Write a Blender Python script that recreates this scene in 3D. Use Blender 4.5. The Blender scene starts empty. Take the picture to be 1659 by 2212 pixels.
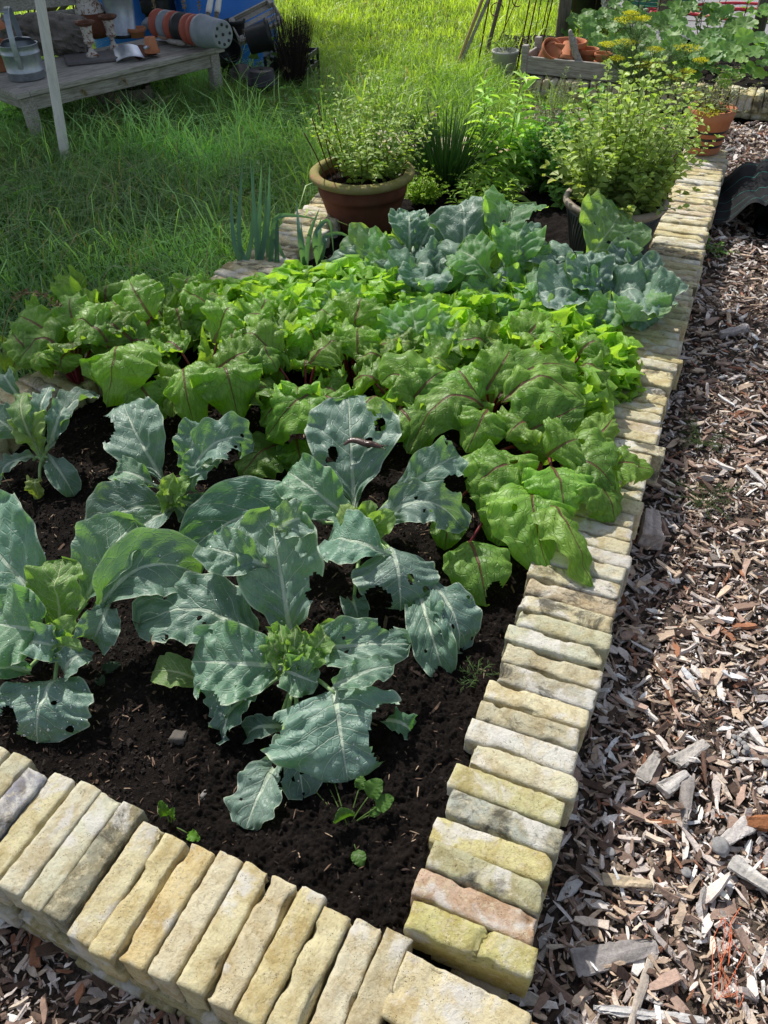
import bpy, math, random
import numpy as np
from mathutils import Matrix, Vector
random.seed(7)
RNG = np.random.default_rng(11)
PI = math.pi
scene = bpy.context.scene
COL = scene.collection

# ------------------------------------------------------------------ camera frame (also used to turn measured points into world points)
FPX, PIT, ROL, CZ = 1689.2, math.radians(42.24), -0.0236, 1.655
FW = np.array([0, math.cos(PIT), -math.sin(PIT)]); UP0 = np.array([0, math.sin(PIT), math.cos(PIT)]); RT0 = np.array([1.0, 0, 0])
RT = math.cos(ROL)*RT0 + math.sin(ROL)*UP0
UPV = -math.sin(ROL)*RT0 + math.cos(ROL)*UP0
def at(x, y, z):
    """world point at height z seen at measured photo position x, y"""
    d = FW + RT*((x-829.5)/FPX) - UPV*((y-1106)/FPX)
    t = (z-CZ)/d[2]
    return np.array([d[0]*t, d[1]*t, z])
def nrm(v):
    v = np.asarray(v, float); return v/(np.linalg.norm(v)+1e-12)

# ------------------------------------------------------------------ noise (vectorised value noise)
def _h(ix, iy, iz, s):
    n = (ix*374761393 + iy*668265263 + iz*2147483647 + s*1274126177) & 0xFFFFFFFF
    n = ((n ^ (n >> 13))*1274126177) & 0xFFFFFFFF
    n = (n ^ (n >> 16)) & 0xFFFF
    return n/32767.5 - 1.0
def vn(P, seed=0):
    P = np.asarray(P, float); I = np.floor(P).astype(np.int64); f = P-I; f = f*f*(3-2*f)
    r = 0
    for a in (0, 1):
        wx = f[..., 0] if a else 1-f[..., 0]
        for b in (0, 1):
            wy = f[..., 1] if b else 1-f[..., 1]
            for c in (0, 1):
                wz = f[..., 2] if c else 1-f[..., 2]
                r = r + wx*wy*wz*_h(I[..., 0]+a, I[..., 1]+b, I[..., 2]+c, seed)
    return r
def fbm(P, seed=0, o=4):
    P = np.asarray(P, float); r = 0; a = .5
    for i in range(o):
        r = r + a*vn(P, seed+i*17); P = P*2.03; a *= .5
    return r
def p3(x, y=0, z=0):
    x, y, z = np.broadcast_arrays(np.asarray(x, float), np.asarray(y, float), np.asarray(z, float))
    return np.stack([x, y, z], -1)

# ------------------------------------------------------------------ mesh builder
class MB:
    def __init__(s): s.V = []; s.Q = []; s.T = []; s.C = []; s.L = []; s.n = 0; s.hasL = False; s.MQ = []; s.MT = []
    def add(s, V, Q=None, T=None, col=(1, 1, 1), lf=None, mi=0):
        V = np.asarray(V, float).reshape(-1, 3); n = len(V); s.V.append(V)
        if Q is not None and len(Q): Q = np.asarray(Q, np.int64).reshape(-1, 4); s.Q.append(Q+s.n); s.MQ.append(np.full(len(Q), mi))
        if T is not None and len(T): T = np.asarray(T, np.int64).reshape(-1, 3); s.T.append(T+s.n); s.MT.append(np.full(len(T), mi))
        c = np.asarray(col, float)
        s.C.append(np.broadcast_to(c, (n, 3)) if c.ndim == 1 else c)
        if lf is None: lf = np.zeros((n, 3))
        else: s.hasL = True
        s.L.append(np.asarray(lf, float).reshape(-1, 3)); s.n += n
        return s
    def build(s, name, mat, parent=None, smooth=True, off=None, link=True):
        me = bpy.data.meshes.new(name)
        if s.n:
            V = np.concatenate(s.V)
            if parent is not None and off is None: off = np.array(parent.get('_o', (0, 0, 0)))
            if off is not None: V = V-np.asarray(off)
            Q = np.concatenate(s.Q) if s.Q else np.zeros((0, 4), np.int64); T = np.concatenate(s.T) if s.T else np.zeros((0, 3), np.int64)
            me.vertices.add(len(V)); me.vertices.foreach_set('co', V.astype(np.float32).ravel())
            li = np.concatenate([Q.ravel(), T.ravel()]); nf = len(Q)+len(T)
            me.loops.add(len(li)); me.loops.foreach_set('vertex_index', li.astype(np.int32))
            tot = np.concatenate([np.full(len(Q), 4), np.full(len(T), 3)]); st = np.concatenate([[0], np.cumsum(tot)[:-1]])
            me.polygons.add(nf); me.polygons.foreach_set('loop_start', st.astype(np.int32)); me.polygons.foreach_set('loop_total', tot.astype(np.int32))
            me.polygons.foreach_set('use_smooth', np.full(nf, bool(smooth)))
            mats = mat if isinstance(mat, (list, tuple)) else [mat]
            for m in mats: me.materials.append(m)
            if len(mats) > 1:
                mi = np.concatenate([np.concatenate(s.MQ) if s.MQ else [], np.concatenate(s.MT) if s.MT else []])
                me.polygons.foreach_set('material_index', mi.astype(np.int32))
            C = np.concatenate(s.C); a = me.attributes.new('col', 'FLOAT_COLOR', 'POINT')
            a.data.foreach_set('color', np.concatenate([C, np.ones((len(C), 1))], 1).astype(np.float32).ravel())
            if s.hasL:
                a = me.attributes.new('leaf', 'FLOAT_VECTOR', 'POINT'); a.data.foreach_set('vector', np.concatenate(s.L).astype(np.float32).ravel())
            me.update(calc_edges=True); me.validate()
        o = bpy.data.objects.new(name, me)
        if link: COL.objects.link(o)
        if parent is not None: o.parent = parent
        return o
def tag(o, label=None, cat=None, group=None, kind=None):
    if label: o['label'] = label
    if cat: o['category'] = cat
    if group: o['group'] = group
    if kind: o['kind'] = kind
    return o
def thing(name, label, cat, loc=(0, 0, 0), group=None, rz=0):
    o = bpy.data.objects.new(name, None); COL.objects.link(o); o.empty_display_size = .05
    o.location = [float(v) for v in loc]; o.rotation_euler = (0, 0, rz)
    if rz == 0: o['_o'] = [float(v) for v in loc]
    return tag(o, label, cat, group)
def dup(root, loc, rz, label, group=None):
    r = root.copy(); COL.objects.link(r); r.location = [float(v) for v in loc]; r.rotation_euler = (0, 0, rz); r['label'] = label
    if group: r['group'] = group
    for ch in list(root.children):
        c = ch.copy(); COL.objects.link(c); c.parent = r
        for g in ch.children:
            d = g.copy(); COL.objects.link(d); d.parent = c
    return r
# ------------------------------------------------------------------ shapes -> (V, Q, T)
def box(sx, sy, sz, r=.004, c=(0, 0, 0)):
    hx, hy, hz = sx/2, sy/2, sz/2; r = min(r, hx*.6, hy*.6, hz*.6)
    idx = {}; V = []
    for a in (-1, 1):
        for b in (-1, 1):
            for d in (-1, 1):
                for k, v in enumerate(((a*hx, b*(hy-r), d*(hz-r)), (a*(hx-r), b*hy, d*(hz-r)), (a*(hx-r), b*(hy-r), d*hz))):
                    idx[a, b, d, k] = len(V); V.append(v)
    Q = []; T = []
    for a in (-1, 1):
        q = [idx[a, b, d, 0] for b, d in ((-1, -1), (1, -1), (1, 1), (-1, 1))]; Q.append(q if a > 0 else q[::-1])
        q = [idx[b, a, d, 1] for b, d in ((-1, -1), (1, -1), (1, 1), (-1, 1))]; Q.append(q[::-1] if a > 0 else q)
        q = [idx[b, d, a, 2] for b, d in ((-1, -1), (1, -1), (1, 1), (-1, 1))]; Q.append(q if a > 0 else q[::-1])
        for b in (-1, 1):
            q = [idx[a, b, -1, 0], idx[a, b, -1, 1], idx[a, b, 1, 1], idx[a, b, 1, 0]]; Q.append(q if a*b > 0 else q[::-1])
            q = [idx[a, -1, b, 0], idx[a, 1, b, 0], idx[a, 1, b, 2], idx[a, -1, b, 2]]; Q.append(q if a*b > 0 else q[::-1])
            q = [idx[-1, a, b, 1], idx[-1, a, b, 2], idx[1, a, b, 2], idx[1, a, b, 1]]; Q.append(q if a*b > 0 else q[::-1])
            for d in (-1, 1):
                t = [idx[a, b, d, 0], idx[a, b, d, 1], idx[a, b, d, 2]]; T.append(t if a*b*d > 0 else t[::-1])
    return np.array(V)+np.array(c), Q, T
def frame(path):
    P = np.asarray(path, float); t = np.gradient(P, axis=0); t /= np.linalg.norm(t, axis=1)[:, None]+1e-12
    ref = np.array([0, 0, 1.0]) if abs(t[0, 2]) < .9 else np.array([0, 1.0, 0])
    S = []; s = nrm(np.cross(t[0], ref))
    for i in range(len(P)):
        s = nrm(s - t[i]*np.dot(s, t[i])); S.append(s)
    S = np.array(S); return P, t, S, np.cross(t, S)
def tube(path, rad, n=8, cap=True, sx=1, sy=1):
    P, t, S, B = frame(path); m = len(P); rad = np.broadcast_to(np.asarray(rad, float), (m,))
    a = np.arange(n)*2*PI/n
    V = P[:, None]+rad[:, None, None]*(S[:, None]*(np.cos(a)*sx)[None, :, None]+B[:, None]*(np.sin(a)*sy)[None, :, None])
    V = V.reshape(-1, 3); i = np.arange(m-1)[:, None]*n; j = np.arange(n)[None]
    Q = np.stack([i+j, i+(j+1) % n, i+n+(j+1) % n, i+n+j], -1).reshape(-1, 4); T = []
    if cap:
        V = np.concatenate([V, P[:1], P[-1:]]); k = m*n
        for q in range(n): T.append((k, (q+1) % n, q)); T.append((k+1, (m-1)*n+q, (m-1)*n+(q+1) % n))
    return V, Q, T
def lathe(prof, n=32, c=(0, 0, 0)):
    pr = np.asarray(prof, float); m = len(pr); a = np.arange(n)*2*PI/n
    V = np.stack([pr[:, 0][:, None]*np.cos(a), pr[:, 0][:, None]*np.sin(a), np.repeat(pr[:, 1][:, None], n, 1)], -1).reshape(-1, 3)
    i = np.arange(m-1)[:, None]*n; j = np.arange(n)[None]
    Q = np.stack([i+j, i+(j+1) % n, i+n+(j+1) % n, i+n+j], -1).reshape(-1, 4)
    return V+np.array(c), Q, []
def rot(V, ax=0, ay=0, az=0, off=(0, 0, 0)):
    M = Matrix.Rotation(az, 3, 'Z') @ Matrix.Rotation(ay, 3, 'Y') @ Matrix.Rotation(ax, 3, 'X')
    return np.asarray(V) @ np.array(M).T + np.asarray(off, float)
def grid_faces(nu, nv):
    i = np.arange(nu-1)[:, None]*nv; j = np.arange(nv-1)[None]
    return np.stack([i+j, i+j+1, i+nv+j+1, i+nv+j], -1).reshape(-1, 4)
def bez(B, M, T, u):
    u = np.asarray(u)[..., None]; return (1-u)**2*B+2*u*(1-u)*M+u*u*T
def path(pts, n=12):
    """smooth curve through points"""
    pts = np.asarray(pts, float); m = len(pts)
    if m == 2: u = np.linspace(0, 1, n)[:, None]; return pts[0]*(1-u)+pts[1]*u
    e = np.concatenate([[2*pts[0]-pts[1]], pts, [2*pts[-1]-pts[-2]]]); out = []
    for k in np.linspace(0, m-1-1e-9, n):
        i = int(k); f = k-i; a, b, c, d = e[i:i+4]
        out.append(.5*((2*b)+(-a+c)*f+(2*a-5*b+4*c-d)*f*f+(-a+3*b-3*c+d)*f**3))
    return np.array(out)

# ------------------------------------------------------------------ materials
class NT:
    def __init__(s, name):
        s.m = bpy.data.materials.new(name); s.m.use_nodes = True; s.t = s.m.node_tree; s.t.nodes.clear()
        s.out = s.n('ShaderNodeOutputMaterial')
    def n(s, typ, **kw):
        nd = s.t.nodes.new(typ)
        for k, v in kw.items(): setattr(nd, k, v)
        return nd
    def l(s, a, b): s.t.links.new(a, b)
    def set(s, sock, v):
        if isinstance(v, bpy.types.NodeSocket): s.l(v, sock)
        elif isinstance(v, (tuple, list)) and len(v) == 3 and sock.type == 'RGBA': sock.default_value = (*v, 1)
        else: sock.default_value = v
    def math(s, op, a, b=None, c=None, clamp=False):
        nd = s.n('ShaderNodeMath', operation=op, use_clamp=clamp); s.set(nd.inputs[0], a)
        if b is not None: s.set(nd.inputs[1], b)
        if c is not None: s.set(nd.inputs[2], c)
        return nd.outputs[0]
    def mix(s, f, a, b, blend='MIX'):
        nd = s.n('ShaderNodeMix', data_type='RGBA', blend_type=blend); s.set(nd.inputs[0], f); s.set(nd.inputs[6], a); s.set(nd.inputs[7], b); return nd.outputs[2]
    def ss(s, x, a, b):
        nd = s.n('ShaderNodeMapRange', interpolation_type='SMOOTHSTEP'); s.set(nd.inputs[0], x); s.set(nd.inputs[1], a); s.set(nd.inputs[2], b); return nd.outputs[0]
    def noise(s, vec, scale, detail=4, rough=.55, dist=0, col=False):
        nd = s.n('ShaderNodeTexNoise'); s.set(nd.inputs['Vector'], vec); nd.inputs['Scale'].default_value = scale; nd.inputs['Detail'].default_value = detail
        nd.inputs['Roughness'].default_value = rough; nd.inputs['Distortion'].default_value = dist; return nd.outputs['Color' if col else 'Fac']
    def vor(s, vec, scale, feature='F1', rnd=1):
        nd = s.n('ShaderNodeTexVoronoi', feature=feature); s.set(nd.inputs['Vector'], vec); nd.inputs['Scale'].default_value = scale; nd.inputs['Randomness'].default_value = rnd; return nd
    def obj(s): return s.n('ShaderNodeTexCoord').outputs['Object']
    def pos(s): return s.n('ShaderNodeNewGeometry').outputs['Position']
    def attr(s, name, o='Color'): return s.n('ShaderNodeAttribute', attribute_name=name).outputs[o]
    def bump(s, h, st=.3, d=.01, nrmal=None):
        nd = s.n('ShaderNodeBump'); nd.inputs['Strength'].default_value = st; nd.inputs['Distance'].default_value = d; s.l(h, nd.inputs['Height'])
        if nrmal is not None: s.l(nrmal, nd.inputs['Normal'])
        return nd.outputs[0]
    def bsdf(s, col, rough=.6, spec=.3, metal=0, normal=None):
        b = s.n('ShaderNodeBsdfPrincipled'); s.set(b.inputs['Base Color'], col); s.set(b.inputs['Roughness'], rough)
        b.inputs['Specular IOR Level'].default_value = spec; s.set(b.inputs['Metallic'], metal)
        if normal is not None: s.l(normal, b.inputs['Normal'])
        return b.outputs[0]
    def fin(s, sh): s.l(sh, s.out.inputs[0]); return s.m

def mat_plain(name, col, col2, scale=12, rough=.6, spec=.3, metal=0, bump=.15, bd=.004, dirt=None, dscale=4, dlo=.55, dhi=.75, stretch=None):
    t = NT(name); v = t.obj()
    if stretch:
        mp = t.n('ShaderNodeMapping'); mp.inputs['Scale'].default_value = stretch; t.l(v, mp.inputs[0]); v2 = mp.outputs[0]
    else: v2 = v
    f = t.noise(v2, scale, 5, .6); c = t.mix(t.ss(f, .3, .7), col, col2)
    if dirt is not None:
        g = t.noise(v, dscale, 6, .65, .4); c = t.mix(t.ss(g, dlo, dhi), c, dirt)
    nb = t.bump(t.noise(v2, scale*3, 5, .7), bump, bd)
    return t.fin(t.bsdf(c, rough, spec, metal, nb))
def mat_col(name, rough=.7, spec=.25, trans=0.0, tmul=(1.2, 1.4, .5), bump=0, scale=60, var=.25):
    """colour from the per-vertex attribute, optional leaf translucency"""
    t = NT(name); c = t.attr('col'); f = t.noise(t.pos(), scale, 3, .6)
    k = t.math('MULTIPLY_ADD', f, 2*var, 1-var); g = t.n('ShaderNodeCombineColor'); [t.l(k, g.inputs[i]) for i in range(3)]
    c = t.mix(1.0, c, g.outputs[0], 'MULTIPLY')
    nb = t.bump(f, bump, .003) if bump else None
    sh = t.bsdf(c, rough, spec, 0, nb)
    if trans:
        tr = t.n('ShaderNodeBsdfTranslucent'); t.l(t.mix(1.0, c, tmul, 'MULTIPLY'), tr.inputs[0])
        mx = t.n('ShaderNodeMixShader'); mx.inputs[0].default_value = trans; t.l(sh, mx.inputs[1]); t.l(tr.outputs[0], mx.inputs[2]); sh = mx.outputs[0]
    return t.fin(sh)
def mat_leaf(name, c1, c2, vein, under, tcol, trans=.35, rough=.45, spec=.35, N=7, K=.32, midw=.005, veinw=.14, net=22, netf=.35, sidef=.8, bump=.5, rim=None, spots=None):
    t = NT(name); lf = t.attr('leaf', 'Vector'); sp = t.n('ShaderNodeSeparateXYZ'); t.l(lf, sp.inputs[0]); u, v, d = sp.outputs
    tint = t.attr('col'); pos = t.pos()
    av = t.math('ABSOLUTE', v); nz = t.noise(pos, 25, 2)
    mw = t.math('MULTIPLY', t.math('SUBTRACT', 1.12, u), midw)
    mid = t.math('SUBTRACT', 1, t.ss(t.math('DIVIDE', d, mw), .55, 1.25))
    q = t.math('MULTIPLY', t.math('SUBTRACT', u, t.math('MULTIPLY', av, K)), N)
    q = t.math('ADD', q, t.math('MULTIPLY', t.math('SIGN', v), .27)); q = t.math('ADD', q, t.math('MULTIPLY', nz, .36))
    tri = t.math('MULTIPLY', t.math('ABSOLUTE', t.math('SUBTRACT', t.math('FRACT', q), .5)), 2)
    vw = t.math('MULTIPLY', t.math('SUBTRACT', 1.15, av), veinw)
    side = t.math('SUBTRACT', 1, t.ss(t.math('DIVIDE', tri, vw), .4, 1.3))
    cb = t.n('ShaderNodeCombineXYZ'); t.l(t.math('MULTIPLY', u, 1.4), cb.inputs[0]); t.l(v, cb.inputs[1]); t.l(t.n('ShaderNodeObjectInfo').outputs['Random'], cb.inputs[2])
    dn = t.n('ShaderNodeVectorMath', operation='ADD'); t.l(cb.outputs[0], dn.inputs[0])
    vo = t.vor(cb.outputs[0], net*.38, 'DISTANCE_TO_EDGE'); ne = t.math('SUBTRACT', 1, t.ss(vo.outputs['Distance'], .015, .09))
    vm = t.math('MAXIMUM', mid, t.math('MAXIMUM', t.math('MULTIPLY', side, sidef), t.math('MULTIPLY', ne, netf)))
    big = t.noise(pos, 14, 4, .6)
    c = t.mix(t.ss(big, .35, .68), c1, c2); c = t.mix(1.0, c, tint, 'MULTIPLY')
    if spots: c = t.mix(t.ss(t.noise(pos, 70, 3, .5), .70, .76), c, spots)
    if rim: c = t.mix(t.math('MULTIPLY', t.ss(av, .93, 1.0), .7), c, rim)
    top = t.mix(vm, c, vein)
    geo = t.n('ShaderNodeNewGeometry')
    cc = t.mix(t.math('MULTIPLY', geo.outputs['Backfacing'], .65), top, under)
    hh = t.math('ADD', t.math('MULTIPLY', t.math('MAXIMUM', mid, side), -.6), t.math('MULTIPLY', big, .8)); hh = t.math('ADD', hh, t.math('MULTIPLY', t.noise(pos, 160, 2), .12)); hh = t.math('ADD', hh, t.math('MULTIPLY', ne, -.25))
    nb = t.bump(hh, bump, .006)
    b = t.bsdf(cc, rough, spec, 0, nb)
    tr = t.n('ShaderNodeBsdfTranslucent'); tc = t.mix(t.math('MULTIPLY', vm, .55), tcol, vein); tc = t.mix(1.0, tc, tint, 'MULTIPLY'); t.l(tc, tr.inputs[0]); t.l(nb, tr.inputs[1])
    mx = t.n('ShaderNodeMixShader'); mx.inputs[0].default_value = trans; t.l(b, mx.inputs[1]); t.l(tr.outputs[0], mx.inputs[2])
    return t.fin(mx.outputs[0])

def mat_brick():
    t = NT('yellow_brick'); oi = t.n('ShaderNodeObjectInfo'); v = t.obj()
    add = t.n('ShaderNodeVectorMath', operation='ADD'); sc = t.n('ShaderNodeVectorMath', operation='SCALE'); cx = t.n('ShaderNodeCombineXYZ')
    r = oi.outputs['Random']; t.l(r, cx.inputs[0]); t.l(t.math('MULTIPLY', r, 7.3), cx.inputs[1]); t.l(t.math('MULTIPLY', r, 3.1), cx.inputs[2])
    t.l(cx.outputs[0], sc.inputs[0]); sc.inputs[3].default_value = 40; t.l(v, add.inputs[0]); t.l(sc.outputs[0], add.inputs[1]); p = add.outputs[0]
    hsv = t.n('ShaderNodeHueSaturation'); hsv.inputs['Saturation'].default_value = .93; hsv.inputs['Value'].default_value = 1.04; t.l(oi.outputs['Color'], hsv.inputs['Color']); base = t.mix(1.0, hsv.outputs[0], (1.07, 1.12, 1.12), 'MULTIPLY')
    n1 = t.noise(p, 18, 6, .65, .3); n2 = t.noise(p, 55, 5, .7); n3 = t.noise(p, 9, 5, .6, .6)
    c = t.mix(t.ss(n1, .38, .66), base, t.mix(1.0, base, (.74, .66, .54), 'MULTIPLY'))
    c = t.mix(t.math('MULTIPLY', t.ss(n2, .48, .66), .6), c, (.70, .62, .42)); c = t.mix(t.math('MULTIPLY', t.ss(t.noise(p, 120, 4, .7), .52, .7), .55), c, t.mix(1.0, c, (.45, .40, .33), 'MULTIPLY'))
    c = t.mix(t.math('MULTIPLY', t.ss(n3, .52, .64), t.math('MULTIPLY_ADD', n2, .9, .3)), c, (.74, .72, .67))          # pale lime bloom
    n4 = t.noise(p, 13, 7, .72, .5); lo = t.math('MULTIPLY_ADD', oi.outputs['Alpha'], -.27, .72)
    c = t.mix(t.math('MULTIPLY', t.ss(n4, lo, t.math('ADD', lo, .13)), .85), c, (.085, .08, .062))          # black lichen, amount from the object alpha
    pit = t.vor(p, 230).outputs['Distance']; pm = t.math('MULTIPLY', t.math('SUBTRACT', 1, t.ss(pit, .10, .24)), t.ss(t.noise(p, 40, 2), .5, .62))
    c = t.mix(t.math('MULTIPLY', pm, .85), c, (.09, .07, .045))
    h = t.math('ADD', t.math('MULTIPLY', t.noise(p, 75, 9, .78), 1.4), t.math('MULTIPLY', pm, -.8))
    return t.fin(t.bsdf(c, .92, .12, 0, t.bump(h, .8, .009)))
def mat_soil():
    t = NT('dark_soil'); p = t.pos(); n = t.noise(p, 60, 8, .7); n2 = t.noise(p, 7, 4)
    c = t.mix(t.ss(n, .35, .7), (.006, .0050, .0045), (.022, .016, .0135)); c = t.mix(t.math('MULTIPLY', t.ss(n2, .5, .7), .5), c, (.030, .021, .017))
    vo = t.vor(p, 420); c = t.mix(t.math('MULTIPLY', t.ss(t.n('ShaderNodeSeparateColor').outputs[0] if 0 else t.noise(p, 300, 1), .74, .78), .6), c, (.16, .14, .11))
    return t.fin(t.bsdf(c, .95, .12, 0, t.bump(t.noise(p, 150, 6, .75), 1.0, .012)))
def mat_ground(name, a, b, scale=30):
    t = NT(name); p = t.pos(); c = t.mix(t.ss(t.noise(p, scale, 6, .7), .35, .68), a, b)
    return t.fin(t.bsdf(c, .95, .1, 0, t.bump(t.noise(p, scale*3, 5, .7), .8, .01)))
def mat_wood(name, a, b, dirt, axis=(1, 14, 14), scale=9, rough=.8):
    t = NT(name); v = t.obj(); mp = t.n('ShaderNodeMapping'); mp.inputs['Scale'].default_value = axis; t.l(v, mp.inputs[0])
    n = t.noise(mp.outputs[0], scale, 6, .65, .4); c = t.mix(t.ss(n, .35, .65), a, b); g = t.noise(v, 6, 5, .6)
    c = t.mix(t.math('MULTIPLY', t.ss(g, .52, .72), .6), c, dirt)
    return t.fin(t.bsdf(c, rough, .2, 0, t.bump(n, .5, .004)))

M = {}
M['brick'] = mat_brick(); M['soil'] = mat_soil()
M['mulch'] = mat_ground('mulch_base', (.045, .036, .030), (.15, .118, .096), 90)
M['lawn'] = mat_ground('lawn_earth', (.025, .035, .012), (.05, .075, .022), 14)
M['gravel'] = mat_ground('grey_gravel', (.20, .20, .21), (.42, .42, .43), 60)
M['chips'] = mat_col('wood_chip', .85, .15, 0, bump=.6, scale=170, var=.45)
M['grass'] = mat_col('grass_blade', .42, .35, .42, (1.5, 1.6, .5), scale=9, var=.15)
M['foliage'] = mat_col('foliage', .48, .3, .38, (1.5, 1.6, .45), scale=30, var=.2)
M['tint'] = mat_col('tinted', .8, .2, 0, scale=45, var=.3, bump=.4)
M['caul'] = mat_leaf('cauliflower_leaf', (.130, .232, .182), (.235, .355, .290), (.55, .66, .52), (.26, .39, .26), (.30, .62, .05), .30, .46, .45, 6, .34, .0070, .085, 21, .12, .75, .7, (.66, .75, .58))  # naturally pale rim, brightened further to paint highlights along the leaf edges
M['young'] = mat_leaf('young_leaf', (.21, .36, .10), (.28, .45, .12), (.58, .68, .36), (.32, .47, .16), (.45, .75, .06), .42, .45, .35, 7, .34, .0042, .12, 24, .35, .8, .6, (.45, .55, .25))
M['cabb'] = mat_leaf('cabbage_leaf', (.14, .28, .15), (.20, .36, .20), (.52, .64, .42), (.26, .42, .15), (.50, .86, .05), .52, .46, .35, 6, .34, .005, .11, 20, .4, .8, .5, (.32, .45, .2))
M['beet'] = mat_leaf('beet_leaf', (.12, .255, .038), (.235, .415, .072), (.17, .06, .05), (.22, .39, .08), (.52, .84, .05), .38, .46, .45, 6, .36, .0050, .05, 18, .10, .32, .9, (.22, .34, .08), (.07, .06, .03))
M['lett'] = mat_leaf('lettuce_leaf', (.20, .42, .05), (.29, .52, .075), (.48, .64, .22), (.28, .50, .11), (.58, .88, .06), .45, .42, .4, 6, .3, .003, .07, 18, .15, .5, .6, (.36, .55, .1))
M['petiole_red'] = mat_plain('red_stalk', (.13, .012, .025), (.20, .03, .04), 30, .4, .4)
M['petiole'] = mat_plain('pale_stalk', (.22, .36, .14), (.32, .45, .2), 30, .45, .35)
M['terra'] = mat_plain('terracotta', (.42, .155, .075), (.50, .21, .11), 10, .85, .2, 0, .2, .003, (.33, .20, .13), 7, .55, .8)
M['terra_old'] = mat_plain('mossy_terracotta', (.125, .045, .028), (.18, .068, .042), 9, .85, .2, 0, .25, .004, (.10, .06, .035), 5, .5, .75)
M['moss_rim'] = mat_plain('mossy_rim', (.30, .26, .12), (.24, .22, .07), 16, .95, .1, 0, .8, .008, (.36, .20, .12), 9, .58, .7)
M['glaze'] = mat_plain('grey_glaze', (.055, .058, .06), (.095, .095, .09), 12, .45, .4, 0, .2, .003, (.14, .13, .12), 8, .55, .8)
M['glaze_rim'] = mat_plain('worn_glaze_rim', (.25, .20, .15), (.36, .30, .24), 14, .6, .35, 0, .3, .003, (.12, .10, .08), 9, .5, .7)
M['oldwood'] = mat_wood('weathered_wood', (.24, .22, .19), (.44, .42, .38), (.14, .14, .105))
M['postwood'] = mat_wood('post_wood', (.10, .085, .065), (.19, .165, .13), (.06, .06, .04), (14, 14, 1))
M['bamboo'] = mat_wood('bamboo_pole', (.42, .30, .14), (.52, .40, .2), (.3, .22, .12), (14, 14, 1))
M['white'] = mat_wood('white_painted_wood', (.62, .60, .56), (.74, .72, .68), (.40, .38, .34), (14, 14, 1))
M['zinc'] = mat_plain('galvanised_metal', (.30, .34, .38), (.46, .50, .54), 7, .42, .5, .75, .1, .002, (.20, .22, .24), 6, .5, .75)
M['steel'] = mat_plain('sheet_steel', (.40, .47, .58), (.55, .62, .72), 6, .35, .5, .7, .05, .002, (.3, .3, .32), 8, .6, .8)
M['rust'] = mat_plain('rusty_iron', (.10, .045, .028), (.17, .08, .05), 30, .85, .2, .1, .4, .002, (.05, .03, .025), 20, .5, .7)
M['blue'] = mat_plain('blue_plastic', (.03, .17, .60), (.04, .22, .70), 3, .4, .4, 0, .05)
M['black'] = mat_plain('black_plastic', (.012, .013, .014), (.025, .026, .028), 10, .45, .4, 0, .1, .002)
M['grey_plastic'] = mat_plain('grey_plastic', (.20, .23, .26), (.28, .31, .34), 10, .5, .35, 0, .1, .002)
M['red_plastic'] = mat_plain('red_brown_plastic', (.33, .075, .05), (.40, .11, .07), 10, .55, .3, 0, .1, .002)
M['green_plastic'] = mat_plain('dark_green_plastic', (.012, .055, .035), (.02, .08, .05), 10, .5, .3)
M['red'] = mat_plain('red_hose', (.55, .03, .05), (.65, .06, .08), 10, .4, .4)
M['green_hose'] = mat_plain('green_hose', (.02, .16, .10), (.03, .22, .14), 10, .4, .4)
M['white_stone'] = mat_plain('white_enamel', (.36, .36, .33), (.46, .46, .42), 10, .5, .35, 0, .1, .002, (.35, .3, .22), 9, .55, .7)
M['bark'] = mat_plain('tree_bark', (.08, .065, .05), (.15, .125, .1), 14, .95, .1, 0, 1.0, .02)
M['slug'] = mat_plain('slug_skin', (.045, .022, .016), (.085, .045, .03), 90, .22, .6, 0, .6, .0015)
M['mush'] = mat_plain('grey_mushroom', (.20, .20, .205), (.33, .32, .31), 90, .8, .2, 0, .3, .001)
M['twine'] = mat_plain('orange_twine', (.55, .11, .04), (.66, .17, .07), 40, .6, .3)
# ================================================================== leaves
def _c(xs, ys): return lambda u: np.interp(u, xs, ys)
def _sm(xs, ys):
    U = np.linspace(0, 1, 201); W = np.interp(U, xs, ys); k = np.hanning(23); k /= k.sum()
    S = np.convolve(np.pad(W, 11, mode='edge'), k, 'valid'); S[-12:] = S[-12]*np.sqrt(np.clip(1-((np.arange(12)+1)/12.)**2, 0, 1)); return lambda u: np.interp(u, U, S)
PROF = {
 'cauli': _sm([0, .06, .14, .3, .5, .68, .84, .94, 1], [.07, .10, .22, .70, .97, 1, .84, .58, .40]),
 'torn': _sm([0, .05, .12, .2, .32, .5, .62, .76, .9, 1], [.07, .14, .42, .5, .85, 1, .88, .95, .7, .4]),
 'beet': _sm([0, .04, .10, .28, .48, .66, .84, .94, 1], [.06, .25, .62, .98, 1, .86, .58, .38, .22]),
 'lett': _sm([0, .15, .4, .7, .88, .96, 1], [.20, .28, .62, .98, 1, .85, .7]),
 'cabb': _sm([0, .08, .2, .45, .7, .88, .96, 1], [.16, .32, .62, .95, 1, .85, .66, .5]),
 'round': _sm([0, .04, .1, .25, .5, .72, .88, .96, 1], [.14, .55, .82, 1, .98, .86, .62, .42, .3]),
 'long': _sm([0, .1, .3, .6, .85, 1], [.1, .35, .8, 1, .7, .25])}
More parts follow.
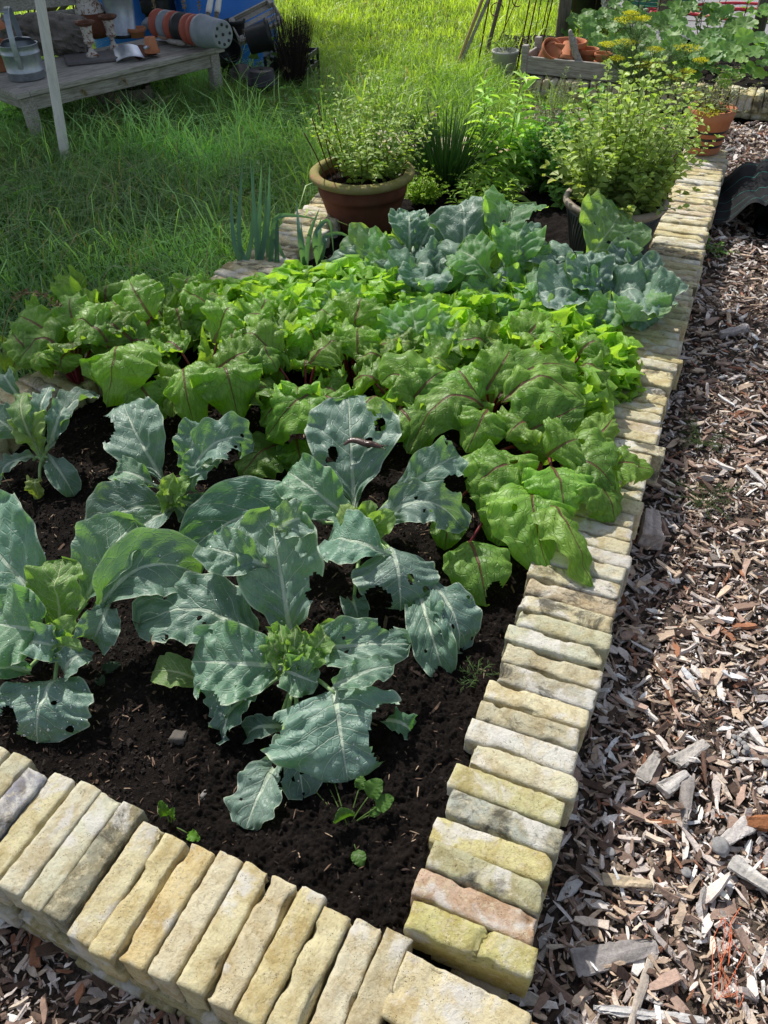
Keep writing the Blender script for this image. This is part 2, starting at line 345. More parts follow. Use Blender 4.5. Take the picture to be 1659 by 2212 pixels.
def leaf(mb, B, T, w, arch=.04, nh=None, kind='cauli', seed=0, fold=.18, ruf=.012, fr=3.0, curl=0.0, bump=.004, holes=0, bites=0, nu=26, nv=15, col=(1, 1, 1), lobe=.042, tooth=0, hr=(.05, .10), side=None, Mid=None, tw=0, cup=0, wav=0):
    r = np.random.default_rng(seed); B = np.asarray(B, float); T = np.asarray(T, float); L = np.linalg.norm(T-B)
    N0 = nrm(nh if nh is not None else (0, -.35, 1))
    ax = nrm(T-B); N0 = nrm(N0-ax*np.dot(N0, ax)*.98)
    Mc = (B+T)/2+N0*arch*2 if Mid is None else np.asarray(Mid, float)
    pf = PROF[kind]; o1, o2 = r.uniform(0, 50, 2)
    def half(u, sg):
        k = 1+lobe*(vn(p3(u*5.5+o1, sg*9+3.3, 1.0), seed)*1.3+.38*vn(p3(u*13+o2, sg*5, 2.), seed))
        if tooth: k = k+tooth*(np.abs(((u*11+o1) % 1)-.5)*2-.5)*np.clip(u*3, 0, 1)+tooth*.5*(np.abs(((u*23+o2) % 1)-.5)*2-.5)
        return np.maximum(w*.5*pf(u)*k, .0015)
    u = np.linspace(0, 1, nu); v = np.linspace(-1, 1, nv); U, Vv = np.meshgrid(u, v, indexing='ij'); U = U.ravel().copy(); Vv = Vv.ravel().copy()
    F = grid_faces(nu, nv); sg = np.sign(Vv); x = Vv*half(U, sg); y = U*L
    keep = np.ones(len(F), bool); cell = max(L/nu, w/nv)
    hs = [(r.uniform(.25, .9)*L, r.uniform(-.75, .75)*w*.5, r.uniform(*hr)*w*.5, r.uniform(.5, 1.6)) for _ in range(holes)]
    for _ in range(bites):
        uu = r.uniform(.2, 1.0); s = r.choice((-1, 1)); hs.append((uu*L, s*half(np.array([uu]), np.array([s]))[0]*r.uniform(.85, 1.1), r.uniform(.10, .26)*w*.5*1.2, r.uniform(.6, 1.8)))
    for (hy, hx, hrad, e) in hs:
        hrad = max(hrad, cell*.75)
        for it in range(2):
            d = np.hypot((y-hy)/e, x-hx)
            if it == 0:
                ins = d[F].max(1) < hrad*1.32; keep &= ~ins
            m = (d < hrad)
            used = np.zeros(len(x), bool); used[F[keep].ravel()] = True
            mm = m & used & (d > 1e-5)
            k = hrad/d[mm]; y[mm] = hy+(y[mm]-hy)*k; x[mm] = hx+(x[mm]-hx)*k
    U = np.clip(y/L, 0, 1); 
    hw = half(U, sg); Vn = np.clip(x/hw, -1.0, 1.0); x = np.where(np.abs(Vv) >= .999, x, x)
    a = np.abs(Vn)
    C = bez(B, Mc, T, U); tg = 2*(1-U)[:, None]*(Mc-B)+2*U[:, None]*(T-Mc); tg /= np.linalg.norm(tg, axis=1)[:, None]+1e-9
    if side is None:
        S = np.cross(tg, N0); S /= np.linalg.norm(S, axis=1)[:, None]+1e-9
    else:
        S = np.asarray(side, float)-tg*(tg@np.asarray(side, float))[:, None]; S /= np.linalg.norm(S, axis=1)[:, None]
    Nn = np.cross(S, tg)
    if tw: 
        an = tw*U; S, Nn = S*np.cos(an)[:, None]+Nn*np.sin(an)[:, None], Nn*np.cos(an)[:, None]-S*np.sin(an)[:, None]
    ph = r.uniform(0, 6.3, 4)
    h = -cup*L*np.clip(U-.45, 0, 1)**2 + w*wav*np.sin(2*PI*.75*U+ph[1])*Vn + fold*np.abs(x)*(1-.3*U) + curl*w*a**3 + ruf*a**2.2*(np.sin(2*PI*fr*U+ph[0]+sg*ph[1])*.7+.6*np.sin(2*PI*fr*1.9*U+ph[2]*sg)) + .5*ruf*np.sin(2*PI*1.1*U+ph[3])*a
    q = (U-.34*a)*6+sg*.27; tri = np.abs((q % 1)-.5)*2
    h = h + bump*(tri-.5)*np.clip(a*4, 0, 1)*np.clip((1-a)*5, .3, 1) + bump*1.2*vn(np.stack([x*38+o1, y*38, x*0+seed % 97], -1), seed)
    P = C+S*x[:, None]*np.sqrt(np.clip(1-fold**2*.6, .3, 1))+Nn*h[:, None]
    mb.add(P, Q=F[keep], col=col, lf=np.stack([U, Vn, np.abs(x)], -1))
    return P[np.unique(F[keep])]
def stalk(mb, A, B, r0, r1, bend=(0, 0, .02), n=7, seg=8, col=(1, 1, 1)):
    A = np.asarray(A, float); B = np.asarray(B, float); Mi = (A+B)/2+np.asarray(bend)
    V, Q, T = tube(bez(A, Mi, B, np.linspace(0, 1, seg)), np.linspace(r0, r1, seg), n)
    mb.add(V, Q, T, col=col)

# small-leaved plants
def lf_small(n, L, W, pos, dirv, nv_, fold=.25, droop=.25):
    """n little folded leaves: 7 verts each"""
    d = dirv/np.linalg.norm(dirv, axis=1)[:, None]; s = np.cross(d, nv_); s /= np.linalg.norm(s, axis=1)[:, None]+1e-9; u = np.cross(s, d)
    L = np.broadcast_to(L, (n,))[:, None]; W = np.broadcast_to(W, (n,))[:, None]
    p = [pos, pos+d*L*.35+s*W*.5+u*W*fold, pos+d*L*.35-s*W*.5+u*W*fold, pos+d*L*.42-u*L*droop*.1, pos+d*L*.75+s*W*.36+u*(W*fold*.6-L*droop*.4), pos+d*L*.75-s*W*.36+u*(W*fold*.6-L*droop*.4), pos+d*L-u*L*droop]
    V = np.stack(p, 1).reshape(-1, 3); b = (np.arange(n)*7)[:, None]
    Q = np.concatenate([b+[[3, 1, 4, 6]], b+[[3, 6, 5, 2]]]); T = np.concatenate([b+[[0, 1, 3]], b+[[0, 3, 2]]])
    return V, Q, T
def rep(c, k): return np.repeat(c, k, 0)
def cvar(n, a, b, r=RNG, jit=.12):
    t = r.random((n, 1)); return (np.array(a)*(1-t)+np.array(b)*t)*(1+jit*r.standard_normal((n, 1)))

# ================================================================== bricks
_bl = {}
def lattice(nx, ny, nz):
    k = (nx, ny, nz)
    if k in _bl: return _bl[k]
    ids = {}; V = []; Q = []
    def vid(i, j, l):
        if (i, j, l) not in ids: ids[i, j, l] = len(V); V.append((i/nx, j/ny, l/nz))
        return ids[i, j, l]
    for (A, B, f) in ((nx, ny, lambda a, b, e: (a, b, e*nz)), (ny, nz, lambda a, b, e: (e*nx, a, b)), (nz, nx, lambda a, b, e: (b, e*ny, a))):
        for e in (0, 1):
            for a in range(A):
                for b in range(B):
                    q = [vid(*f(a, b, e)), vid(*f(a+1, b, e)), vid(*f(a+1, b+1, e)), vid(*f(a, b+1, e))]; Q.append(q if e else q[::-1])
    _bl[k] = (np.array(V)-.5, np.array(Q)); return _bl[k]
def brick_geo(lx, ly, lz, seed, res=1.0, rough=1.0, crack=False):
    nx, ny, nz = [max(3, int(round(a*res/.011))) for a in (lx, ly, lz)]
    V, Q = lattice(nx, ny, nz); P = V*np.array([lx, ly, lz]); r = .0048
    inner = np.clip(P, -(np.array([lx, ly, lz])/2-r), np.array([lx, ly, lz])/2-r); d = P-inner; dl = np.linalg.norm(d, axis=1)[:, None]
    n = d/(dl+1e-9); P = inner+n*np.minimum(dl, r)
    edge = (np.abs(V) > .5-.09).sum(1) >= 2
    k = seed*3.71
    P = P+n*((.0010*fbm(P*22+k, seed, 3)+.0013*vn(P*85+k, seed+5)+.0014*vn(P*170+k, seed+6))*rough)[:, None]
    chip = np.clip(vn(P*24+k+9, seed+2)-.26, 0, 1)*.022*rough
    P = P-n*(chip*np.where(edge, 1, .3))[:, None]
    P[:, 2] += .0016*np.sin(P[:, 0]*8+k)*rough*(V[:, 2] > 0); P[:, 1] += .0006*np.sin(P[:, 0]*11+k*2)*rough
    if crack:
        P[:, 2] -= .02*np.exp(-((P[:, 0]-.02-.25*P[:, 1])/.006)**2)*(V[:, 2] > .3)
    return P, Q
BR = random.Random(5)
def brick_tint(i):
    x = BR.random()
    if x < .55: c = (.62, .52, .27)
    elif x < .70: c = (.68, .58, .34)
    elif x < .82: c = (.60, .54, .37)
    elif x < .92: c = (.52, .48, .37)
    else: c = (.58, .45, .29)
    k = BR.uniform(.88, 1.1); g = sum(c)/3; d = BR.uniform(.05, .4); return (*[(a*(1-d)+g*d)*k for a in c], BR.choice([.15, .3, .45, .55, .7, .85, .95]))
def brick(name, wall, c, lx, ly, lz, yaw, seed, tint, tilt=(0, 0), res=1.0, crack=False):
    P, Q = brick_geo(lx, ly, lz, seed, res, crack=crack)
    mb = MB(); mb.add(P, Q); o = mb.build(name, M['brick'], None)
    o.parent = wall; wo = wall.location; o.location = (c[0]-wo[0], c[1]-wo[1], c[2]-wo[2]); o.rotation_euler = (tilt[0], tilt[1], yaw); o.color = tint
    return o
WT = .20      # top of the walls
dR = np.array([.3914, .9202, 0]); nR = np.array([.9202, -.3914, 0]); OR = np.array([-.0115, .4682, 0])
aR = math.atan2(nR[1], nR[0])
def wallR(s, v, z=0): return OR+dR*s+nR*v+np.array([0, 0, z])
w1 = thing('brick_wall', 'long low wall of yellow bricks on edge between the dark soil and the wood chips', 'brick wall', wallR(2.2, .11, 0))
s = .062; k = 0
special = {0: (.55, .49, .19, .15), 1: (.56, .38, .27, .35), 2: (.46, .43, .26, .6), 3: (.62, .54, .25, .3), 4: (.44, .44, .37, .85), 5: (.56, .51, .26, .3), 6: (.64, .58, .40, .15), 7: (.64, .60, .53, .5), 13: (.50, .48, .33, .6), 12: (.54, .53, .40, .5), 18: (.54, .50, .46, .6)}
while s < 4.47:
    tk = BR.uniform(.049, .056); jit = BR.uniform(-.010, .010) + (.018 if k in (6, 18, 27, 37) else 0); far = s > 2.2
    lx = BR.uniform(.216, .232)
    brick('coping_brick', w1, wallR(s+tk/2, .1125+jit, WT-.054+BR.uniform(-.006, .003)), lx, tk, .108, aR+BR.uniform(-.018, .018), 100+k, special.get(k, brick_tint(k)), (BR.uniform(-.05, .05), BR.uniform(-.02, .02)), .75 if far else 1.25, k == 0)
    s += tk+BR.uniform(.0015, .0045)*(1 if s < 2.6 else .5); k += 1
s = .0; k = 0
while s < 4.4:
    brick('lower_brick', w1, wallR(s+.112, .150+BR.uniform(-.006, .008), .058), .222, .108, .060, aR+PI/2+BR.uniform(-.02, .02), 300+k, brick_tint(k), (0, 0), .7); k += 1
    if k % 2 == 0: brick('lower_brick', w1, wallR(s+.112, .055, .058), .222, .10, .060, aR+PI/2, 330+k, brick_tint(k), (0, 0), .5)
    s += .228
# flat corner bricks
c0 = (at(877, 2049, WT)+at(1155, 2192, WT))/2; a0 = aR-.06
u0 = np.array([math.cos(a0), math.sin(a0), 0]); p0 = np.array([-u0[1], u0[0], 0])
brick('corner_brick', w1, c0-p0*.054+np.array([0, 0, -.029]), .226, .108, .054, a0, 51, (.66, .55, .33, .06), (.0, .0), 1.4)
brick('corner_brick', w1, c0-p0*.169-u0*.012+np.array([0, 0, -.030]), .226, .110, .054, a0+.02, 52, (.62, .54, .32, .12), (.0, .0), 1.2)
brick('lower_brick', w1, c0-p0*.09+u0*.016+np.array([0, 0, -.088]), .228, .2, .058, a0, 53, (.40, .27, .16, .3), (0, 0), .8)
brick('lower_brick', w1, c0-p0*.09+np.array([0, 0, -.146]), .222, .2, .054, a0, 55, (.36, .30, .16, .4), (0, 0), .6)
# front wall
dF = np.array([-.906, .423, 0]); nF = np.array([-.423, -.906, 0]); aF = math.atan2(nF[1], nF[0]); OF = np.array([.010, .510, 0])
def wallF(s, v, z=0): return OF+dF*s+nF*v+np.array([0, 0, z])
w2 = thing('brick_wall', 'short front run of thick yellow bricks on edge, nearest the viewer', 'brick wall', wallF(.8, .11, 0))
spF = {0: (0.53, 0.45, 0.29, .2), 1: (0.67, 0.59, 0.42, .08), 2: (0.65, 0.56, 0.33, .12), 3: (0.62, 0.51, 0.26, .4), 4: (0.65, 0.55, 0.36, .2), 5: (0.65, 0.56, 0.33, .08), 6: (0.66, 0.57, 0.39, .15), 7: (0.67, 0.52, 0.26, .2), 8: (0.65, 0.55, 0.31, .12), 9: (0.65, 0.56, 0.34, .1), 10: (0.32, 0.30, 0.22, .85), 11: (0.60, 0.57, 0.43, .45), 12: (0.65, 0.59, 0.44, .2), 13: (0.65, 0.57, 0.34, .1), 14: (0.29, 0.28, 0.33, .75), 15: (0.55, 0.51, 0.36, .5)}
s = -.022; k = 0
while s < 2.35:
    tk = BR.uniform(.0515, .0555); jit = BR.uniform(-.012, .012)
    brick('coping_brick', w2, wallF(s+tk/2, .113+jit, WT-.054+BR.uniform(-.006, .003)), BR.uniform(.218, .232), tk, .108, aF+BR.uniform(-.018, .018), 200+k, spF.get(k, brick_tint(k)), (BR.uniform(-.07, .05), BR.uniform(-.02, .02)), 1.35 if k < 19 else .7)
    s += tk+BR.uniform(.002, .0055); k += 1
s = .02; k = 0
while s < 2.3:
    for z, v in ((.062, .176), (.008, .182)):
        brick('lower_brick', w2, wallF(s+.112+(0 if z > .05 else .1), v+BR.uniform(-.005, .008), z), .224, .108, .056, aF+PI/2+BR.uniform(-.02, .02), 400+k, (.44, .38, .2, .35), (0, 0), 1.0); k += 1
    brick('lower_brick', w2, wallF(s+.112, .06, .058), .222, .10, .060, aF+PI/2, 430+k, brick_tint(k), (0, 0), .4)
    s += .229
# left wall (bends) and far wall
def run_wall(name, label, pts, seed, w=.225, res=.7, wt=WT):
    pts = [np.array(p, float) for p in pts]; mid = pts[len(pts)//2]
    W = thing('brick_wall', label, 'brick wall', (mid[0], mid[1], 0)); i = 0
    for a, b in zip(pts[:-1], pts[1:]):
        L = np.linalg.norm(b-a); d = (b-a)/L; n = np.array([-d[1], d[0]]); yaw = math.atan2(n[1], n[0]); s = 0
        while s < L:
            tk = BR.uniform(.049, .055); p = a+d*(s+tk/2)+n*(w/2+BR.uniform(-.016, .016))
            brick('coping_brick', W, (p[0], p[1], wt-.054+BR.uniform(-.008, .004)), BR.uniform(.212, .236), tk, .108, yaw+BR.uniform(-.05, .05), seed+i, brick_tint(i), (BR.uniform(-.05, .05), 0), res); i += 1
            s += tk+BR.uniform(.001, .005)
        s = 0
        while s < L-.05:
            l = min(.222, L-s); p = a+d*(s+l/2)+n*(w/2)
            brick('lower_brick', W, (p[0], p[1], .048), l, .205, .082, yaw+PI/2, seed+200+i, brick_tint(i), (0, 0), .5); i += 1; s += .228
    return W
far_c = wallR(4.21, -1.50)[:2]
run_wall('left', 'left bed wall of pale bricks running past the leeks to the big terracotta pot', [(-1.66, 1.40), (-1.05, 2.23), (-.43, 3.11), (-.25, 3.53), (.02, 4.20), tuple(far_c)], 500)
run_wall('far', 'far end wall of the bed, mostly hidden behind the herbs', [tuple(wallR(4.21, -.03)[:2]), tuple(wallR(4.21, -1.70)[:2])][::1], 760, res=.5)

# ================================================================== ground, soil, mulch
def sheet(name, x0, x1, y0, y1, n, zf, mat, kind='structure', mask=None):
    X, Y = np.meshgrid(np.linspace(x0, x1, n[0]), np.linspace(y0, y1, n[1]), indexing='ij'); Z = zf(X, Y)
    V = np.stack([X, Y, Z], -1).reshape(-1, 3); F = grid_faces(n[0], n[1])[:, ::-1]
    if mask is not None: F = F[mask(V[F].mean(1))]
    mb = MB(); mb.add(V, F); return tag(mb.build(name, mat), kind=kind)
def inpoly(P, poly):
    x, y = P[:, 0], P[:, 1]; r = np.zeros(len(P), bool); n = len(poly)
    for i in range(n):
        (x1, y1), (x2, y2) = poly[i][:2], poly[(i+1) % n][:2]
        c = ((y1 > y) != (y2 > y)); xi = (x2-x1)*(y-y1)/(y2-y1+1e-12)+x1; r ^= c & (x < xi)
    return r
BED = [wallR(-.06, .06), wallR(4.28, .06), wallR(4.28, -1.62), np.array([-.06, 4.20]), np.array([-.32, 3.57]), np.array([-.50, 3.16]), np.array([-1.12, 2.28]), np.array([-1.78, 1.38]), wallF(1.9, .06), wallF(0, .06)]
BEDO = [wallR(-.25, .22), wallR(4.45, .2), wallR(4.45, -1.75), np.array([-.20, 4.25]), np.array([-.46, 3.62]), np.array([-.62, 3.26]), np.array([-1.24, 2.36]), np.array([-1.95, 1.38]), wallF(2.1, .2), wallF(0, .2)]
def zsoil(X, Y):
    p = p3(X, Y, 0); far = np.clip((Y-1.2)/1.5, 0, 1)
    return .125-.012*far+.030*fbm(p*5, 3, 3)+.012*np.abs(vn(p*16, 8))+.016*fbm(p*34, 9, 4)
sheet('soil', -2.2, 2.0, .35, 5.1, (420, 480), zsoil, M['soil'], 'structure', lambda c: inpoly(c, BED))
sheet('soil_mound', -.45, .35, .55, 1.35, (300, 300), lambda X, Y: zsoil(X, Y)+.003+.0055*np.abs(vn(p3(X, Y, 0)*95, 4))+.0045*vn(p3(X, Y, 0)*210, 5), M['soil'], 'structure', lambda c: inpoly(c, BED))
def zmulch(X, Y):
    p = p3(X, Y, 0); return .010+.018*fbm(p*4, 21, 3)+.010*fbm(p*22, 22, 2)
BACKL = [(1.02, 6.12), (1.9, 5.78), (2.62, 5.50), (5.0, 4.6)]
MULCH = [(-3.2, 1.7), (-2.0, 1.15), wallF(1.0, .1), wallR(-.1, .05), wallR(4.3, .1), wallR(4.35, -1.75), (.55, 5.5), (.95, 6.15), (1.9, 5.8), (2.7, 5.5), (6, 4.3), (6, -2), (-3.2, -2)]
sheet('mulch_bed', -3.3, 6, -2, 6.3, (330, 330), zmulch, M['mulch'], 'structure', lambda c: inpoly(c, MULCH))
def zlawn(X, Y): return -.012+.03*fbm(p3(X, Y, 0)*.8, 31, 3)*np.clip(Y-3, 0, 1)
sheet('lawn', -300, 300, -40, 500, (60, 60), lambda X, Y: X*0-.06, M['lawn'])
sheet('near_lawn', -7, 8, 1.2, 16, (120, 120), lambda X, Y: zlawn(X, Y)-.02, M['lawn'])
sheet('gravel_yard', 2.4, 14, 8.05, 22, (160, 160), lambda X, Y: .02+.012*fbm(p3(X, Y, 0)*14, 41, 3), M['gravel'])

# soil crumbs and litter
def scatter_blobs(n, pts, rs, cols, name, mat, flat=.7):
    base = np.array([(1, 0, 0), (-1, 0, 0), (0, 1, 0), (0, -1, 0), (0, 0, 1), (0, 0, -1), (.6, .6, .5), (-.6, .6, .5), (.6, -.6, .5), (-.6, -.6, .5)], float)
    Tt = np.array([(0, 6, 4), (6, 2, 4), (2, 7, 4), (7, 1, 4), (1, 9, 4), (9, 3, 4), (3, 8, 4), (8, 0, 4), (0, 2, 6), (2, 1, 7), (1, 3, 9), (3, 0, 8), (0, 5, 2), (2, 5, 1), (1, 5, 3), (3, 5, 0)])
    V = base[None]*(1+.35*RNG.standard_normal((n, 10, 1)))*rs[:, None, None]*np.array([1, 1, flat]); ang = RNG.random(n)*6.3; c, s = np.cos(ang), np.sin(ang)
    V = np.stack([V[..., 0]*c[:, None]-V[..., 1]*s[:, None]*.7, V[..., 0]*s[:, None]+V[..., 1]*c[:, None]*.7, V[..., 2]], -1)+pts[:, None]
    mb = MB(); mb.add(V.reshape(-1, 3), T=(Tt[None]+np.arange(n)[:, None, None]*10).reshape(-1, 3), col=np.repeat(cols, 10, 0)); return mb.build(name, mat, smooth=False)
P = np.stack([RNG.uniform(-1.6, .5, 60000), RNG.uniform(.5, 2.4, 60000)], -1); P = P[inpoly(P, BED)]; P = P[:42000]; n = len(P)
z = zsoil(P[:, 0], P[:, 1]); rs = np.exp(RNG.normal(-6.0, .5, n)).clip(.0008, .009)
cols = cvar(n, (.008, .0065, .006), (.024, .017, .014)); lt = RNG.random(n) < .012; cols[lt] = (.25, .23, .2); rs[lt] *= .6; tw_ = RNG.random(n) < .02; cols[tw_] = (.11, .07, .045)
tag(scatter_blobs(n, np.stack([P[:, 0], P[:, 1], z+rs*.2], -1), rs, cols, 'soil_crumbs', M['tint']), kind='stuff')

def chips(n, P, zf, Lm, Ls, name, wmul=1.0, pal=None, tilt=.28, lift=.012):
    yaw = RNG.random(n)*2*PI; L = np.exp(RNG.normal(math.log(Lm), Ls, n)).clip(.006, .085); W = (L*RNG.uniform(.14, .42, n)*wmul).clip(.002, .022); H = (W*RNG.uniform(.2, .6, n)).clip(.0012, .009)
    xs = np.array([-.5, -.12, .2, .5]); m = len(xs)
    bx_ = RNG.normal(0, .06, (n, m)); bz_ = RNG.normal(0, .05, (n, m)); wd = RNG.uniform(.55, 1.1, (n, m)); wd[:, 0] *= RNG.uniform(.25, 1, n); wd[:, -1] *= RNG.uniform(.15, 1, n)
    V = np.zeros((n, m, 4, 3))
    for q, (a, b) in enumerate(((-.5, -.5), (.5, -.5), (.5, .5), (-.5, .5))):
        V[:, :, q, 0] = xs*L[:, None]+RNG.normal(0, .05, (n, m))*L[:, None]; V[:, :, q, 1] = (a*wd)*W[:, None]+bx_*L[:, None]*.5; V[:, :, q, 2] = b*H[:, None]*(1 if b < 0 else RNG.uniform(.6, 1.2, (n, m)))+bz_*L[:, None]*.4
    V = V.reshape(n, -1, 3); tp = RNG.normal(0, tilt, n); tr = RNG.normal(0, tilt*1.5, n)
    y, z = V[..., 1].copy(), V[..., 2].copy(); c, s = np.cos(tr)[:, None], np.sin(tr)[:, None]; V[..., 1] = y*c-z*s; V[..., 2] = y*s+z*c
    x, z = V[..., 0].copy(), V[..., 2].copy(); c, s = np.cos(tp)[:, None], np.sin(tp)[:, None]; V[..., 0] = x*c-z*s; V[..., 2] = x*s+z*c
    x, y = V[..., 0].copy(), V[..., 1].copy(); c, s = np.cos(yaw)[:, None], np.sin(yaw)[:, None]; V[..., 0] = x*c-y*s; V[..., 1] = x*s+y*c
    zz = zf(P[:, 0], P[:, 1])+RNG.uniform(.0, lift, n)+np.abs(np.sin(tp))*L*.25
    V = V+np.stack([P[:, 0], P[:, 1], zz], -1)[:, None]
    Q = []
    for i in range(m-1):
        for j in range(4): Q.append((i*4+j, i*4+(j+1) % 4, i*4+4+(j+1) % 4, i*4+4+j))
    Q += [(3, 2, 1, 0), (m*4-4, m*4-3, m*4-2, m*4-1)]
    Q = (np.array(Q)[None]+(np.arange(n)*m*4)[:, None, None]).reshape(-1, 4)
    pal = pal or [((.37, .32, .285), .26), ((.50, .46, .42), .09), ((.34, .26, .19), .20), ((.20, .14, .11), .22), ((.075, .05, .038), .17), ((.19, .09, .055), .04)]
    pr = np.array([p for _, p in pal]); pr /= pr.sum(); ci = RNG.choice(len(pal), n, p=pr); C = np.array([c for c, _ in pal])[ci]*(1+.18*RNG.standard_normal((n, 1)))
    h = (zz-zf(P[:, 0], P[:, 1]))/lift; C = C*(.68+.42*h.clip(0, 1))[:, None]  # chips deep in the layer darkened: gap shade put into their colour
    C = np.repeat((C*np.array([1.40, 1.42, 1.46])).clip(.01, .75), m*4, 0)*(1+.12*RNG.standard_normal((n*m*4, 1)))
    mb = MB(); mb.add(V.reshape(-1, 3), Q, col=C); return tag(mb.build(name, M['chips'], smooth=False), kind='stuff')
SP = np.stack([RNG.uniform(-1.6, .6, 9000), RNG.uniform(.5, 2.4, 9000)], -1); SP = SP[inpoly(SP, BED)][:2600]; chips(len(SP), SP, lambda x, y: zsoil(x, y)+.002, .011, .5, 'soil_litter', .55, [((.10, .065, .045), .6), ((.22, .16, .11), .25), ((.03, .02, .016), .4)], .2, .006)
def sample(n, x0, x1, y0, y1, poly, excl=None, dens=None):
    P = np.stack([RNG.uniform(x0, x1, n), RNG.uniform(y0, y1, n)], -1); k = inpoly(P, poly)
    if excl is not None: k &= ~inpoly(P, excl)
    P = P[k]
    if dens is not None: P = P[RNG.random(len(P)) < dens(P)]
    return P
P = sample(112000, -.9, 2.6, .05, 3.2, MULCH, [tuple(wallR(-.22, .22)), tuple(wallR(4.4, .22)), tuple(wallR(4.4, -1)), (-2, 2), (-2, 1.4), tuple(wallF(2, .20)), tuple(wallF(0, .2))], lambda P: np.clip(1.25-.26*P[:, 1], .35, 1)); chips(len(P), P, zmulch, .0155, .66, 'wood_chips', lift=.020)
P = sample(16000, -.9, 2.2, .05, 3.0, MULCH, [tuple(wallR(-.22, .26)), tuple(wallR(4.4, .26)), tuple(wallR(4.4, -1)), (-2, 2), (-2, 1.4), tuple(wallF(2, .24)), tuple(wallF(0, .24))], lambda P: np.clip(1.0-.3*P[:, 1], .12, 1)*.22)
chips(len(P), P, lambda x, y: zmulch(x, y)+.008, .040, .35, 'large_wood_chips', .95, [((.52, .48, .44), .40), ((.42, .35, .28), .33), ((.18, .12, .09), .2), ((.22, .10, .055), .05)], .16, .018)
P = sample(42000, .4, 5.0, 3.0, 6.2, MULCH, [tuple(wallR(2.5, .22)), tuple(wallR(4.42, .22)), tuple(wallR(4.42, -1.7)), (-1, 3)]); chips(len(P), P, zmulch, .026, .45, 'far_wood_chips', 1.1, lift=.02)
# ================================================================== vegetables
CAM = np.array([0, 0, CZ])
NB = (0, -.45, .9)
_ls = [1000]
def plant(name, label, cat, hx, hy, hz, group=None, zs=None):
    h = at(hx, hy, hz); z0 = float(zsoil(h[0], h[1])) if zs is None else zs
    t = thing(name, label, cat, (h[0], h[1], z0), group); t['_h'] = [float(a) for a in h]
    return t
def put_leaf(pl, b, t, w, mat='caul', pet=True, stem='petiole', pr=.006, jc=.08, lname='leaf', bend=(0, 0, .015), root=None, drops=None, **k):
    """one leaf: blade from b to t (measured photo x, y and height) with its own stalk back to the heart of the plant"""
    _ls[0] += 1; sd = k.pop('seed', _ls[0]); r = np.random.default_rng(sd+5)
    B = at(*b) if len(b) == 3 and abs(b[0]) > 5 else np.array(b); T = at(*t) if len(t) == 3 and abs(t[0]) > 5 else np.array(t)
    if 'mid' in k:
        m = k.pop('mid'); k['Mid'] = 2*at(*m)-(B+T)/2
    fw_, fb_, fr_ = dict(caul=(1.0, 1.25, .85), young=(.95, 1.3, 1.1), beet=(1.18, 1.0, 1.2), cabb=(1.3, 1.3, 1.0)).get(mat, (1, 1, 1))
    if pl.get('category') == 'cabbage' and mat == 'caul': fw_ = 1.3
    if mat in ('caul', 'cabb'):
        k['fold'] = k.get('fold', .18)*1.7+.05; k.setdefault('cup', r.uniform(.1, .5)); k.setdefault('wav', r.uniform(-.07, .07)); k['bites'] = int(k.get('bites', 0)*.45+.3)
    w = w*fw_; k['bump'] = k.get('bump', .004)*fb_; k['ruf'] = k.get('ruf', .012)*fr_
    k.setdefault('nh', NB); c = np.array([1, 1, 1])*(1+r.normal(0, jc))*(1+r.normal(0, .03, 3)); c = c*np.array(k.pop('col', (1, 1, 1)))
    mb = MB(); LP = leaf(mb, B, T, w, seed=sd, col=c, **k)
    if drops is None: drops = (int(8+w*130) if mat == 'caul' and w > .08 else 0)
    if pet:
        h = np.array(pl['_h']) if root is None else np.asarray(root); L = nrm(T-B)
        V, Q, Tt = tube(bez(h-np.array([0, 0, .02]), (h+B)/2+np.array(bend), B+L*.012, np.linspace(0, 1, 7)), np.linspace(pr, pr*.72, 7), 7)
        mb.add(V, Q, Tt, mi=1, col=c)
    o = mb.build(lname, [M[mat], M[stem]], pl)
    if drops:
        bs = np.array([(math.cos(a)*math.sin(q), math.sin(a)*math.sin(q), math.cos(q)) for q in (.9, 1.6) for a in np.arange(6)*PI/3]+[(0, 0, 1)]); Tt = [(12, i, (i+1) % 6) for i in range(6)]+[(i, i+6, (i+1) % 6) for i in range(6)]+[((i+1) % 6, i+6, (i+1) % 6+6) for i in range(6)]
        L3 = LP.reshape(-1, 3)[r.integers(0, len(LP), drops)]; ctr = LP.mean(0); keep = np.linalg.norm(L3-ctr, axis=1) < np.linalg.norm(LP-ctr, axis=1).max()*.8; L3 = L3[keep]+r.normal(0, .0015, (keep.sum(), 3)); R_ = np.exp(r.normal(-6.35, .4, len(L3))).clip(.0008, .0042)
        V = L3[:, None]+bs[None]*R_[:, None, None]*[1, 1, .7]+[0, -.0006, .0010]; md = MB(); md.add(V.reshape(-1, 3), T=(np.array(Tt)[None]+(np.arange(len(L3))*13)[:, None, None]).reshape(-1, 3)); tag(md.build('water_drops', M['drop'], o, off=pl.location), kind='stuff')
    return o
def stem(pl, r=.011, mat='petiole'):
    h = np.array(pl['_h']); b = np.array([h[0]+.01, h[1]+.01, float(pl.location[2])-.02]); mb = MB(); stalk(mb, b, h, r*1.2, r, (0, 0, 0)); return mb.build('stem', M[mat], pl)
M['drop'] = None
t = NT('water_drop'); g = t.n('ShaderNodeBsdfGlossy'); g.inputs['Roughness'].default_value = .05; tr = t.n('ShaderNodeBsdfTransparent'); tr.inputs[0].default_value = (.92, .96, .95, 1); mx = t.n('ShaderNodeMixShader'); mx.inputs[0].default_value = .5; t.l(tr.outputs[0], mx.inputs[1]); t.l(g.outputs[0], mx.inputs[2]); M['drop'] = t.fin(mx.outputs[0])
CG = 'cauliflower plants in the dark soil'
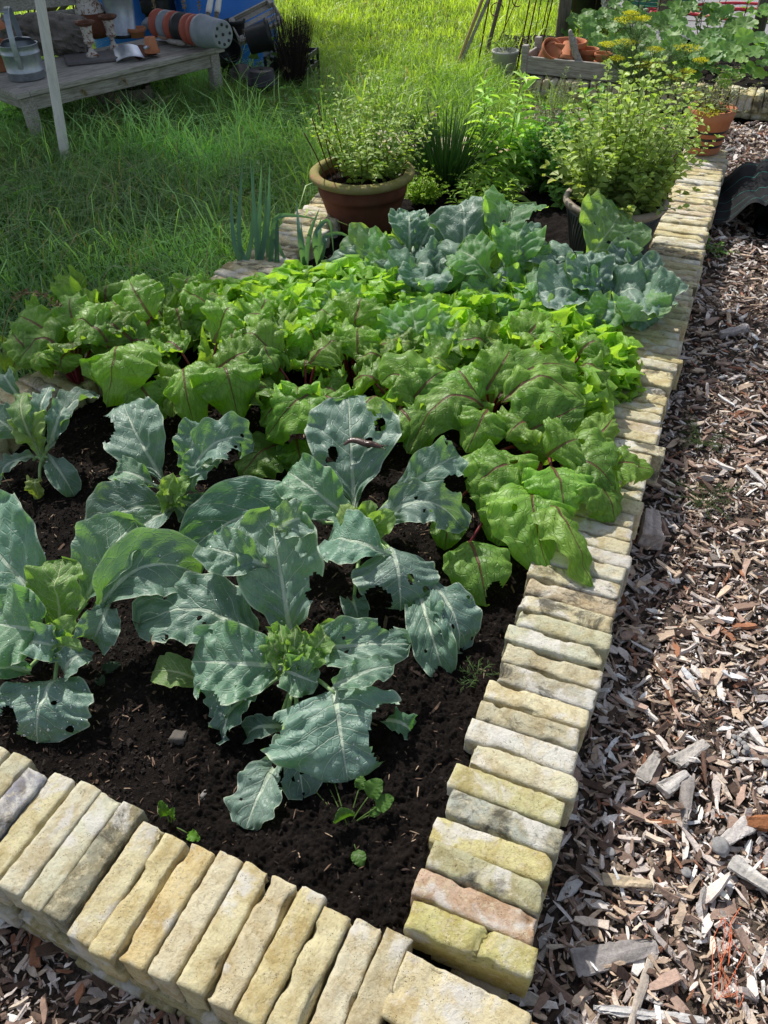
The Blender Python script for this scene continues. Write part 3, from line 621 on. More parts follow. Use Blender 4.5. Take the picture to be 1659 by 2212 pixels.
# --- A: front centre
A = plant('cauliflower_plant', 'blue-green cauliflower in the front centre, its largest leaf reaching toward the brick corner', 'cauliflower', 640, 1440, .21, CG); stem(A)
put_leaf(A, (628, 1372, .235), (583, 1094, .44), .215, kind='torn', nh=(.15, -.75, .65), ruf=.016, bites=4, arch=.02, fold=.12, nu=46, nv=25, curl=.05, bump=.007)
put_leaf(A, (585, 1225, .36), (436, 1180, .385), .12, kind='cauli', nh=(.1, -.6, .75), ruf=.016, bites=2, nu=32, nv=19, pet=False, bump=.007)
put_leaf(A, (598, 1150, .40), (668, 1118, .415), .10, kind='cauli', nh=(-.1, -.6, .75), ruf=.02, bites=1, nu=26, nv=17, pet=False, bump=.007)
put_leaf(A, (722, 1488, .235), (752, 1692, .165), .30, kind='round', nh=(0, -.25, 1), ruf=.014, bites=4, arch=.03, fold=.06, nu=44, nv=31, curl=-.12, bump=.006, lobe=.14)
put_leaf(A, (716, 1488, .25), (850, 1436, .28), .07, kind='torn', nh=(0, -.3, 1), ruf=.014, bites=3, arch=.02, nu=30, nv=13, pet=False)
put_leaf(A, (560, 1402, .225), (293, 1345, .25), .19, kind='torn', nh=(0, -.25, 1), ruf=.02, holes=5, bites=5, arch=.03, fold=.1, nu=44, nv=25, bump=.007, mid=(440, 1318, .30))
put_leaf(A, (610, 1440, .24), (405, 1428, .25), .19, kind='cabb', col=(.98, 1.06, .84), nh=(0, -.55, .85), ruf=.024, bites=2, arch=.03, fold=.1, nu=40, nv=25, bump=.006)
put_leaf(A, (600, 1440, .25), (690, 1478, .25), .09, kind='cauli', col=(.95, 1.06, .8), nh=(0, -.6, .8), ruf=.02, arch=.02, nu=26, nv=15)
put_leaf(A, (655, 1410, .235), (890, 1388, .275), .125, kind='torn', nh=(0, -.45, .9), ruf=.022, holes=5, bites=4, arch=.03, nu=40, nv=21, bump=.007)
put_leaf(A, (604, 1640, .145), (527, 1790, .14), .115, kind='torn', nh=(-.1, -.2, 1), ruf=.010, holes=4, bites=6, arch=.015, nu=36, nv=21, lobe=.2)
put_leaf(A, (450, 1478, .165), (334, 1450, .17), .082, kind='cabb', mat='young', col=(.75, .8, .9), nh=(0, -.3, 1), ruf=.008, nu=20, nv=13)
put_leaf(A, (565, 1488, .205), (468, 1604, .15), .085, kind='long', nh=(-.5, -.5, .7), ruf=.016, holes=2, bites=3, nu=30, nv=15, col=(.8, .85, .9))
put_leaf(A, (540, 1430, .22), (470, 1560, .17), .10, kind='cauli', nh=(-.5, -.6, .6), ruf=.014, bites=2, nu=30, nv=15, col=(.7, .8, .8))
put_leaf(A, (640, 1570, .16), (655, 1722, .135), .12, kind='torn', nh=(0, -.1, 1), ruf=.01, holes=3, bites=5, nu=30, nv=17, col=(.65, .75, .7))
put_leaf(A, (610, 1575, .15), (528, 1592, .14), .062, kind='cabb', nh=(0, -.2, 1), ruf=.006, nu=18, nv=11, col=(.7, .8, .75))
put_leaf(A, (830, 1560, .14), (898, 1590, .128), .06, kind='torn', nh=(0, -.2, 1), ruf=.01, bites=4, nu=20, nv=11, col=(.55, .75, .5), root=at(830, 1560, .12))
for (tx, ty, tz, w) in ((600, 1335, .33, .075), (662, 1352, .34, .07), (706, 1395, .30, .08), (640, 1338, .35, .06), (560, 1340, .33, .07), (620, 1400, .30, .05), (655, 1430, .27, .05), (735, 1330, .32, .09)):
    put_leaf(A, (640+(tx-640)*.25, 1440+(ty-1440)*.25, .24), (640+(tx-640)*.85, 1440+(ty-1440)*.85, tz-.02), w*.75, kind='torn', mat='young', nh=(0, -.8, .6), ruf=.014, nu=24, nv=13, curl=.1, bites=1, col=(.8, .88, .85))
# --- B: front left
B_ = plant('cauliflower_plant', 'blue-green cauliflower cut off by the left frame edge, waterdrops on its broad front leaf', 'cauliflower', 135, 1372, .21, CG); stem(B_)
put_leaf(B_, (84, 1294, .25), (-75, 1105, .36), .255, kind='cabb', nh=(.25, -.7, .7), ruf=.016, arch=.02, nu=36, nv=25, fold=.15, bump=.006)
put_leaf(B_, (182, 1312, .255), (288, 1116, .38), .17, kind='cauli', nh=(-.1, -.6, .75), ruf=.014, arch=.02, nu=32, nv=21, curl=.1)
put_leaf(B_, (205, 1335, .25), (445, 1245, .285), .165, kind='cauli', nh=(0, -.55, .85), ruf=.014, nu=40, nv=25, fold=.15, curl=.1, mid=(310, 1225, .345))
put_leaf(B_, (238, 1298, .27), (196, 1398, .215), .10, kind='cauli', nh=(.4, -.5, .8), ruf=.018, nu=26, nv=17, fold=.25)
put_leaf(B_, (140, 1358, .235), (132, 1203, .365), .135, kind='cabb', mat='young', col=(.8, .85, .9), nh=(0, -.8, .6), ruf=.016, nu=30, nv=21, bump=.007)
put_leaf(B_, (118, 1368, .25), (-25, 1345, .29), .19, kind='cauli', nh=(.1, -.6, .85), ruf=.03, nu=34, nv=23, fold=.1, col=(.95, 1.06, .82))
put_leaf(B_, (60, 1392, .25), (150, 1405, .24), .085, kind='cauli', nh=(0, -.4, .9), ruf=.024, nu=26, nv=15)
put_leaf(B_, (122, 1462, .205), (72, 1612, .155), .225, kind='round', nh=(0, -.2, 1), ruf=.012, nu=46, nv=29, holes=2, bites=2, fold=-.08, arch=.03, seed=77, drops=160, lobe=.08)
put_leaf(B_, (140, 1462, .205), (204, 1412, .22), .075, kind='beet', nh=(0, -.3, 1), ruf=.008, nu=20, nv=13, bites=1)
put_leaf(B_, (66, 1452, .19), (-25, 1448, .18), .09, kind='cabb', nh=(0, -.3, 1), ruf=.008, nu=20, nv=13, col=(.8, .95, .75))
for (tx, ty, tz, w) in ((160, 1330, .31, .06), (110, 1345, .3, .06), (180, 1400, .26, .06), (150, 1390, .26, .05), (120, 1400, .27, .05)):
    put_leaf(B_, (135, 1375, .22), (tx, ty, tz), w, kind='torn', mat='young', nh=(0, -.8, .6), ruf=.012, nu=20, nv=11)
# --- C: middle left
Cc = plant('cauliflower_plant', 'cauliflower with one tall oval leaf standing up against the beet leaves', 'cauliflower', 375, 1078, .21, CG); stem(Cc)
put_leaf(Cc, (354, 1044, .25), (255, 858, .40), .19, kind='cauli', nh=(.1, -.8, .6), ruf=.012, arch=.015, nu=40, nv=25, bites=2, bump=.006)
put_leaf(Cc, (402, 1040, .26), (552, 955, .33), .14, kind='torn', nh=(0, -.5, .85), ruf=.02, holes=5, bites=4, nu=40, nv=21, mid=(470, 955, .37))
put_leaf(Cc, (404, 1018, .27), (440, 905, .38), .11, kind='torn', nh=(0, -.8, .6), ruf=.014, holes=2, bites=2, nu=30, nv=17)
put_leaf(Cc, (348, 1056, .245), (236, 1016, .27), .085, kind='cauli', col=(.95, 1.06, .82), nh=(0, -.4, .9), ruf=.012, nu=26, nv=15)
put_leaf(Cc, (390, 1062, .25), (400, 1066, .25), .01, kind='cauli', pet=False, nu=5, nv=5)
put_leaf(Cc, (486, 988, .30), (402, 1062, .25), .075, kind='torn', nh=(0, -.3, 1), ruf=.016, bites=2, nu=28, nv=13)
put_leaf(Cc, (374, 1098, .20), (172, 1152, .20), .185, kind='cauli', nh=(.05, -.45, .9), ruf=.010, nu=36, nv=23, fold=.1, mid=(280, 1100, .245))
put_leaf(Cc, (376, 1096, .20), (238, 1206, .18), .09, kind='long', nh=(.3, -.3, 1), ruf=.008, nu=30, nv=15, bites=2)
for (tx, ty, tz, w) in ((375, 1022, .33, .06), (408, 1030, .31, .06), (350, 1040, .3, .05), (430, 1090, .18, .06), (470, 1085, .17, .05), (420, 1120, .15, .06), (395, 1060, .28, .04)):
    put_leaf(Cc, (375, 1082, .22), (tx, ty, tz), w, kind='torn', mat='young' if tz > .2 else 'caul', nh=(0, -.7, .7), ruf=.012, nu=20, nv=11)
# --- D: centre, with the slug
D_ = plant('cauliflower_plant', 'cauliflower in the centre, a brown slug on its upright leaf', 'cauliflower', 785, 1140, .22, CG); stem(D_)
SLUGLEAF = put_leaf(D_, (766, 1098, .26), (752, 850, .45), .255, kind='cauli', nh=(0, -.8, .6), ruf=.014, holes=4, bites=4, arch=.012, nu=48, nv=29, seed=4242, hr=(.07, .13), lobe=.14, bump=.006)
put_leaf(D_, (757, 1122, .26), (612, 1010, .345), .15, kind='torn', col=(.95, 1.06, .82), nh=(0, -.65, .75), ruf=.02, bites=3, nu=36, nv=21)
put_leaf(D_, (705, 1128, .235), (392, 1192, .22), .21, kind='cauli', nh=(0, -.5, .88), ruf=.010, nu=40, nv=25, fold=.12, mid=(550, 1108, .275), bites=1, col=(.9, 1, .9))
put_leaf(D_, (812, 1152, .26), (1014, 1140, .25), .13, kind='torn', nh=(0, -.5, .88), ruf=.022, holes=4, bites=4, nu=40, nv=21, mid=(905, 1082, .34))
put_leaf(D_, (846, 1182, .29), (868, 1325, .20), .22, kind='round', nh=(.15, -.35, 1), ruf=.012, holes=2, bites=2, fold=-.22, nu=36, nv=25, arch=.03)
put_leaf(D_, (842, 1200, .285), (694, 1158, .275), .15, kind='cauli', nh=(-.1, -.4, 1), ruf=.014, nu=30, nv=19, arch=.03)
put_leaf(D_, (902, 1262, .20), (962, 1468, .14), .115, kind='torn', nh=(-.2, -.3, 1), ruf=.012, holes=9, bites=4, nu=44, nv=25, col=(.75, .85, .85))
put_leaf(D_, (925, 1262, .21), (1005, 1412, .15), .13, kind='cauli', nh=(.35, -.3, 1), ruf=.010, holes=4, bites=2, nu=36, nv=21, col=(.75, .85, .85))
put_leaf(D_, (855, 1068, .29), (1005, 972, .36), .13, kind='torn', nh=(0, -.65, .75), ruf=.018, bites=4, holes=2, nu=36, nv=19)
put_leaf(D_, (760, 1300, .16), (775, 1340, .15), .07, kind='cabb', nh=(0, -.3, 1), nu=18, nv=11, col=(.7, .8, .8))
for (tx, ty, tz, w) in ((800, 1080, .35, .07), (772, 1095, .34, .06), (820, 1120, .31, .06), (735, 1090, .33, .07), (760, 1140, .29, .05), (850, 1105, .33, .08)):
    put_leaf(D_, (785, 1150, .23), (tx, ty, tz), w, kind='torn', mat='young', nh=(0, -.8, .6), ruf=.014, nu=22, nv=13, bites=1)
# --- E: far left
E_ = plant('cauliflower_plant', 'smaller cauliflower plant by the left bed wall, with a bright yellow-green heart leaf', 'cauliflower', 88, 985, .20, CG); stem(E_)
put_leaf(E_, (88, 978, .215), (66, 870, .33), .115, kind='cabb', mat='young', nh=(0, -.8, .6), ruf=.014, nu=30, nv=19)
put_leaf(E_, (112, 968, .23), (206, 835, .32), .105, kind='cauli', nh=(-.2, -.5, .85), ruf=.014, nu=30, nv=19, fold=.3)
put_leaf(E_, (112, 960, .24), (150, 862, .32), .075, kind='torn', nh=(.2, -.7, .7), ruf=.014, bites=2, nu=26, nv=15)
put_leaf(E_, (104, 986, .195), (162, 1068, .145), .088, kind='cauli', nh=(.1, -.2, 1), ruf=.006, nu=26, nv=17, arch=.02)
put_leaf(E_, (58, 952, .235), (-25, 892, .30), .115, kind='cauli', nh=(0, -.5, .85), ruf=.012, nu=26, nv=17)
put_leaf(E_, (80, 990, .19), (-10, 1045, .15), .07, kind='torn', nh=(0, -.2, 1), ruf=.01, bites=2, nu=26, nv=13)
put_leaf(E_, (76, 962, .25), (52, 846, .34), .07, kind='cauli', mat='young', col=(.7, .8, 1), nh=(0, -.8, .6), ruf=.012, nu=22, nv=13)
put_leaf(E_, (94, 955, .25), (108, 828, .35), .06, kind='torn', nh=(0, -.8, .6), ruf=.012, bites=3, nu=26, nv=13)
put_leaf(E_, (50, 866, .30), (16, 796, .36), .07, kind='cauli', nh=(0, -.8, .6), ruf=.008, nu=22, nv=13)
put_leaf(E_, (86, 1032, .16), (86, 1078, .128), .055, kind='torn', nh=(0, -.2, 1), ruf=.012, bites=3, nu=22, nv=13, mat='young', col=(.9, .8, .6))

# --- beets
BG = 'beet plants in the crowded band across the bed'
def beet(label, bx, by, leaves, rnd=0, seed=0, top=.36, group=BG, dirs=None):
    p = at(bx, by, .12); z0 = float(zsoil(p[0], p[1])); t = thing('beet_plant', label, 'beetroot', (p[0], p[1], z0), group); t['_h'] = [float(p[0]), float(p[1]), z0+.05]
    r = np.random.default_rng(900+seed)
    for L in leaves:
        b, q, w = L[0], L[1], L[2]; k = dict(L[3]) if len(L) > 3 else {}
        k.setdefault('nh', (0, -.45, .9)); k.setdefault('ruf', .014); k.setdefault('nu', 34); k.setdefault('nv', 21); k.setdefault('bump', .0062); k.setdefault('curl', -.15)
        put_leaf(t, b, q, w, 'beet', True, 'petiole_red', .0055, bend=(0, 0, .07), kind=k.pop('kind', 'beet'), **k)
    for i in range(rnd):
        a = i*2.399+r.uniform(-.4, .4)+seed; e = r.uniform(.03, .11); hh = top*r.uniform(.55, 1.0)-.02; L = r.uniform(.13, .21); w = L*r.uniform(.62, .85)
        d = np.array([math.cos(a), math.sin(a), 0]); B = np.array([p[0], p[1], z0])+d*e+np.array([0, 0, hh*.72]); T = B+d*L*r.uniform(.5, .85)+np.array([0, 0, L*r.uniform(-.55, .45)])
        _ls[0] += 1; mid = (B+T)/2+np.array([0, 0, L*r.uniform(.14, .3)])
        put_leaf(t, tuple(B), tuple(T), w, 'beet', True, 'petiole_red', .005, bend=(0, 0, .03), kind='beet', nh=(d[0]*-.2, d[1]*-.2-.1, 1), ruf=r.uniform(.012, .022), nu=24, nv=15, bump=.010, curl=r.uniform(-.25, .15), fold=r.uniform(-.1, .3), Mid=2*mid-(B+T)/2, fr=r.uniform(2.5, 4.5), bites=int(r.random() < .4), holes=int(r.random() < .3), jc=.13, tw=r.uniform(-.5, .5))
    return t
beet('beet plant spilling over the right brick coping with its long drooping leaves', 1165, 1010, [
    ((1062, 978, .27), (1096, 1120, .20), .215, dict(nh=(0, -.35, 1), bites=1, holes=2, mid=(1072, 1010, .29), nu=40, nv=27)),
    ((1154, 1062, .26), (1182, 1232, .19), .20, dict(nh=(.1, -.35, 1), holes=1, fold=.0, mid=(1152, 1100, .285), nu=40, nv=27)),
    ((1160, 1070, .26), (1278, 1268, .20), .105, dict(nh=(.45, -.3, .9), mid=(1222, 1125, .29), nu=40, nv=19, fold=-.25)),
    ((1208, 1005, .27), (1330, 1060, .26), .20, dict(nh=(.1, -.5, .9), bites=3, holes=2, mid=(1275, 1000, .31), nu=40, nv=25)),
    ((1290, 1015, .28), (1412, 1020, .255), .11, dict(nh=(0, -.3, 1), bites=2, holes=2, mid=(1350, 1000, .29))),
    ((1240, 990, .27), (1325, 900, .30), .10, dict(nh=(.2, -.6, .8), bites=2)),
    ((1250, 1020, .26), (1330, 1130, .2), .15, dict(nh=(.3, -.3, 1), bites=1)),
    ((1012, 1165, .19), (1052, 1312, .145), .155, dict(nh=(0, -.2, 1), ruf=.008, bites=2, col=(.75, .8, .75), nu=40, nv=25, bump=.004)),
    ((975, 1085, .20), (960, 1190, .165), .11, dict(nh=(0, -.3, 1), bites=2, col=(.75, .8, .75))),
    ((1120, 1030, .24), (1075, 1180, .18), .17, dict(nh=(0, -.3, 1), col=(.85, .9, .8))),
    ((1190, 1010, .28), (1215, 1120, .24), .17, dict(nh=(.1, -.4, .9))),
    ((1120, 1000, .28), (1010, 1060, .24), .15, dict(nh=(-.1, -.4, .9))),
    ((1180, 985, .3), (1255, 945, .33), .15, dict(nh=(0, -.6, .8)))], 2, 1)
beet('beet plant right of centre with a heart-shaped leaf folded toward the viewer', 1055, 940, [
    ((1052, 888, .33), (1008, 978, .27), .155, dict(nh=(0, -.35, 1), fold=-.1, mid=(1040, 905, .35))),
    ((1045, 880, .33), (882, 980, .25), .155, dict(nh=(-.35, -.45, .85), mid=(958, 862, .375), fold=-.15, nu=38)),
    ((1096, 950, .27), (1268, 868, .34), .195, dict(nh=(0, -.75, .65), ruf=.010, col=(.8, .9, .8), nu=40, nv=27, mid=(1175, 915, .33))),
    ((1075, 860, .35), (1250, 800, .38), .145, dict(nh=(0, -.4, .9), bites=2, mid=(1160, 790, .40))),
    ((1085, 870, .35), (1258, 880, .33), .10, dict(nh=(.1, -.3, 1), ruf=.02, mid=(1175, 815, .40))),
    ((1035, 870, .34), (975, 800, .36), .14, dict(nh=(0, -.5, .9))),
    ((1045, 850, .35), (1110, 745, .42), .13, dict(nh=(0, -.7, .7)))], 2, 2)
beet('beet plant in the centre behind the slug leaf', 870, 945, [
    ((905, 880, .32), (820, 830, .36), .17, dict(nh=(0, -.45, .9), mid=(865, 810, .39))),
    ((890, 870, .32), (960, 800, .38), .15, dict(nh=(0, -.5, .85))),
    ((860, 880, .32), (905, 965, .24), .15, dict(nh=(0, -.3, 1)))], 4, 3)
beet('beet plant in the middle with a broad leaf bending left on a red midrib', 665, 925, [
    ((690, 852, .33), (575, 950, .24), .18, dict(nh=(-.1, -.35, 1), mid=(640, 868, .355), nu=40, nv=25)),
    ((700, 856, .33), (738, 905, .28), .12, dict(nh=(.1, -.35, 1))),
    ((650, 870, .30), (560, 920, .26), .12, dict(nh=(0, -.3, 1), col=(.9, .95, .7))),
    ((610, 960, .18), (520, 1035, .15), .16, dict(nh=(0, -.2, 1), col=(.6, .7, .6), bump=.004)),
    ((640, 950, .2), (655, 1030, .15), .12, dict(nh=(0, -.2, 1), col=(.7, .75, .6)))], 7, 4)
beet('beet plant left of the middle, two rounded leaves hanging forward side by side', 455, 900, [
    ((485, 802, .36), (518, 915, .26), .19, dict(nh=(.1, -.35, 1), mid=(492, 812, .39), nu=40, nv=27, ruf=.02)),
    ((398, 800, .35), (422, 930, .25), .15, dict(nh=(-.2, -.4, .9), mid=(398, 822, .375), nu=38, nv=23, fold=-.15)),
    ((470, 800, .36), (560, 760, .38), .14, dict(nh=(0, -.5, .85)))], 7, 5)
beet('beet plant near the left wall with the widest leaf facing the viewer', 290, 880, [
    ((255, 752, .37), (232, 880, .26), .215, dict(nh=(0, -.4, .95), mid=(246, 772, .40), nu=40, nv=27, fold=-.12)),
    ((330, 690, .38), (280, 605, .45), .15, dict(nh=(0, -.7, .7))),
    ((300, 830, .3), (350, 912, .22), .13, dict(nh=(0, -.3, 1))),
    ((290, 740, .36), (215, 690, .38), .13, dict(nh=(0, -.5, .85)))], 7, 6)
beet('leftmost beet plant leaning over the left bed wall on dark red stalks', 182, 862, [
    ((120, 745, .36), (35, 790, .30), .15, dict(nh=(-.1, -.4, .9), mid=(80, 735, .37))),
    ((110, 720, .37), (48, 690, .36), .12, dict(nh=(0, -.6, .8))),
    ((150, 760, .34), (140, 810, .29), .12, dict(nh=(0, -.4, .9))),
    ((90, 780, .31), (30, 720, .33), .10, dict(nh=(0, -.7, .7))),
    ((165, 720, .37), (160, 640, .42), .12, dict(nh=(0, -.7, .7)))], 7, 7)
MB_LAB = 'beet plant in the second row, between the front beets and the salad leaves'
for i, (x, y, n) in enumerate(((250, 770, 9), (400, 775, 10), (530, 800, 9), (640, 815, 9), (760, 850, 10), (960, 880, 8), (1190, 905, 7), (560, 880, 6), (780, 930, 6), (330, 820, 7), (1090, 880, 6), (870, 890, 6), (130, 800, 6))):
    beet(MB_LAB, x, y, [], n, 20+i, .35)

# --- salad
SG = 'frilly salad heads'
def salad(hx, hy, hz, n, R, label, seed, H=.17):
    c = at(hx, hy, hz); z0 = float(zsoil(c[0], c[1])); t = thing('salad_plant', label, 'salad', (c[0], c[1], z0), SG); mb = MB(); r = np.random.default_rng(seed+70); cc = np.array([c[0], c[1], z0])
    for i in range(n):
        a = i*2.399+r.uniform(-.3, .3); f = (i+.5)/n; ln = R*(.65+.5*r.random()); out = .15+.85*f**.8
        d = np.array([math.cos(a), math.sin(a), 0]); hgt = (hz-z0)*(1.02-.55*f**1.6)*r.uniform(.85, 1.08)
        B = cc+d*.015+np.array([0, 0, hgt*.25]); T = cc+d*ln*out+np.array([0, 0, hgt])
        L = np.linalg.norm(T-B); mid = (B+T)/2+d*ln*.18*f+np.array([0, 0, .02])
        nrmv = -d*(1.1-.5*f)+np.array([0, 0, .7]); cl = np.array([.95, 1, .85])*(1+r.normal(0, .09))*(1.12-.32*f)
        leaf(mb, B, T, r.uniform(.075, .115), nh=nrmv, kind='lett', seed=seed*53+i, fold=r.uniform(-.1, .3), ruf=.016, fr=2.6, curl=r.uniform(-.3, .1), bump=.005, nu=17, nv=11, col=cl, lobe=.24, tooth=.22, Mid=mid)
    mb.build('leaves', M['lett'], t); m2 = MB(); stalk(m2, cc-[0, 0, .02], cc+[0, 0, .05], .016, .012); m2.build('stem', M['petiole'], t); return t
_SAL = ((600, 588), (630, 575), (700, 572), (760, 568), (820, 575), (870, 590), (650, 625), (720, 615), (790, 612), (560, 612))
LL = 'frilly bright green salad head in the back left block beside the leeks'
LR = 'frilly bright green salad head in the right block, against the brick coping'
LM = 'frilly bright green salad head in the middle, behind the beets'
for i, (x, y, lab) in enumerate(((420, 640, LL), (470, 610, LL), (540, 600, LL), (600, 640, LL), (520, 660, LL), (660, 600, LL), (690, 650, LL), (740, 590, LL), (800, 600, LL), (790, 640, LM), (860, 605, LM), (900, 650, LM), (1000, 690, LM), (950, 660, LM),
        (1085, 640, LR), (1130, 690, LR), (1060, 720, LR), (1170, 650, LR), (1190, 740, LR), (1230, 690, LR), (1300, 700, LR), (1330, 745, LR), (1275, 775, LR), (1330, 800, LR), (1260, 830, LR), (1150, 780, LR), (600, 700, LM), (700, 700, LM), (850, 690, LM), (560, 620, LL), (640, 690, LM), (760, 680, LM), (480, 680, LL), (1020, 640, LM), (1120, 610, LR))):
    salad(x, y-12*(x > 580), .345-.03*(x < 580)-.02*(x > 1280)-.02*(i % 3), 26, .13, lab, 30+i)
for i, (x, y) in enumerate(_SAL): salad(x, y, .32, 22, .12, LL if x < 780 else LM, 90+i)
# chinese cabbage leaves among the salad
Nn_ = plant('chinese_cabbage', 'pale-veined crinkled cabbage standing among the salad heads in the middle', 'cabbage', 905, 790, .24); stem(Nn_)
put_leaf(Nn_, (908, 775, .28), (886, 652, .40), .20, 'cabb', kind='cauli', nh=(0, -.75, .65), ruf=.016, bump=.012, bites=4, nu=36, nv=23)
put_leaf(Nn_, (955, 790, .28), (1060, 722, .34), .11, 'cabb', kind='cauli', nh=(.2, -.6, .8), ruf=.014, bump=.012, bites=2, nu=30, nv=17, fold=.3)
put_leaf(Nn_, (945, 790, .28), (975, 715, .36), .13, 'cabb', kind='cauli', nh=(0, -.7, .7), ruf=.014, bump=.012, bites=3, nu=30, nv=17)
put_leaf(Nn_, (870, 780, .26), (830, 690, .33), .10, 'cabb', kind='cauli', nh=(0, -.7, .7), ruf=.014, bump=.012, bites=2, nu=26, nv=15)
N2 = plant('chinese_cabbage', 'tattered cabbage eaten down to its pale veins, left of the crinkled cabbage', 'cabbage', 745, 700, .24); stem(N2)
for (tx, ty, tz, w) in ((735, 605, .38, .13), (690, 640, .35, .08), (790, 640, .35, .11), (770, 690, .3, .1), (640, 660, .33, .07), (710, 720, .28, .08)):
    put_leaf(N2, (745+(tx-745)*.2, 700+(ty-700)*.2, .26), (tx, ty, tz), w, 'cabb', kind='torn', nh=(0, -.7, .7), ruf=.016, bump=.01, bites=6, holes=4, nu=32, nv=19)

# --- cabbages at the back
KG = 'large-leaved cabbages at the back of the bed'
K1 = plant('cabbage_plant', 'big cabbage in front of the tall lemon verbena, centre of the back row', 'cabbage', 1035, 590, .26, KG); stem(K1)
K2 = plant('cabbage_plant', 'cabbage in front of the grey pot with one large sunlit leaf full of small holes', 'cabbage', 1285, 640, .24, KG); stem(K2)
K3 = plant('cabbage_plant', 'cabbage right beside the big terracotta pot', 'cabbage', 880, 570, .24, KG); stem(K3)
K4 = plant('cabbage_plant', 'blue-green cabbage at the right wall, a pointed leaf over the bricks', 'cabbage', 1350, 650, .22, KG); stem(K4)
kw = dict(nu=30, nv=21, bump=.008, ruf=.016)
for pl, b, t, w, mt, k in (
    (K3, (885, 545, .30), (882, 452, .42), .13, 'caul', dict(nh=(0, -.8, .6), bites=3)),
    (K3, (870, 545, .28), (858, 470, .40), .10, 'cabb', dict(nh=(0, -.8, .6), bites=2)),
    (K3, (900, 560, .3), (850, 585, .25), .13, 'caul', dict(nh=(0, -.4, .9))),
    (K3, (860, 570, .25), (720, 560, .24), .20, 'cabb', dict(nh=(0, -.65, .75), bites=1)),
    (K3, (840, 575, .25), (690, 580, .22), .10, 'caul', dict(nh=(0, -.6, .8), bites=1)),
    (K3, (905, 545, .3), (935, 480, .38), .10, 'caul', dict(nh=(0, -.8, .6), bites=2)),
    (K1, (1000, 560, .34), (975, 455, .43), .22, 'caul', dict(nh=(0, -.45, .9), kind='cabb', curl=-.25, mid=(1000, 455, .47))),
    (K1, (985, 545, .34), (930, 535, .31), .19, 'caul', dict(nh=(-.2, -.4, .9), kind='cabb', curl=-.3, mid=(955, 490, .40), bites=2)),
    (K1, (1075, 545, .36), (1115, 425, .48), .20, 'cabb', dict(nh=(0, -.8, .6), bites=3, kind='cabb', holes=1)),
    (K1, (1110, 585, .32), (1112, 490, .43), .16, 'cabb', dict(nh=(0, -.8, .6), kind='cabb')),
    (K1, (1150, 590, .3), (1140, 540, .37), .12, 'cabb', dict(nh=(0, -.8, .6), bites=2)),
    (K1, (1060, 600, .32), (985, 535, .39), .15, 'cabb', dict(nh=(0, -.7, .7), bites=2)),
    (K1, (1000, 580, .34), (950, 640, .22), .17, 'caul', dict(nh=(-.2, -.35, 1), curl=-.3, mid=(955, 560, .34))),
    (K1, (1120, 570, .34), (1190, 530, .37), .17, 'caul', dict(nh=(0, -.6, .8))),
    (K1, (1010, 610, .27), (945, 615, .24), .12, 'caul', dict(nh=(0, -.5, .9), bites=3)),
    (K1, (955, 612, .25), (1055, 660, .20), .10, 'caul', dict(nh=(0, -.4, .9), kind='long')),
    (K1, (1060, 650, .22), (1150, 605, .29), .12, 'cabb', dict(nh=(0, -.7, .7))),
    (K1, (1050, 640, .24), (1035, 612, .31), .10, 'cabb', dict(nh=(0, -.8, .6))),
    (K2, (1262, 572, .34), (1345, 450, .47), .235, 'cabb', dict(nh=(0, -.85, .55), holes=7, hr=(.03, .06), fold=.08, nu=40, nv=29, kind='cauli')),
    (K2, (1250, 590, .32), (1168, 600, .28), .14, 'caul', dict(nh=(-.1, -.4, .9), curl=-.25, mid=(1205, 555, .37))),
    (K2, (1276, 650, .26), (1262, 535, .41), .15, 'caul', dict(nh=(0, -.8, .6), bites=3, holes=3)),
    (K2, (1270, 660, .25), (1215, 690, .2), .12, 'caul', dict(nh=(-.1, -.5, .85), bites=3)),
    (K2, (1240, 625, .28), (1190, 560, .35), .10, 'cabb', dict(nh=(0, -.8, .6), bites=2)),
    (K2, (1300, 640, .27), (1290, 560, .36), .11, 'caul', dict(nh=(0, -.8, .6), bites=2)),
    (K4, (1325, 625, .27), (1365, 540, .36), .15, 'caul', dict(nh=(0, -.8, .6), bites=1)),
    (K4, (1350, 620, .27), (1395, 540, .35), .13, 'caul', dict(nh=(0, -.8, .6))),
    (K4, (1355, 655, .25), (1458, 585, .30), .17, 'caul', dict(nh=(.1, -.55, .85), bites=1)),
    (K4, (1350, 660, .24), (1440, 650, .24), .13, 'caul', dict(nh=(.1, -.4, .9))),
    (K4, (1340, 670, .22), (1408, 705, .21), .14, 'caul', dict(nh=(0, -.4, .9), bites=3)),
    (K4, (1330, 670, .22), (1330, 610, .32), .06, 'caul', dict(nh=(0, -.8, .6), bites=3)),
    (K4, (1310, 655, .25), (1340, 590, .33), .13, 'caul', dict(nh=(0, -.8, .6), col=(.8, .85, .85)))):
    q = dict(kw); q.update(k); q.setdefault('kind', 'cauli'); put_leaf(pl, b, t, w, mt, **q)

for i, (pl, hx, hy) in enumerate(((K1, 1035, 590), (K2, 1285, 640), (K3, 880, 570), (K4, 1350, 650), (K1, 1090, 620), (K3, 930, 600))):
    r = np.random.default_rng(i+400)
    for j in range(7):
        a = j*2.399+i; q = at(hx, hy, .27); B = q+np.array([math.cos(a), math.sin(a), 0])*.06; T = q+np.array([math.cos(a)*r.uniform(.16, .24), math.sin(a)*r.uniform(.14, .22), r.uniform(-.06, .06)]); put_leaf(pl, tuple(B), tuple(T), r.uniform(.12, .17), 'caul' if j % 3 else 'cabb', kind='cabb', nh=(0, -.4, .9), nu=24, nv=17, bump=.007, ruf=.014, arch=.04, root=at(hx, hy, .22), drops=0)
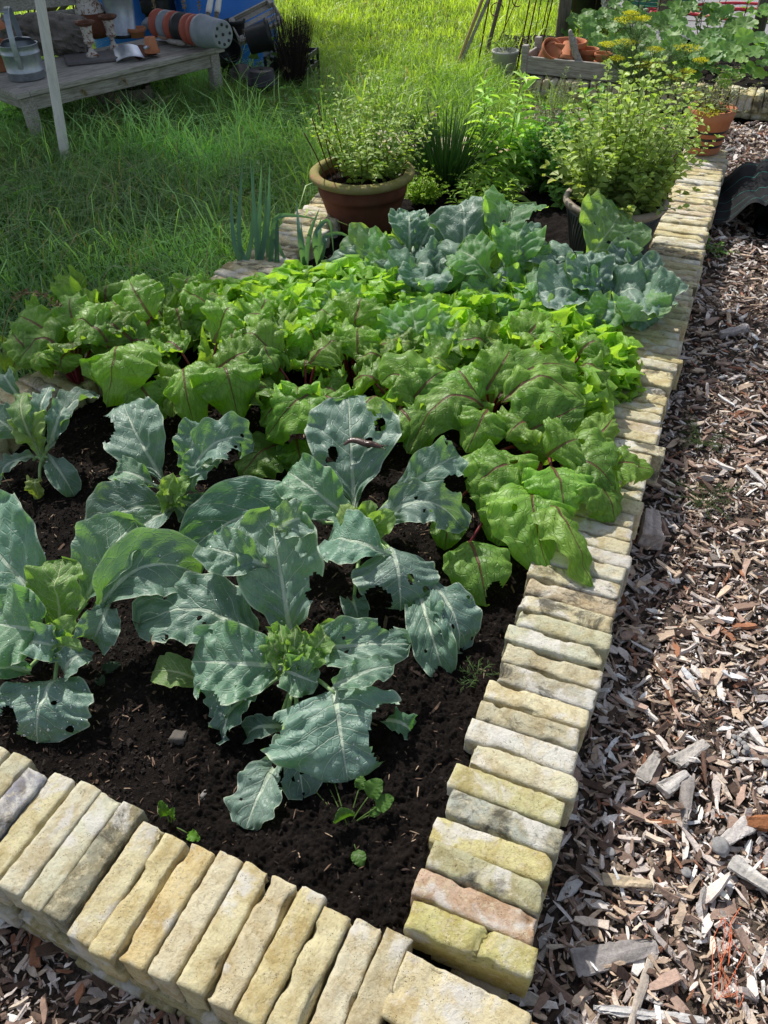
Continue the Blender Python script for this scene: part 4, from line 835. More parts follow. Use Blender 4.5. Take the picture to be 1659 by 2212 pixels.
# --- leeks
LG = 'leeks in a clump by the left bed wall'
def leek(x, y, blades, label, seed):
    p = at(x, y, .12); z0 = float(zsoil(p[0], p[1])); t = thing('leek', label, 'leek', (p[0], p[1], z0), LG); r = np.random.default_rng(seed)
    m = MB(); stalk(m, (p[0], p[1], z0-.02), (p[0], p[1], z0+.07), .009, .009, (0, 0, 0)); m.build('stem', M['petiole'], t)
    for pts in blades:
        P3 = np.array([np.array([p[0], p[1], z0+.03])]+[np.array([*(at(a, b, z))]) for a, b, z in pts]); C = path(P3, 16); L = len(C); tt = np.gradient(C, axis=0); S = np.cross(tt, (CAM-C)); S /= np.linalg.norm(S, axis=1)[:, None]; N = np.cross(S, tt); N /= np.linalg.norm(N, axis=1)[:, None]
        wv = .0115*np.interp(np.linspace(0, 1, L), [0, .1, .6, 1], [.8, 1, .75, .06]); V = np.stack([C-S*wv[:, None]+N*wv[:, None]*.35, C-N*.001, C+S*wv[:, None]+N*wv[:, None]*.35], 1).reshape(-1, 3)
        mb = MB(); c = np.array([.12, .24, .19])*(1+r.normal(0, .12)); mb.add(V, grid_faces(L, 3), col=c); mb.build('leaf', M['foliage'], t)
for i, (x, y, bl) in enumerate((
    (530, 600, [[(516, 500, .3), (525, 330, .55)], [(505, 520, .28), (497, 395, .45)], [(545, 500, .3), (548, 345, .55)]]),
    (560, 600, [[(552, 480, .34), (540, 340, .56)], [(560, 470, .35), (565, 355, .55)], [(578, 480, .34), (583, 345, .56)], [(572, 500, .3), (574, 380, .5)]]),
    (585, 600, [[(575, 460, .36), (580, 420, .42)], [(590, 500, .3), (600, 468, .37), (640, 466, .37), (690, 474, .34)], [(590, 520, .28), (608, 545, .22), (640, 610, .14)]]),
    (600, 605, [[(530, 560, .2), (512, 470, .34)], [(598, 520, .28), (600, 440, .4)]]),
    (660, 600, [[(648, 520, .3), (640, 430, .42)], [(668, 510, .3), (690, 450, .4)], [(655, 545, .24), (650, 480, .34)]]),
    (690, 590, [[(680, 520, .3), (690, 490, .34), (712, 480, .34), (722, 560, .2)], [(700, 530, .26), (705, 510, .28), (740, 505, .27), (775, 530, .2)], [(690, 500, .3), (693, 470, .36)]]))):
    leek(x, y, bl, ('tall blue-green leek in the clump beside the left wall' if i < 4 else 'leek with bent-over leaves in front of the terracotta pot'), i)

# --- slug on the leaf, weeds, litter in the soil
def slug(name, label, pts, r, M_, humps=True):
    C = path(pts, 26); u = np.linspace(0, 1, 26); rad = r*np.interp(u, [0, .05, .2, .5, .75, .92, 1], [.12, .4, .75, 1, .95, .7, .35])
    mb = MB(); V, Q, T = tube(C, rad, 14, sx=1.15, sy=.8); mb.add(V, Q, T)
    o = thing(name, label, 'slug', tuple(C[0])); body = mb.build('body', M_, o)
    d = nrm(C[-1]-C[-4]); s = nrm(np.cross(d, (0, 0, 1)))
    for k in (-1, 1):
        m = MB(); a = C[-2]+s*k*r*.35; m.add(*tube(path([a, a+d*r*1.1+s*k*r*.3+np.array([0, -.2*r, r*.5]), a+d*r*1.9+s*k*r*.5+np.array([0, -.3*r, r*.7])], 6), [r*.16, r*.13, r*.1, r*.09, r*.12, r*.17], 6)); m.build('tentacle', M['slug'], o)
    m = MB(); m.add(*tube(C[14:22]+np.array([0, -.25*r, .35*r]), r*np.array([.2, .7, .85, .9, .88, .8, .6, .2]), 12, sy=.7)); m.build('mantle', M_, o)
    return o
slug('slug', 'dark brown slug crawling across the upright cauliflower leaf in the centre', [at(742, 962, .383), at(756, 952, .391), at(772, 952, .391), at(790, 958, .388), at(806, 960, .387), at(826, 966, .384)], .0095, M['slug'])
M['tanslug'] = mat_plain('tan_slug_skin', (.16, .10, .065), (.24, .16, .11), 80, .25, .6, 0, .5, .001)
slug('slug', 'tan slug lying on the wood chips right of the brick coping', [at(1416, 1418, .03), at(1418, 1430, .032), at(1424, 1442, .033), at(1431, 1454, .032), at(1438, 1466, .028)], .009, M['tanslug'])
def weed(name, label, x, y, z, leaves, col, cat='weed', stemc=(.12, .2, .05)):
    p = at(x, y, z); t = thing(name, label, cat, tuple(p)); mb = MB(); ms = MB()
    for i, (tx, ty, tz, L, w) in enumerate(leaves):
        a = at(tx, ty, tz); d = nrm(a-p+np.array([0, 0, .001])); leaf(mb, a, a+d*L+np.array([0, 0, -L*.2]), w, nh=(0, -.3, 1), kind='beet', seed=x+i, fold=.12, ruf=.003, nu=22, nv=15, lobe=.05, arch=.006, col=.8*np.array(col)*(1+.12*(i % 3-1)), bump=.002); stalk(ms, p, a, .0016, .0012, (0, 0, .01), 5, 6, col=stemc)
    mb.build('leaves', M['foliage'], t); ms.build('stem', M['foliage'], t); return t
weed('bindweed_plant', 'small bindweed with arrow-shaped leaves in the soil near the front corner', 752, 1790, .13, [(745, 1770, .16, .045, .045), (795, 1722, .18, .05, .04), (812, 1745, .17, .045, .035), (770, 1838, .14, .035, .03), (775, 1705, .17, .03, .025), (700, 1680, .15, .035, .03), (640, 1665, .15, .04, .035), (800, 1760, .15, .03, .02), (722, 1690, .16, .03, .03)], (.10, .22, .04))
weed('seedling', 'bright green seedling sprouting beside the front brick run', 370, 1785, .125, [(360, 1762, .15, .045, .022), (372, 1768, .15, .042, .022), (405, 1800, .14, .035, .022)], (.12, .28, .03), 'seedling')
weed('seedling', 'pair of round seed leaves at the left edge behind the broad cauliflower', 20, 1118, .13, [(14, 1108, .16, .03, .022), (28, 1108, .16, .035, .025), (4, 1110, .15, .03, .02)], (.15, .30, .05), 'seedling')
weed('broken_leaf', 'small chewed leaf lying on the soil between the two front cauliflowers', 212, 1455, .13, [(222, 1450, .135, .05, .03), (215, 1462, .135, .04, .025)], (.05, .11, .06), 'leaf')
def feathery(name, label, x, y, z, n, L, col, seed, cat='weed'):
    p = at(x, y, z); t = thing(name, label, cat, tuple(p)); mb = MB(); r = np.random.default_rng(seed)
    for i in range(n):
        a = r.uniform(0, 6.3); e = p+np.array([math.cos(a)*L*r.uniform(.5, 1), math.sin(a)*L*r.uniform(.5, 1), L*r.uniform(.1, .5)]); C = path([p, (p+e)/2+[0, 0, L*.15], e], 8)
        mb.add(*tube(C, [.0012]*8, 4), col=col)
        for q in range(2, 8):
            for s in (-1, 1):
                d = np.array([r.normal(0, .5), r.normal(0, .5), .15]); mb.add(*tube(path([C[q], C[q]+nrm(d)*L*.22], 2), [.001, .0004], 3), col=col)
    mb.build('fronds', M['foliage'], t); return t
feathery('feathery_weed', 'feathery weed in the soil by the inner edge of the right coping', 1030, 1468, .13, 9, .06, (.10, .17, .06), 3)
feathery('feathery_weed', 'upper of two feathery green weeds in the wood chips beside the coping', 1515, 962, .02, 16, .11, (.09, .14, .05), 4)
feathery('feathery_weed', 'lower of two feathery green weeds in the wood chips, near the pale bark chunk', 1520, 1092, .02, 16, .12, (.09, .14, .05), 5)
def stone(label, x, y, z, r, seed, col=(.10, .09, .08)):
    P, Q = brick_geo(r*1.5, r*1.2, r, seed, 2.2, .8); p = at(x, y, z); mb = MB(); mb.add(rot(P, .2, .1, seed), Q, col=col); o = mb.build('stone', M['tint'], None); o.location = p; return tag(o, label, 'stone', 'stones in the soil')
stone('grey-brown stone lying in the soil below the front cauliflower', 388, 1592, .135, .026, 3); stone('small pale stone in the soil near the front brick run', 442, 1720, .13, .016, 4, (.2, .19, .18)); stone('reddish stone under the big front leaf', 722, 1695, .13, .03, 5, (.16, .11, .09))

# large pieces on the mulch
def chunk(label, x, y, z, L, W, H, yaw, col, seed, name='bark_chunk', cat='bark', tilt=.05):
    P, Q = brick_geo(L, W, H, seed, 1.6 if L < .12 else 1.1, 1.15); P[:, 1] *= 1-.35*np.clip(P[:, 0]/L*2, -1, 1)*(seed % 2*2-1)*.8; P[:, 2] += .10*W*np.sin(P[:, 0]/L*5)
    g = 1+.5*vn(p3(P[:, 0]*14, P[:, 1]*160, P[:, 2]*90), seed); C = np.clip(np.array(col)*g[:, None], .01, .75); P[:, 2] += .0016*vn(p3(P[:, 0]*10, P[:, 1]*200, 0), seed); p = at(x, y, z); mb = MB(); mb.add(P, Q, col=C)
    o = mb.build(name, M['chips'], None, smooth=False); o.location = p; o.rotation_euler = (.1, tilt, yaw); return tag(o, label, cat)
WHT = (.38, .355, .325)
chunk('chunky pale block of bark standing by the right coping below the lower feathery weed', 1405, 1142, .05, .115, .055, .06, 1.35, (.42, .36, .33), 11)
chunk('long weathered white bark strip, highest of the large strips in the chips', 1492, 1628, .04, .105, .032, .014, .55, WHT, 13)
chunk('grey furrowed bark strip lying upright in the picture, crossing the round log end', 1482, 1728, .042, .125, .026, .013, 1.25, (.34, .31, .29), 14)
chunk('short round piece of pale branch with a clean cut end', 1457, 1690, .04, .075, .03, .026, .5, (.42, .40, .38), 15, 'log_piece', 'wood')
chunk('ragged curved white bark left of the round branch piece', 1402, 1660, .038, .095, .03, .014, .85, WHT, 17)
chunk('red-brown split of fresh wood at the right edge of the photo', 1645, 1778, .042, .075, .032, .02, -.1, (.26, .11, .05), 18)
chunk('big flat grey splinter beside the corner of the bed', 1330, 2062, .033, .17, .042, .010, .18, (.27, .25, .24), 19)
chunk('long bare stick pointing at the bottom edge of the photo', 1385, 2140, .035, .16, .016, .014, 1.02, (.40, .35, .30), 20, 'stick', 'stick')
chunk('pale stick lying along the bottom edge beside the corner brick', 1400, 2190, .033, .20, .018, .012, -.12, (.5, .49, .48), 21, 'stick', 'stick')
chunk('thick grey branch piece in the upper chips beside the salad bricks', 1585, 716, .04, .14, .035, .03, .35, (.34, .31, .30), 22, 'log_piece', 'wood')
chunk('pale tan long chip left of the mushrooms', 1355, 1905, .035, .10, .022, .011, -.12, (.45, .37, .26), 23)
chunk('pale wide bark slab under the umbrella mushroom', 1590, 1800, .036, .085, .03, .012, .5, (.44, .41, .39), 24)
chunk('white splintered wood at the right edge below the red-brown split', 1630, 1895, .038, .10, .03, .014, -.75, (.48, .46, .43), 25)
chunk('dark twig lying among the chips near the round branch piece', 1520, 1660, .045, .09, .007, .007, 1.35, (.10, .06, .045), 26, 'twig', 'twig')
chunk('long thin twig left of the big grey splinter, on the dark chips', 1280, 1905, .035, .13, .009, .008, -.6, (.16, .11, .08), 27, 'twig', 'twig')
def mushroom(label, x, y, r, h, seed, tilt=(0, 0), grp=None):
    p = at(x, y, .022); t = thing('mushroom', label, 'mushroom', tuple(p), grp); top = p+np.array([tilt[0], tilt[1], h]); m = MB(); stalk(m, p, top, r*.12, r*.09, (0, 0, 0)); m.build('stem', M['mush'], t)
    V, Q, _ = lathe([(0.0004, 0), (r*.35, -r*.05), (r*.7, -r*.2), (r, -r*.30), (r*.96, -r*.34), (r*.6, -r*.2), (.0004, -r*.1)], 36); V[:, 2] += .09*r*np.sin(np.arctan2(V[:, 1], V[:, 0])*18)*(np.hypot(V[:, 0], V[:, 1])/r); m = MB(); m.add(rot(V, -tilt[1]*18, tilt[0]*18, 0, top), Q); m.build('cap', M['mush'], t); return t
mushroom('pale umbrella-like mushroom with a ribbed cap, largest single one in the chips', 1546, 1828, .019, .03, 1, (0, -.012))
mushroom('tiny ribbed white mushroom close to the right coping', 1316, 1848, .010, .02, 2)
mushroom('small smooth pale mushroom below the umbrella mushroom', 1480, 1890, .011, .016, 3)
mushroom('small pale mushroom at the right edge beside the white slab', 1650, 1655, .010, .018, 9)
for i in range(11):
    r = random.Random(i); mushroom('grey mushroom in the tight dark grey cluster at the upper right of the chips', 1597+r.uniform(-20, 20), 1612+r.uniform(-26, 22), r.uniform(.005, .009), r.uniform(.008, .026), 20+i, (r.uniform(-.006, .006), -.006), 'cluster of grey mushrooms')
t = thing('twine', 'tangle of orange twine on the wood chips in the bottom right corner', 'twine', tuple(at(1580, 2110, .03))); mb = MB(); r = np.random.default_rng(8)
for i in range(3):
    C = path([at(1575+r.normal(0, 22), 2100+r.normal(0, 50), .04+r.uniform(0, .02)) for _ in range(6)], 40); mb.add(*tube(C, .0006, 5))
mb.add(*tube(path([at(1575, 2080, .05), at(1578, 2000, .04), at(1590, 1975, .04), at(1600, 1960, .035)], 20), .0009, 5)); mb.build('strands', M['twine'], t)
# ================================================================== grass
def atY(x, y, Y):
    d = FW + RT*((x-829.5)/FPX) - UPV*((y-1106)/FPX); t = Y/d[1]
    return np.array([d[0]*t, Y, CZ+d[2]*t])
def blades(P, z0, h, wd, lean, ca, cb, tipc=None):
    n = len(P); a = RNG.random(n)*2*PI; d = np.stack([np.cos(a), np.sin(a)], -1); s = np.stack([-d[:, 1], d[:, 0], a*0], -1); ln = (lean*(.25+RNG.random(n)))[:, None] if np.ndim(lean) else (lean*(.25+RNG.random((n, 1))))
    fa = RNG.normal(0, .6, n); s2 = np.stack([np.cos(fa), np.sin(fa), fa*0], -1)   # blades face the open side of the lawn
    s = np.where((RNG.random(n) < .6)[:, None], s2, s)
    hh = h[:, None]; b = np.stack([P[:, 0], P[:, 1], z0], -1); D3 = np.concatenate([d, np.zeros((n, 1))], 1); up = np.array([0, 0, 1.])
    m = b+D3*hh*ln*.35+up*hh*.6; t = b+D3*hh*ln*1.15+up*hh*(1-.35*ln); w_ = wd[:, None]*.5
    V = np.stack([b-s*w_, b+s*w_, m+s*w_*.8, m-s*w_*.8, t], 1).reshape(-1, 3); k = (np.arange(n)*5)[:, None]
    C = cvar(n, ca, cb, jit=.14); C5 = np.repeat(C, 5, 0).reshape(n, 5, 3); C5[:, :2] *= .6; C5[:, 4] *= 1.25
    if tipc is not None: q = RNG.random(n) < .08; C5[q] = np.array(tipc)
    return V, k+[[0, 1, 2, 3]], k+[[3, 2, 4]], C5.reshape(-1, 3).clip(.005, .9)
PER = [(1.0, 6.3), (2.5, 5.62), (6, 4.3), (9, 6), (9, 8.3), (2.6, 8.1), (1.7, 7.5), (1.1, 6.9)]      # perennial bed behind the low wall
def lawn_pts(n, x0, x1, y0, y1):
    P = np.stack([RNG.uniform(x0, x1, n), RNG.uniform(y0, y1, n)], -1)
    k = ~inpoly(P, BEDO) & ~inpoly(P, MULCH) & ~inpoly(P, PER) & ~((P[:, 0] > 2.35) & (P[:, 1] > 8.05)) & ~((P[:, 0] > 1.6) & (P[:, 1] < 6.0))
    k &= ~((P[:, 0] > -1.5) & (P[:, 1] < 2.2))
    return P[k]
mb = MB()
BF = at(42, 202, .42)[:2]; BE = np.array([.697, .717]); BN = np.array([-.717, .697])     # bench front corner and axes
def bench_uv(P): q = P-BF; return q@BE, q@BN
for (n, x0, x1, y0, y1, hm, hs, wd, ln) in ((52000, -4.2, .3, 1.6, 5.2, .078, .5, .0062, 1.15), (70000, -4, 2.4, 5.0, 8.0, .085, .42, .0075, 1.0), (60000, -6, 2.4, 8.0, 12.5, .07, .3, .008, .9), (24000, -9, 2.4, 12.5, 18, .12, .3, .016, .7)):
    P = lawn_pts(n, x0, x1, y0, y1); m = len(P); g = fbm(p3(P[:, 0]*1.6, P[:, 1]*1.6, 0), 77, 3)
    u, v = bench_uv(P); nb = np.exp(-((u-.7)/1.1)**2)*np.exp(-(np.minimum(v+.1, 0)/.5)**2)*(v < .9); tuft = np.clip(g*2.2, 0, 1)
    near_bed = np.exp(-((P[:, 0]+.45)/.5)**2-((P[:, 1]-4.6)/.7)**2)
    h = np.exp(RNG.normal(math.log(hm), hs, m))*(1+.9*tuft+1.6*nb+.6*near_bed); h = h.clip(.02, .5)
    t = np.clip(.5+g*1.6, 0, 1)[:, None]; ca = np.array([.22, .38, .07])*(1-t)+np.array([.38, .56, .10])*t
    shd = (1/(1+np.exp((P[:, 0]+.5)*5))*(1/(1+np.exp((P[:, 1]-7.0)*3))))[:, None]; ca = ca*(1-shd)+(ca*np.array([1.2, 1.35, 2.8])*(1+1.1*g[:, None])+.02)*shd; ca = ca*np.where(P[:, 1] > 6.8, 1.0, 0)[:, None]*np.array([1.5, 1.32, 1.25])+ca*np.where(P[:, 1] > 6.8, 0, 1.0)[:, None]  # shaded lawn cooler and paler, sunlit far lawn yellower, painted into blade colour
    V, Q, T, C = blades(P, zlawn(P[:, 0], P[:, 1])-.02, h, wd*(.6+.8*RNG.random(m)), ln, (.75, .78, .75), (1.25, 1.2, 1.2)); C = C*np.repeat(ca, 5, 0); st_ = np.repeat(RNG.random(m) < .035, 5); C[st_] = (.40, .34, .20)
    mb.add(V, Q, T, C)
# rank grass in front of and under the bench, with dry stems
n = 12000; u = RNG.uniform(-.5, 1.9, n); v = RNG.normal(-.12, .22, n); P = BF+u[:, None]*BE+v[:, None]*BN; h = RNG.uniform(.12, .38, n)*np.exp(-(v/.45)**2)
V, Q, T, C = blades(P, zlawn(P[:, 0], P[:, 1])-.02, h, .006*(.6+.8*RNG.random(n)), 1.1, (.13, .25, .06), (.22, .36, .09), (.45, .36, .2)); V[:, 2] += 0; mb.add(V, Q, T, C)
n = 5000; P = np.stack([RNG.normal(-.75, .22, n), RNG.normal(6.2, .3, n)], -1); V, Q, T, C = blades(P, P[:, 0]*0-.02, RNG.uniform(.1, .3, n), .006+0*P[:, 0], 1.0, (.13, .25, .06), (.22, .36, .09), (.45, .36, .2)); mb.add(V, Q, T, C)
n = 7000; P = np.stack([RNG.normal(-2.0, .55, n), RNG.normal(4.4, .55, n)], -1); k_ = ~inpoly(P, BEDO); P = P[k_]; n = len(P); V, Q, T, C = blades(P, P[:, 0]*0-.02, RNG.uniform(.1, .34, n), .007+0*P[:, 0], 1.15, (.14, .26, .10), (.24, .38, .16), (.42, .36, .22)); mb.add(V, Q, T, C)
n = 3500; P = np.stack([RNG.normal(-.62, .14, n), RNG.normal(4.55, .5, n)], -1); k_ = ~inpoly(P, BEDO); P = P[k_]; n = len(P); V, Q, T, C = blades(P, P[:, 0]*0-.02, RNG.uniform(.06, .2, n), .007+0*P[:, 0], 1.1, (.14, .28, .09), (.24, .40, .13), (.42, .36, .22)); mb.add(V, Q, T, C)
n = 2500; P = np.stack([RNG.uniform(.45, 1.0, n), RNG.uniform(5.2, 6.9, n)], -1); V, Q, T, C = blades(P, P[:, 0]*0-.02, RNG.uniform(.08, .26, n), .006+0*P[:, 0], .9, (.18, .33, .06), (.30, .46, .09)); mb.add(V, Q, T, C)
tag(mb.build('grass', M['grass']), kind='stuff')
# clover and creeping weeds in the near lawn
n = 14000; P = lawn_pts(n, -3.4, .2, 1.9, 5.4); g = fbm(p3(P[:, 0]*1.2, P[:, 1]*1.2, 5), 91, 3); P = P[(g > -.02)]; n = len(P)
a = RNG.random(n)*6.28; d = np.stack([np.cos(a), np.sin(a), RNG.uniform(-.1, .3, n)], -1); nv_ = np.stack([RNG.normal(0, .3, n), -.3+RNG.normal(0, .3, n), np.ones(n)], -1)
L = RNG.uniform(.012, .030, n); V, Q, T = lf_small(n, L, L*.75, np.stack([P[:, 0], P[:, 1], zlawn(P[:, 0], P[:, 1])+RNG.uniform(.01, .06, n)], -1), d, nv_)
mb = MB(); mb.add(V, Q, T, rep(cvar(n, (.11, .23, .07), (.18, .33, .10)), 7)); tag(mb.build('clover', M['foliage']), kind='stuff')
# seed heads
def seedhead(label, pts, hl, col=(.32, .25, .15)):
    t = thing('wild_grass', label, 'wild grass', tuple(pts[0])); C = path(pts, 16); mb = MB(); mb.add(*tube(C, .0016, 4), col=(.22, .2, .08)); mb.build('stem', M['tint'], t)
    n = 60; r = np.random.default_rng(len(label)+int(abs(pts[0][0])*100)); i = r.integers(16-hl, 16, n); d = r.normal(0, .5, (n, 3))+np.array([0, 0, .5]); V, Q, T = lf_small(n, .016, .006, C[i]+r.normal(0, .003, (n, 3)), d, r.normal(0, 1, (n, 3))); m2 = MB(); m2.add(V, Q, T, col=col); m2.build('seed_head', M['tint'], t)
seedhead('tall weedy grass stem with a nodding brown seed head at the left edge', [at(8, 800, .2), at(6, 720, .35), at(30, 650, .47), at(75, 632, .5), at(125, 660, .47)], 8, (.20, .13, .08))
for i, (x, y, tx, ty) in enumerate(((180, 300, 225, 185), (200, 300, 262, 175), (225, 310, 250, 220), (520, 215, 525, 70), (515, 215, 530, 90), (535, 220, 560, 165), (140, 320, 175, 200), (560, 230, 615, 150))):
    b = at(x, y, 0); e = atY(tx, ty, b[1]-.05); seedhead('dry grass stem with pale seed head near the bench and black pots', [b, b+(e-b)*.6+np.array([-.01, 0, .01]), e, e+np.array([.03, 0, -.015])], 5)
for o in [o for o in COL.objects if o.name.startswith('wild_grass') and 'dry' in o.get('label', '')]: o['group'] = 'dry grass stems by the bench'

# ================================================================== herbs
def bush(name, label, cat, p, stems, leafL, leafW, ca, cb, nodes=12, perN=2, sc=(.12, .14, .04), sr=.0025, droop=.25, seed=0, spread=.3, tipb=1.25, parent=None, jl=.25, top_small=.5, fold=.25):
    """stems: list of point lists; leaves in opposite pairs along each"""
    t = parent or thing(name, label, cat, tuple(p)); r = np.random.default_rng(seed); ms, ml = MB(), MB()
    for pts in stems:
        C = path(pts, max(nodes, 6)); ms.add(*tube(C, np.linspace(sr, sr*.4, len(C)), 5), col=sc); tt = np.gradient(C, axis=0); tt /= np.linalg.norm(tt, axis=1)[:, None]
        a0 = r.uniform(0, 6.3)
        for i in range(1, len(C)):
            f = i/(len(C)-1); ph = a0+i*1.57+r.uniform(-.4, .4)
            for k in range(perN):
                a = ph+k*2*PI/perN; d = np.array([math.cos(a), math.sin(a), 0]); d = nrm(d+tt[i]*r.uniform(.1, .9)+np.array([0, 0, r.uniform(-.2, .2)]))
                Ls = leafL*(1-(1-top_small)*f**2)*(1+r.normal(0, jl)); n_ = nrm(np.array([0, -.25, 1])+r.normal(0, .35, 3))
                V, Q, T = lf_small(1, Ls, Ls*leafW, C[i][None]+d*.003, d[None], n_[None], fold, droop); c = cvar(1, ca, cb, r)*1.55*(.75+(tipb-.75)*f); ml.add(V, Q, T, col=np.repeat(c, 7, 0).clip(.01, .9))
            if i == len(C)-1:
                for k in range(3): d = nrm(tt[i]+r.normal(0, .5, 3)); V, Q, T = lf_small(1, leafL*.35, leafL*.35*leafW, C[i][None], d[None], nrm(r.normal(0, .3, 3)+[0, -.5, .6])[None]); ml.add(V, Q, T, col=np.array(cb)*tipb*1.5)
    ms.build('stems', M['foliage'], t); ml.build('leaves', M['foliage'], t); return t
def fan(p, n, H, R, seed, lean=(0, 0, 0), base=.04, hv=.3):
    r = np.random.default_rng(seed); out = []
    for i in range(n):
        a = i*2.399+r.uniform(-.3, .3); q = math.sqrt((i+.5)/n); d = np.array([math.cos(a), math.sin(a), 0]); h = H*(1-.35*q*q)*(1+r.uniform(-hv, hv*.5)); b = np.asarray(p)+d*base*q
        out.append([b, b+d*R*q*.35+np.array([0, 0, h*.5])+np.array(lean)*.3+r.normal(0, .012, 3), b+d*R*q+np.array([0, 0, h])+np.array(lean)+r.normal(0, .02, 3)])
    return out
def pot(name, label, c, prof, mat, rimprof=None, rimmat=None, soil=None, n=48, tilt=None, cat='plant pot', group=None):
    t = thing(name, label, cat, tuple(c), group); m = MB(); V, Q, _ = lathe(prof, n)
    m.add(V+np.array(c), Q); m.build('body', mat, t)
    if rimprof: m = MB(); V, Q, _ = lathe(rimprof, n); m.add(V+np.array(c), Q); m.build('rim', rimmat or mat, t)
    if soil:
        r, z = soil; V, Q, _ = lathe([(.0005, z+.012)]+[(r*k, z+.012*(1-k)) for k in (.2, .4, .6, .8, 1)], 28); V = V+np.array([0, 0, 1])*(.008*vn(V*60, 3))[:, None]; m = MB(); m.add(V+np.array(c), Q); m.build('potting_soil', M['soil'], t)
    return t
# big terracotta pot with mint
pc = np.array([-.065, 3.80, .10])
pot('terracotta_pot', 'big old terracotta pot with mossy rim between the leeks and the chives', pc,
    [(.0005, 0), (.140, 0), (.150, .008), (.172, .07), (.196, .15), (.203, .178), (.208, .180), (.211, .192), (.216, .245), (.200, .247), (.196, .215), (.185, .200)], M['terra_old'],
    [(.214, .238), (.243, .250), (.249, .262), (.247, .274), (.236, .282), (.215, .284), (.203, .276), (.200, .240)], M['moss_rim'], (.200, .225), 56)
mint = pc+np.array([0, 0, .24]); st = fan(mint+np.array([.035, .02, 0]), 54, .38, .22, 5, (.02, .02, 0), .13, .45)
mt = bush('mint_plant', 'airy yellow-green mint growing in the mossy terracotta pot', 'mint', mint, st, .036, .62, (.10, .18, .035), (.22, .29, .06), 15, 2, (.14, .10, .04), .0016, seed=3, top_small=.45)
st = [[mint+np.array([x, -.06, 0]), mint+np.array([x*1.2-.01, -.07, .12]), mint+np.array([x*1.4-.03, -.05, .22+.06*(i % 3)])] for i, x in enumerate((-.16, -.13, -.11, -.09, -.06))]
ms = MB(); [ms.add(*tube(path(s, 8), .003, 5), col=(.09, .035, .02)) for s in st]; ms.build('dead_stems', M['tint'], mt)
# grey glazed pot with lemon balm
gc = np.array([1.005, 3.30, .11])
gp = pot('glazed_pot', 'ribbed dark grey pot with worn pale rim against the right wall', gc, [(.0005, 0), (.135, 0), (.142, .01), (.172, .14), (.196, .268), (.186, .270), (.180, .24)], M['glaze'],
    [(.196, .262), (.212, .272), (.218, .285), (.214, .298), (.200, .302), (.188, .296), (.184, .262)], M['glaze_rim'], (.185, .252), 60)
m = MB()
for i in range(64):
    a = i*2*PI/64; C = np.array([[math.cos(a+k*.45)*r, math.sin(a+k*.45)*r, z] for k, r, z in zip(np.linspace(0, 1, 8), np.linspace(.145, .196, 8)+.001, np.linspace(.02, .255, 8))])+gc; m.add(*tube(C, .0028, 5))
m.build('ribs', M['glaze'], gp)
lb = gc+np.array([0, 0, .26]); st = fan(lb, 90, .50, .19, 9, (.03, .05, 0), .15, .35)
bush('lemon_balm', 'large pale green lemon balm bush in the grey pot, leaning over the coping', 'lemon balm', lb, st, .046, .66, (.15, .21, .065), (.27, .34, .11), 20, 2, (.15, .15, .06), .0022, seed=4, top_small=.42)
st = fan(lb, 16, .16, .24, 19, (0, -.02, 0), .12, .4); bush('lemon_balm', '', '', lb, st, .05, .75, (.12, .19, .05), (.26, .28, .08), 7, 2, seed=14, parent=[o for o in COL.objects if o.name == 'lemon_balm'][0])
# chives
def clump(name, label, cat, p, n, H, R, w, ca, cb, seed, lean=.35):
    t = thing(name, label, cat, tuple(p)); r = np.random.default_rng(seed); mb = MB()
    for i in range(n):
        a = r.uniform(0, 6.3); q = math.sqrt(r.random()); b = np.array(p)+np.array([math.cos(a), math.sin(a), 0])*R*.45*q; h = H*r.uniform(.55, 1.05); e = b+np.array([math.cos(a)*R*q*1.2+r.normal(0, .02), math.sin(a)*R*q*1.2, h])
        C = path([b, (b+e)/2+np.array([0, 0, .03]), e], 6); mb.add(*tube(C, np.array([1, 1, .95, .85, .6, .15])*w, 4), col=cvar(1, ca, cb, r)[0])
    mb.build('leaves', M['foliage'], t); return t
chp = at(962, 408, .12); ch = clump('chive_plant', 'dense dark green chive clump right of the terracotta pot with one pale purple flower', 'chives', chp, 420, .40, .20, .0022, (.06, .14, .045), (.11, .21, .065), 6)
fl = atY(935, 250, chp[1]+.05); m = MB(); stalk(m, chp, fl, .002, .0016, (0, 0, 0), col=(.1, .18, .05)); m.build('flower_stem', M['foliage'], ch)
n = 60; r_ = np.random.default_rng(2); d = r_.normal(0, 1, (n, 3)); d /= np.linalg.norm(d, axis=1)[:, None]; m = MB(); V, Q, T = lf_small(n, .018, .006, fl[None]+d*.004, d, r_.normal(0, 1, (n, 3))); m.add(V, Q, T, col=(.50, .42, .55)); m.build('flower', M['foliage'], ch)
# curly parsley beside the pot
pp = at(912, 440, .12); bush('parsley_plant', 'yellow-green curly parsley squeezed between the terracotta pot and the chives', 'parsley', pp, fan(pp, 40, .17, .10, 8, (0, 0, 0), .04), .022, .9, (.16, .27, .03), (.27, .38, .05), 8, 3, seed=7)
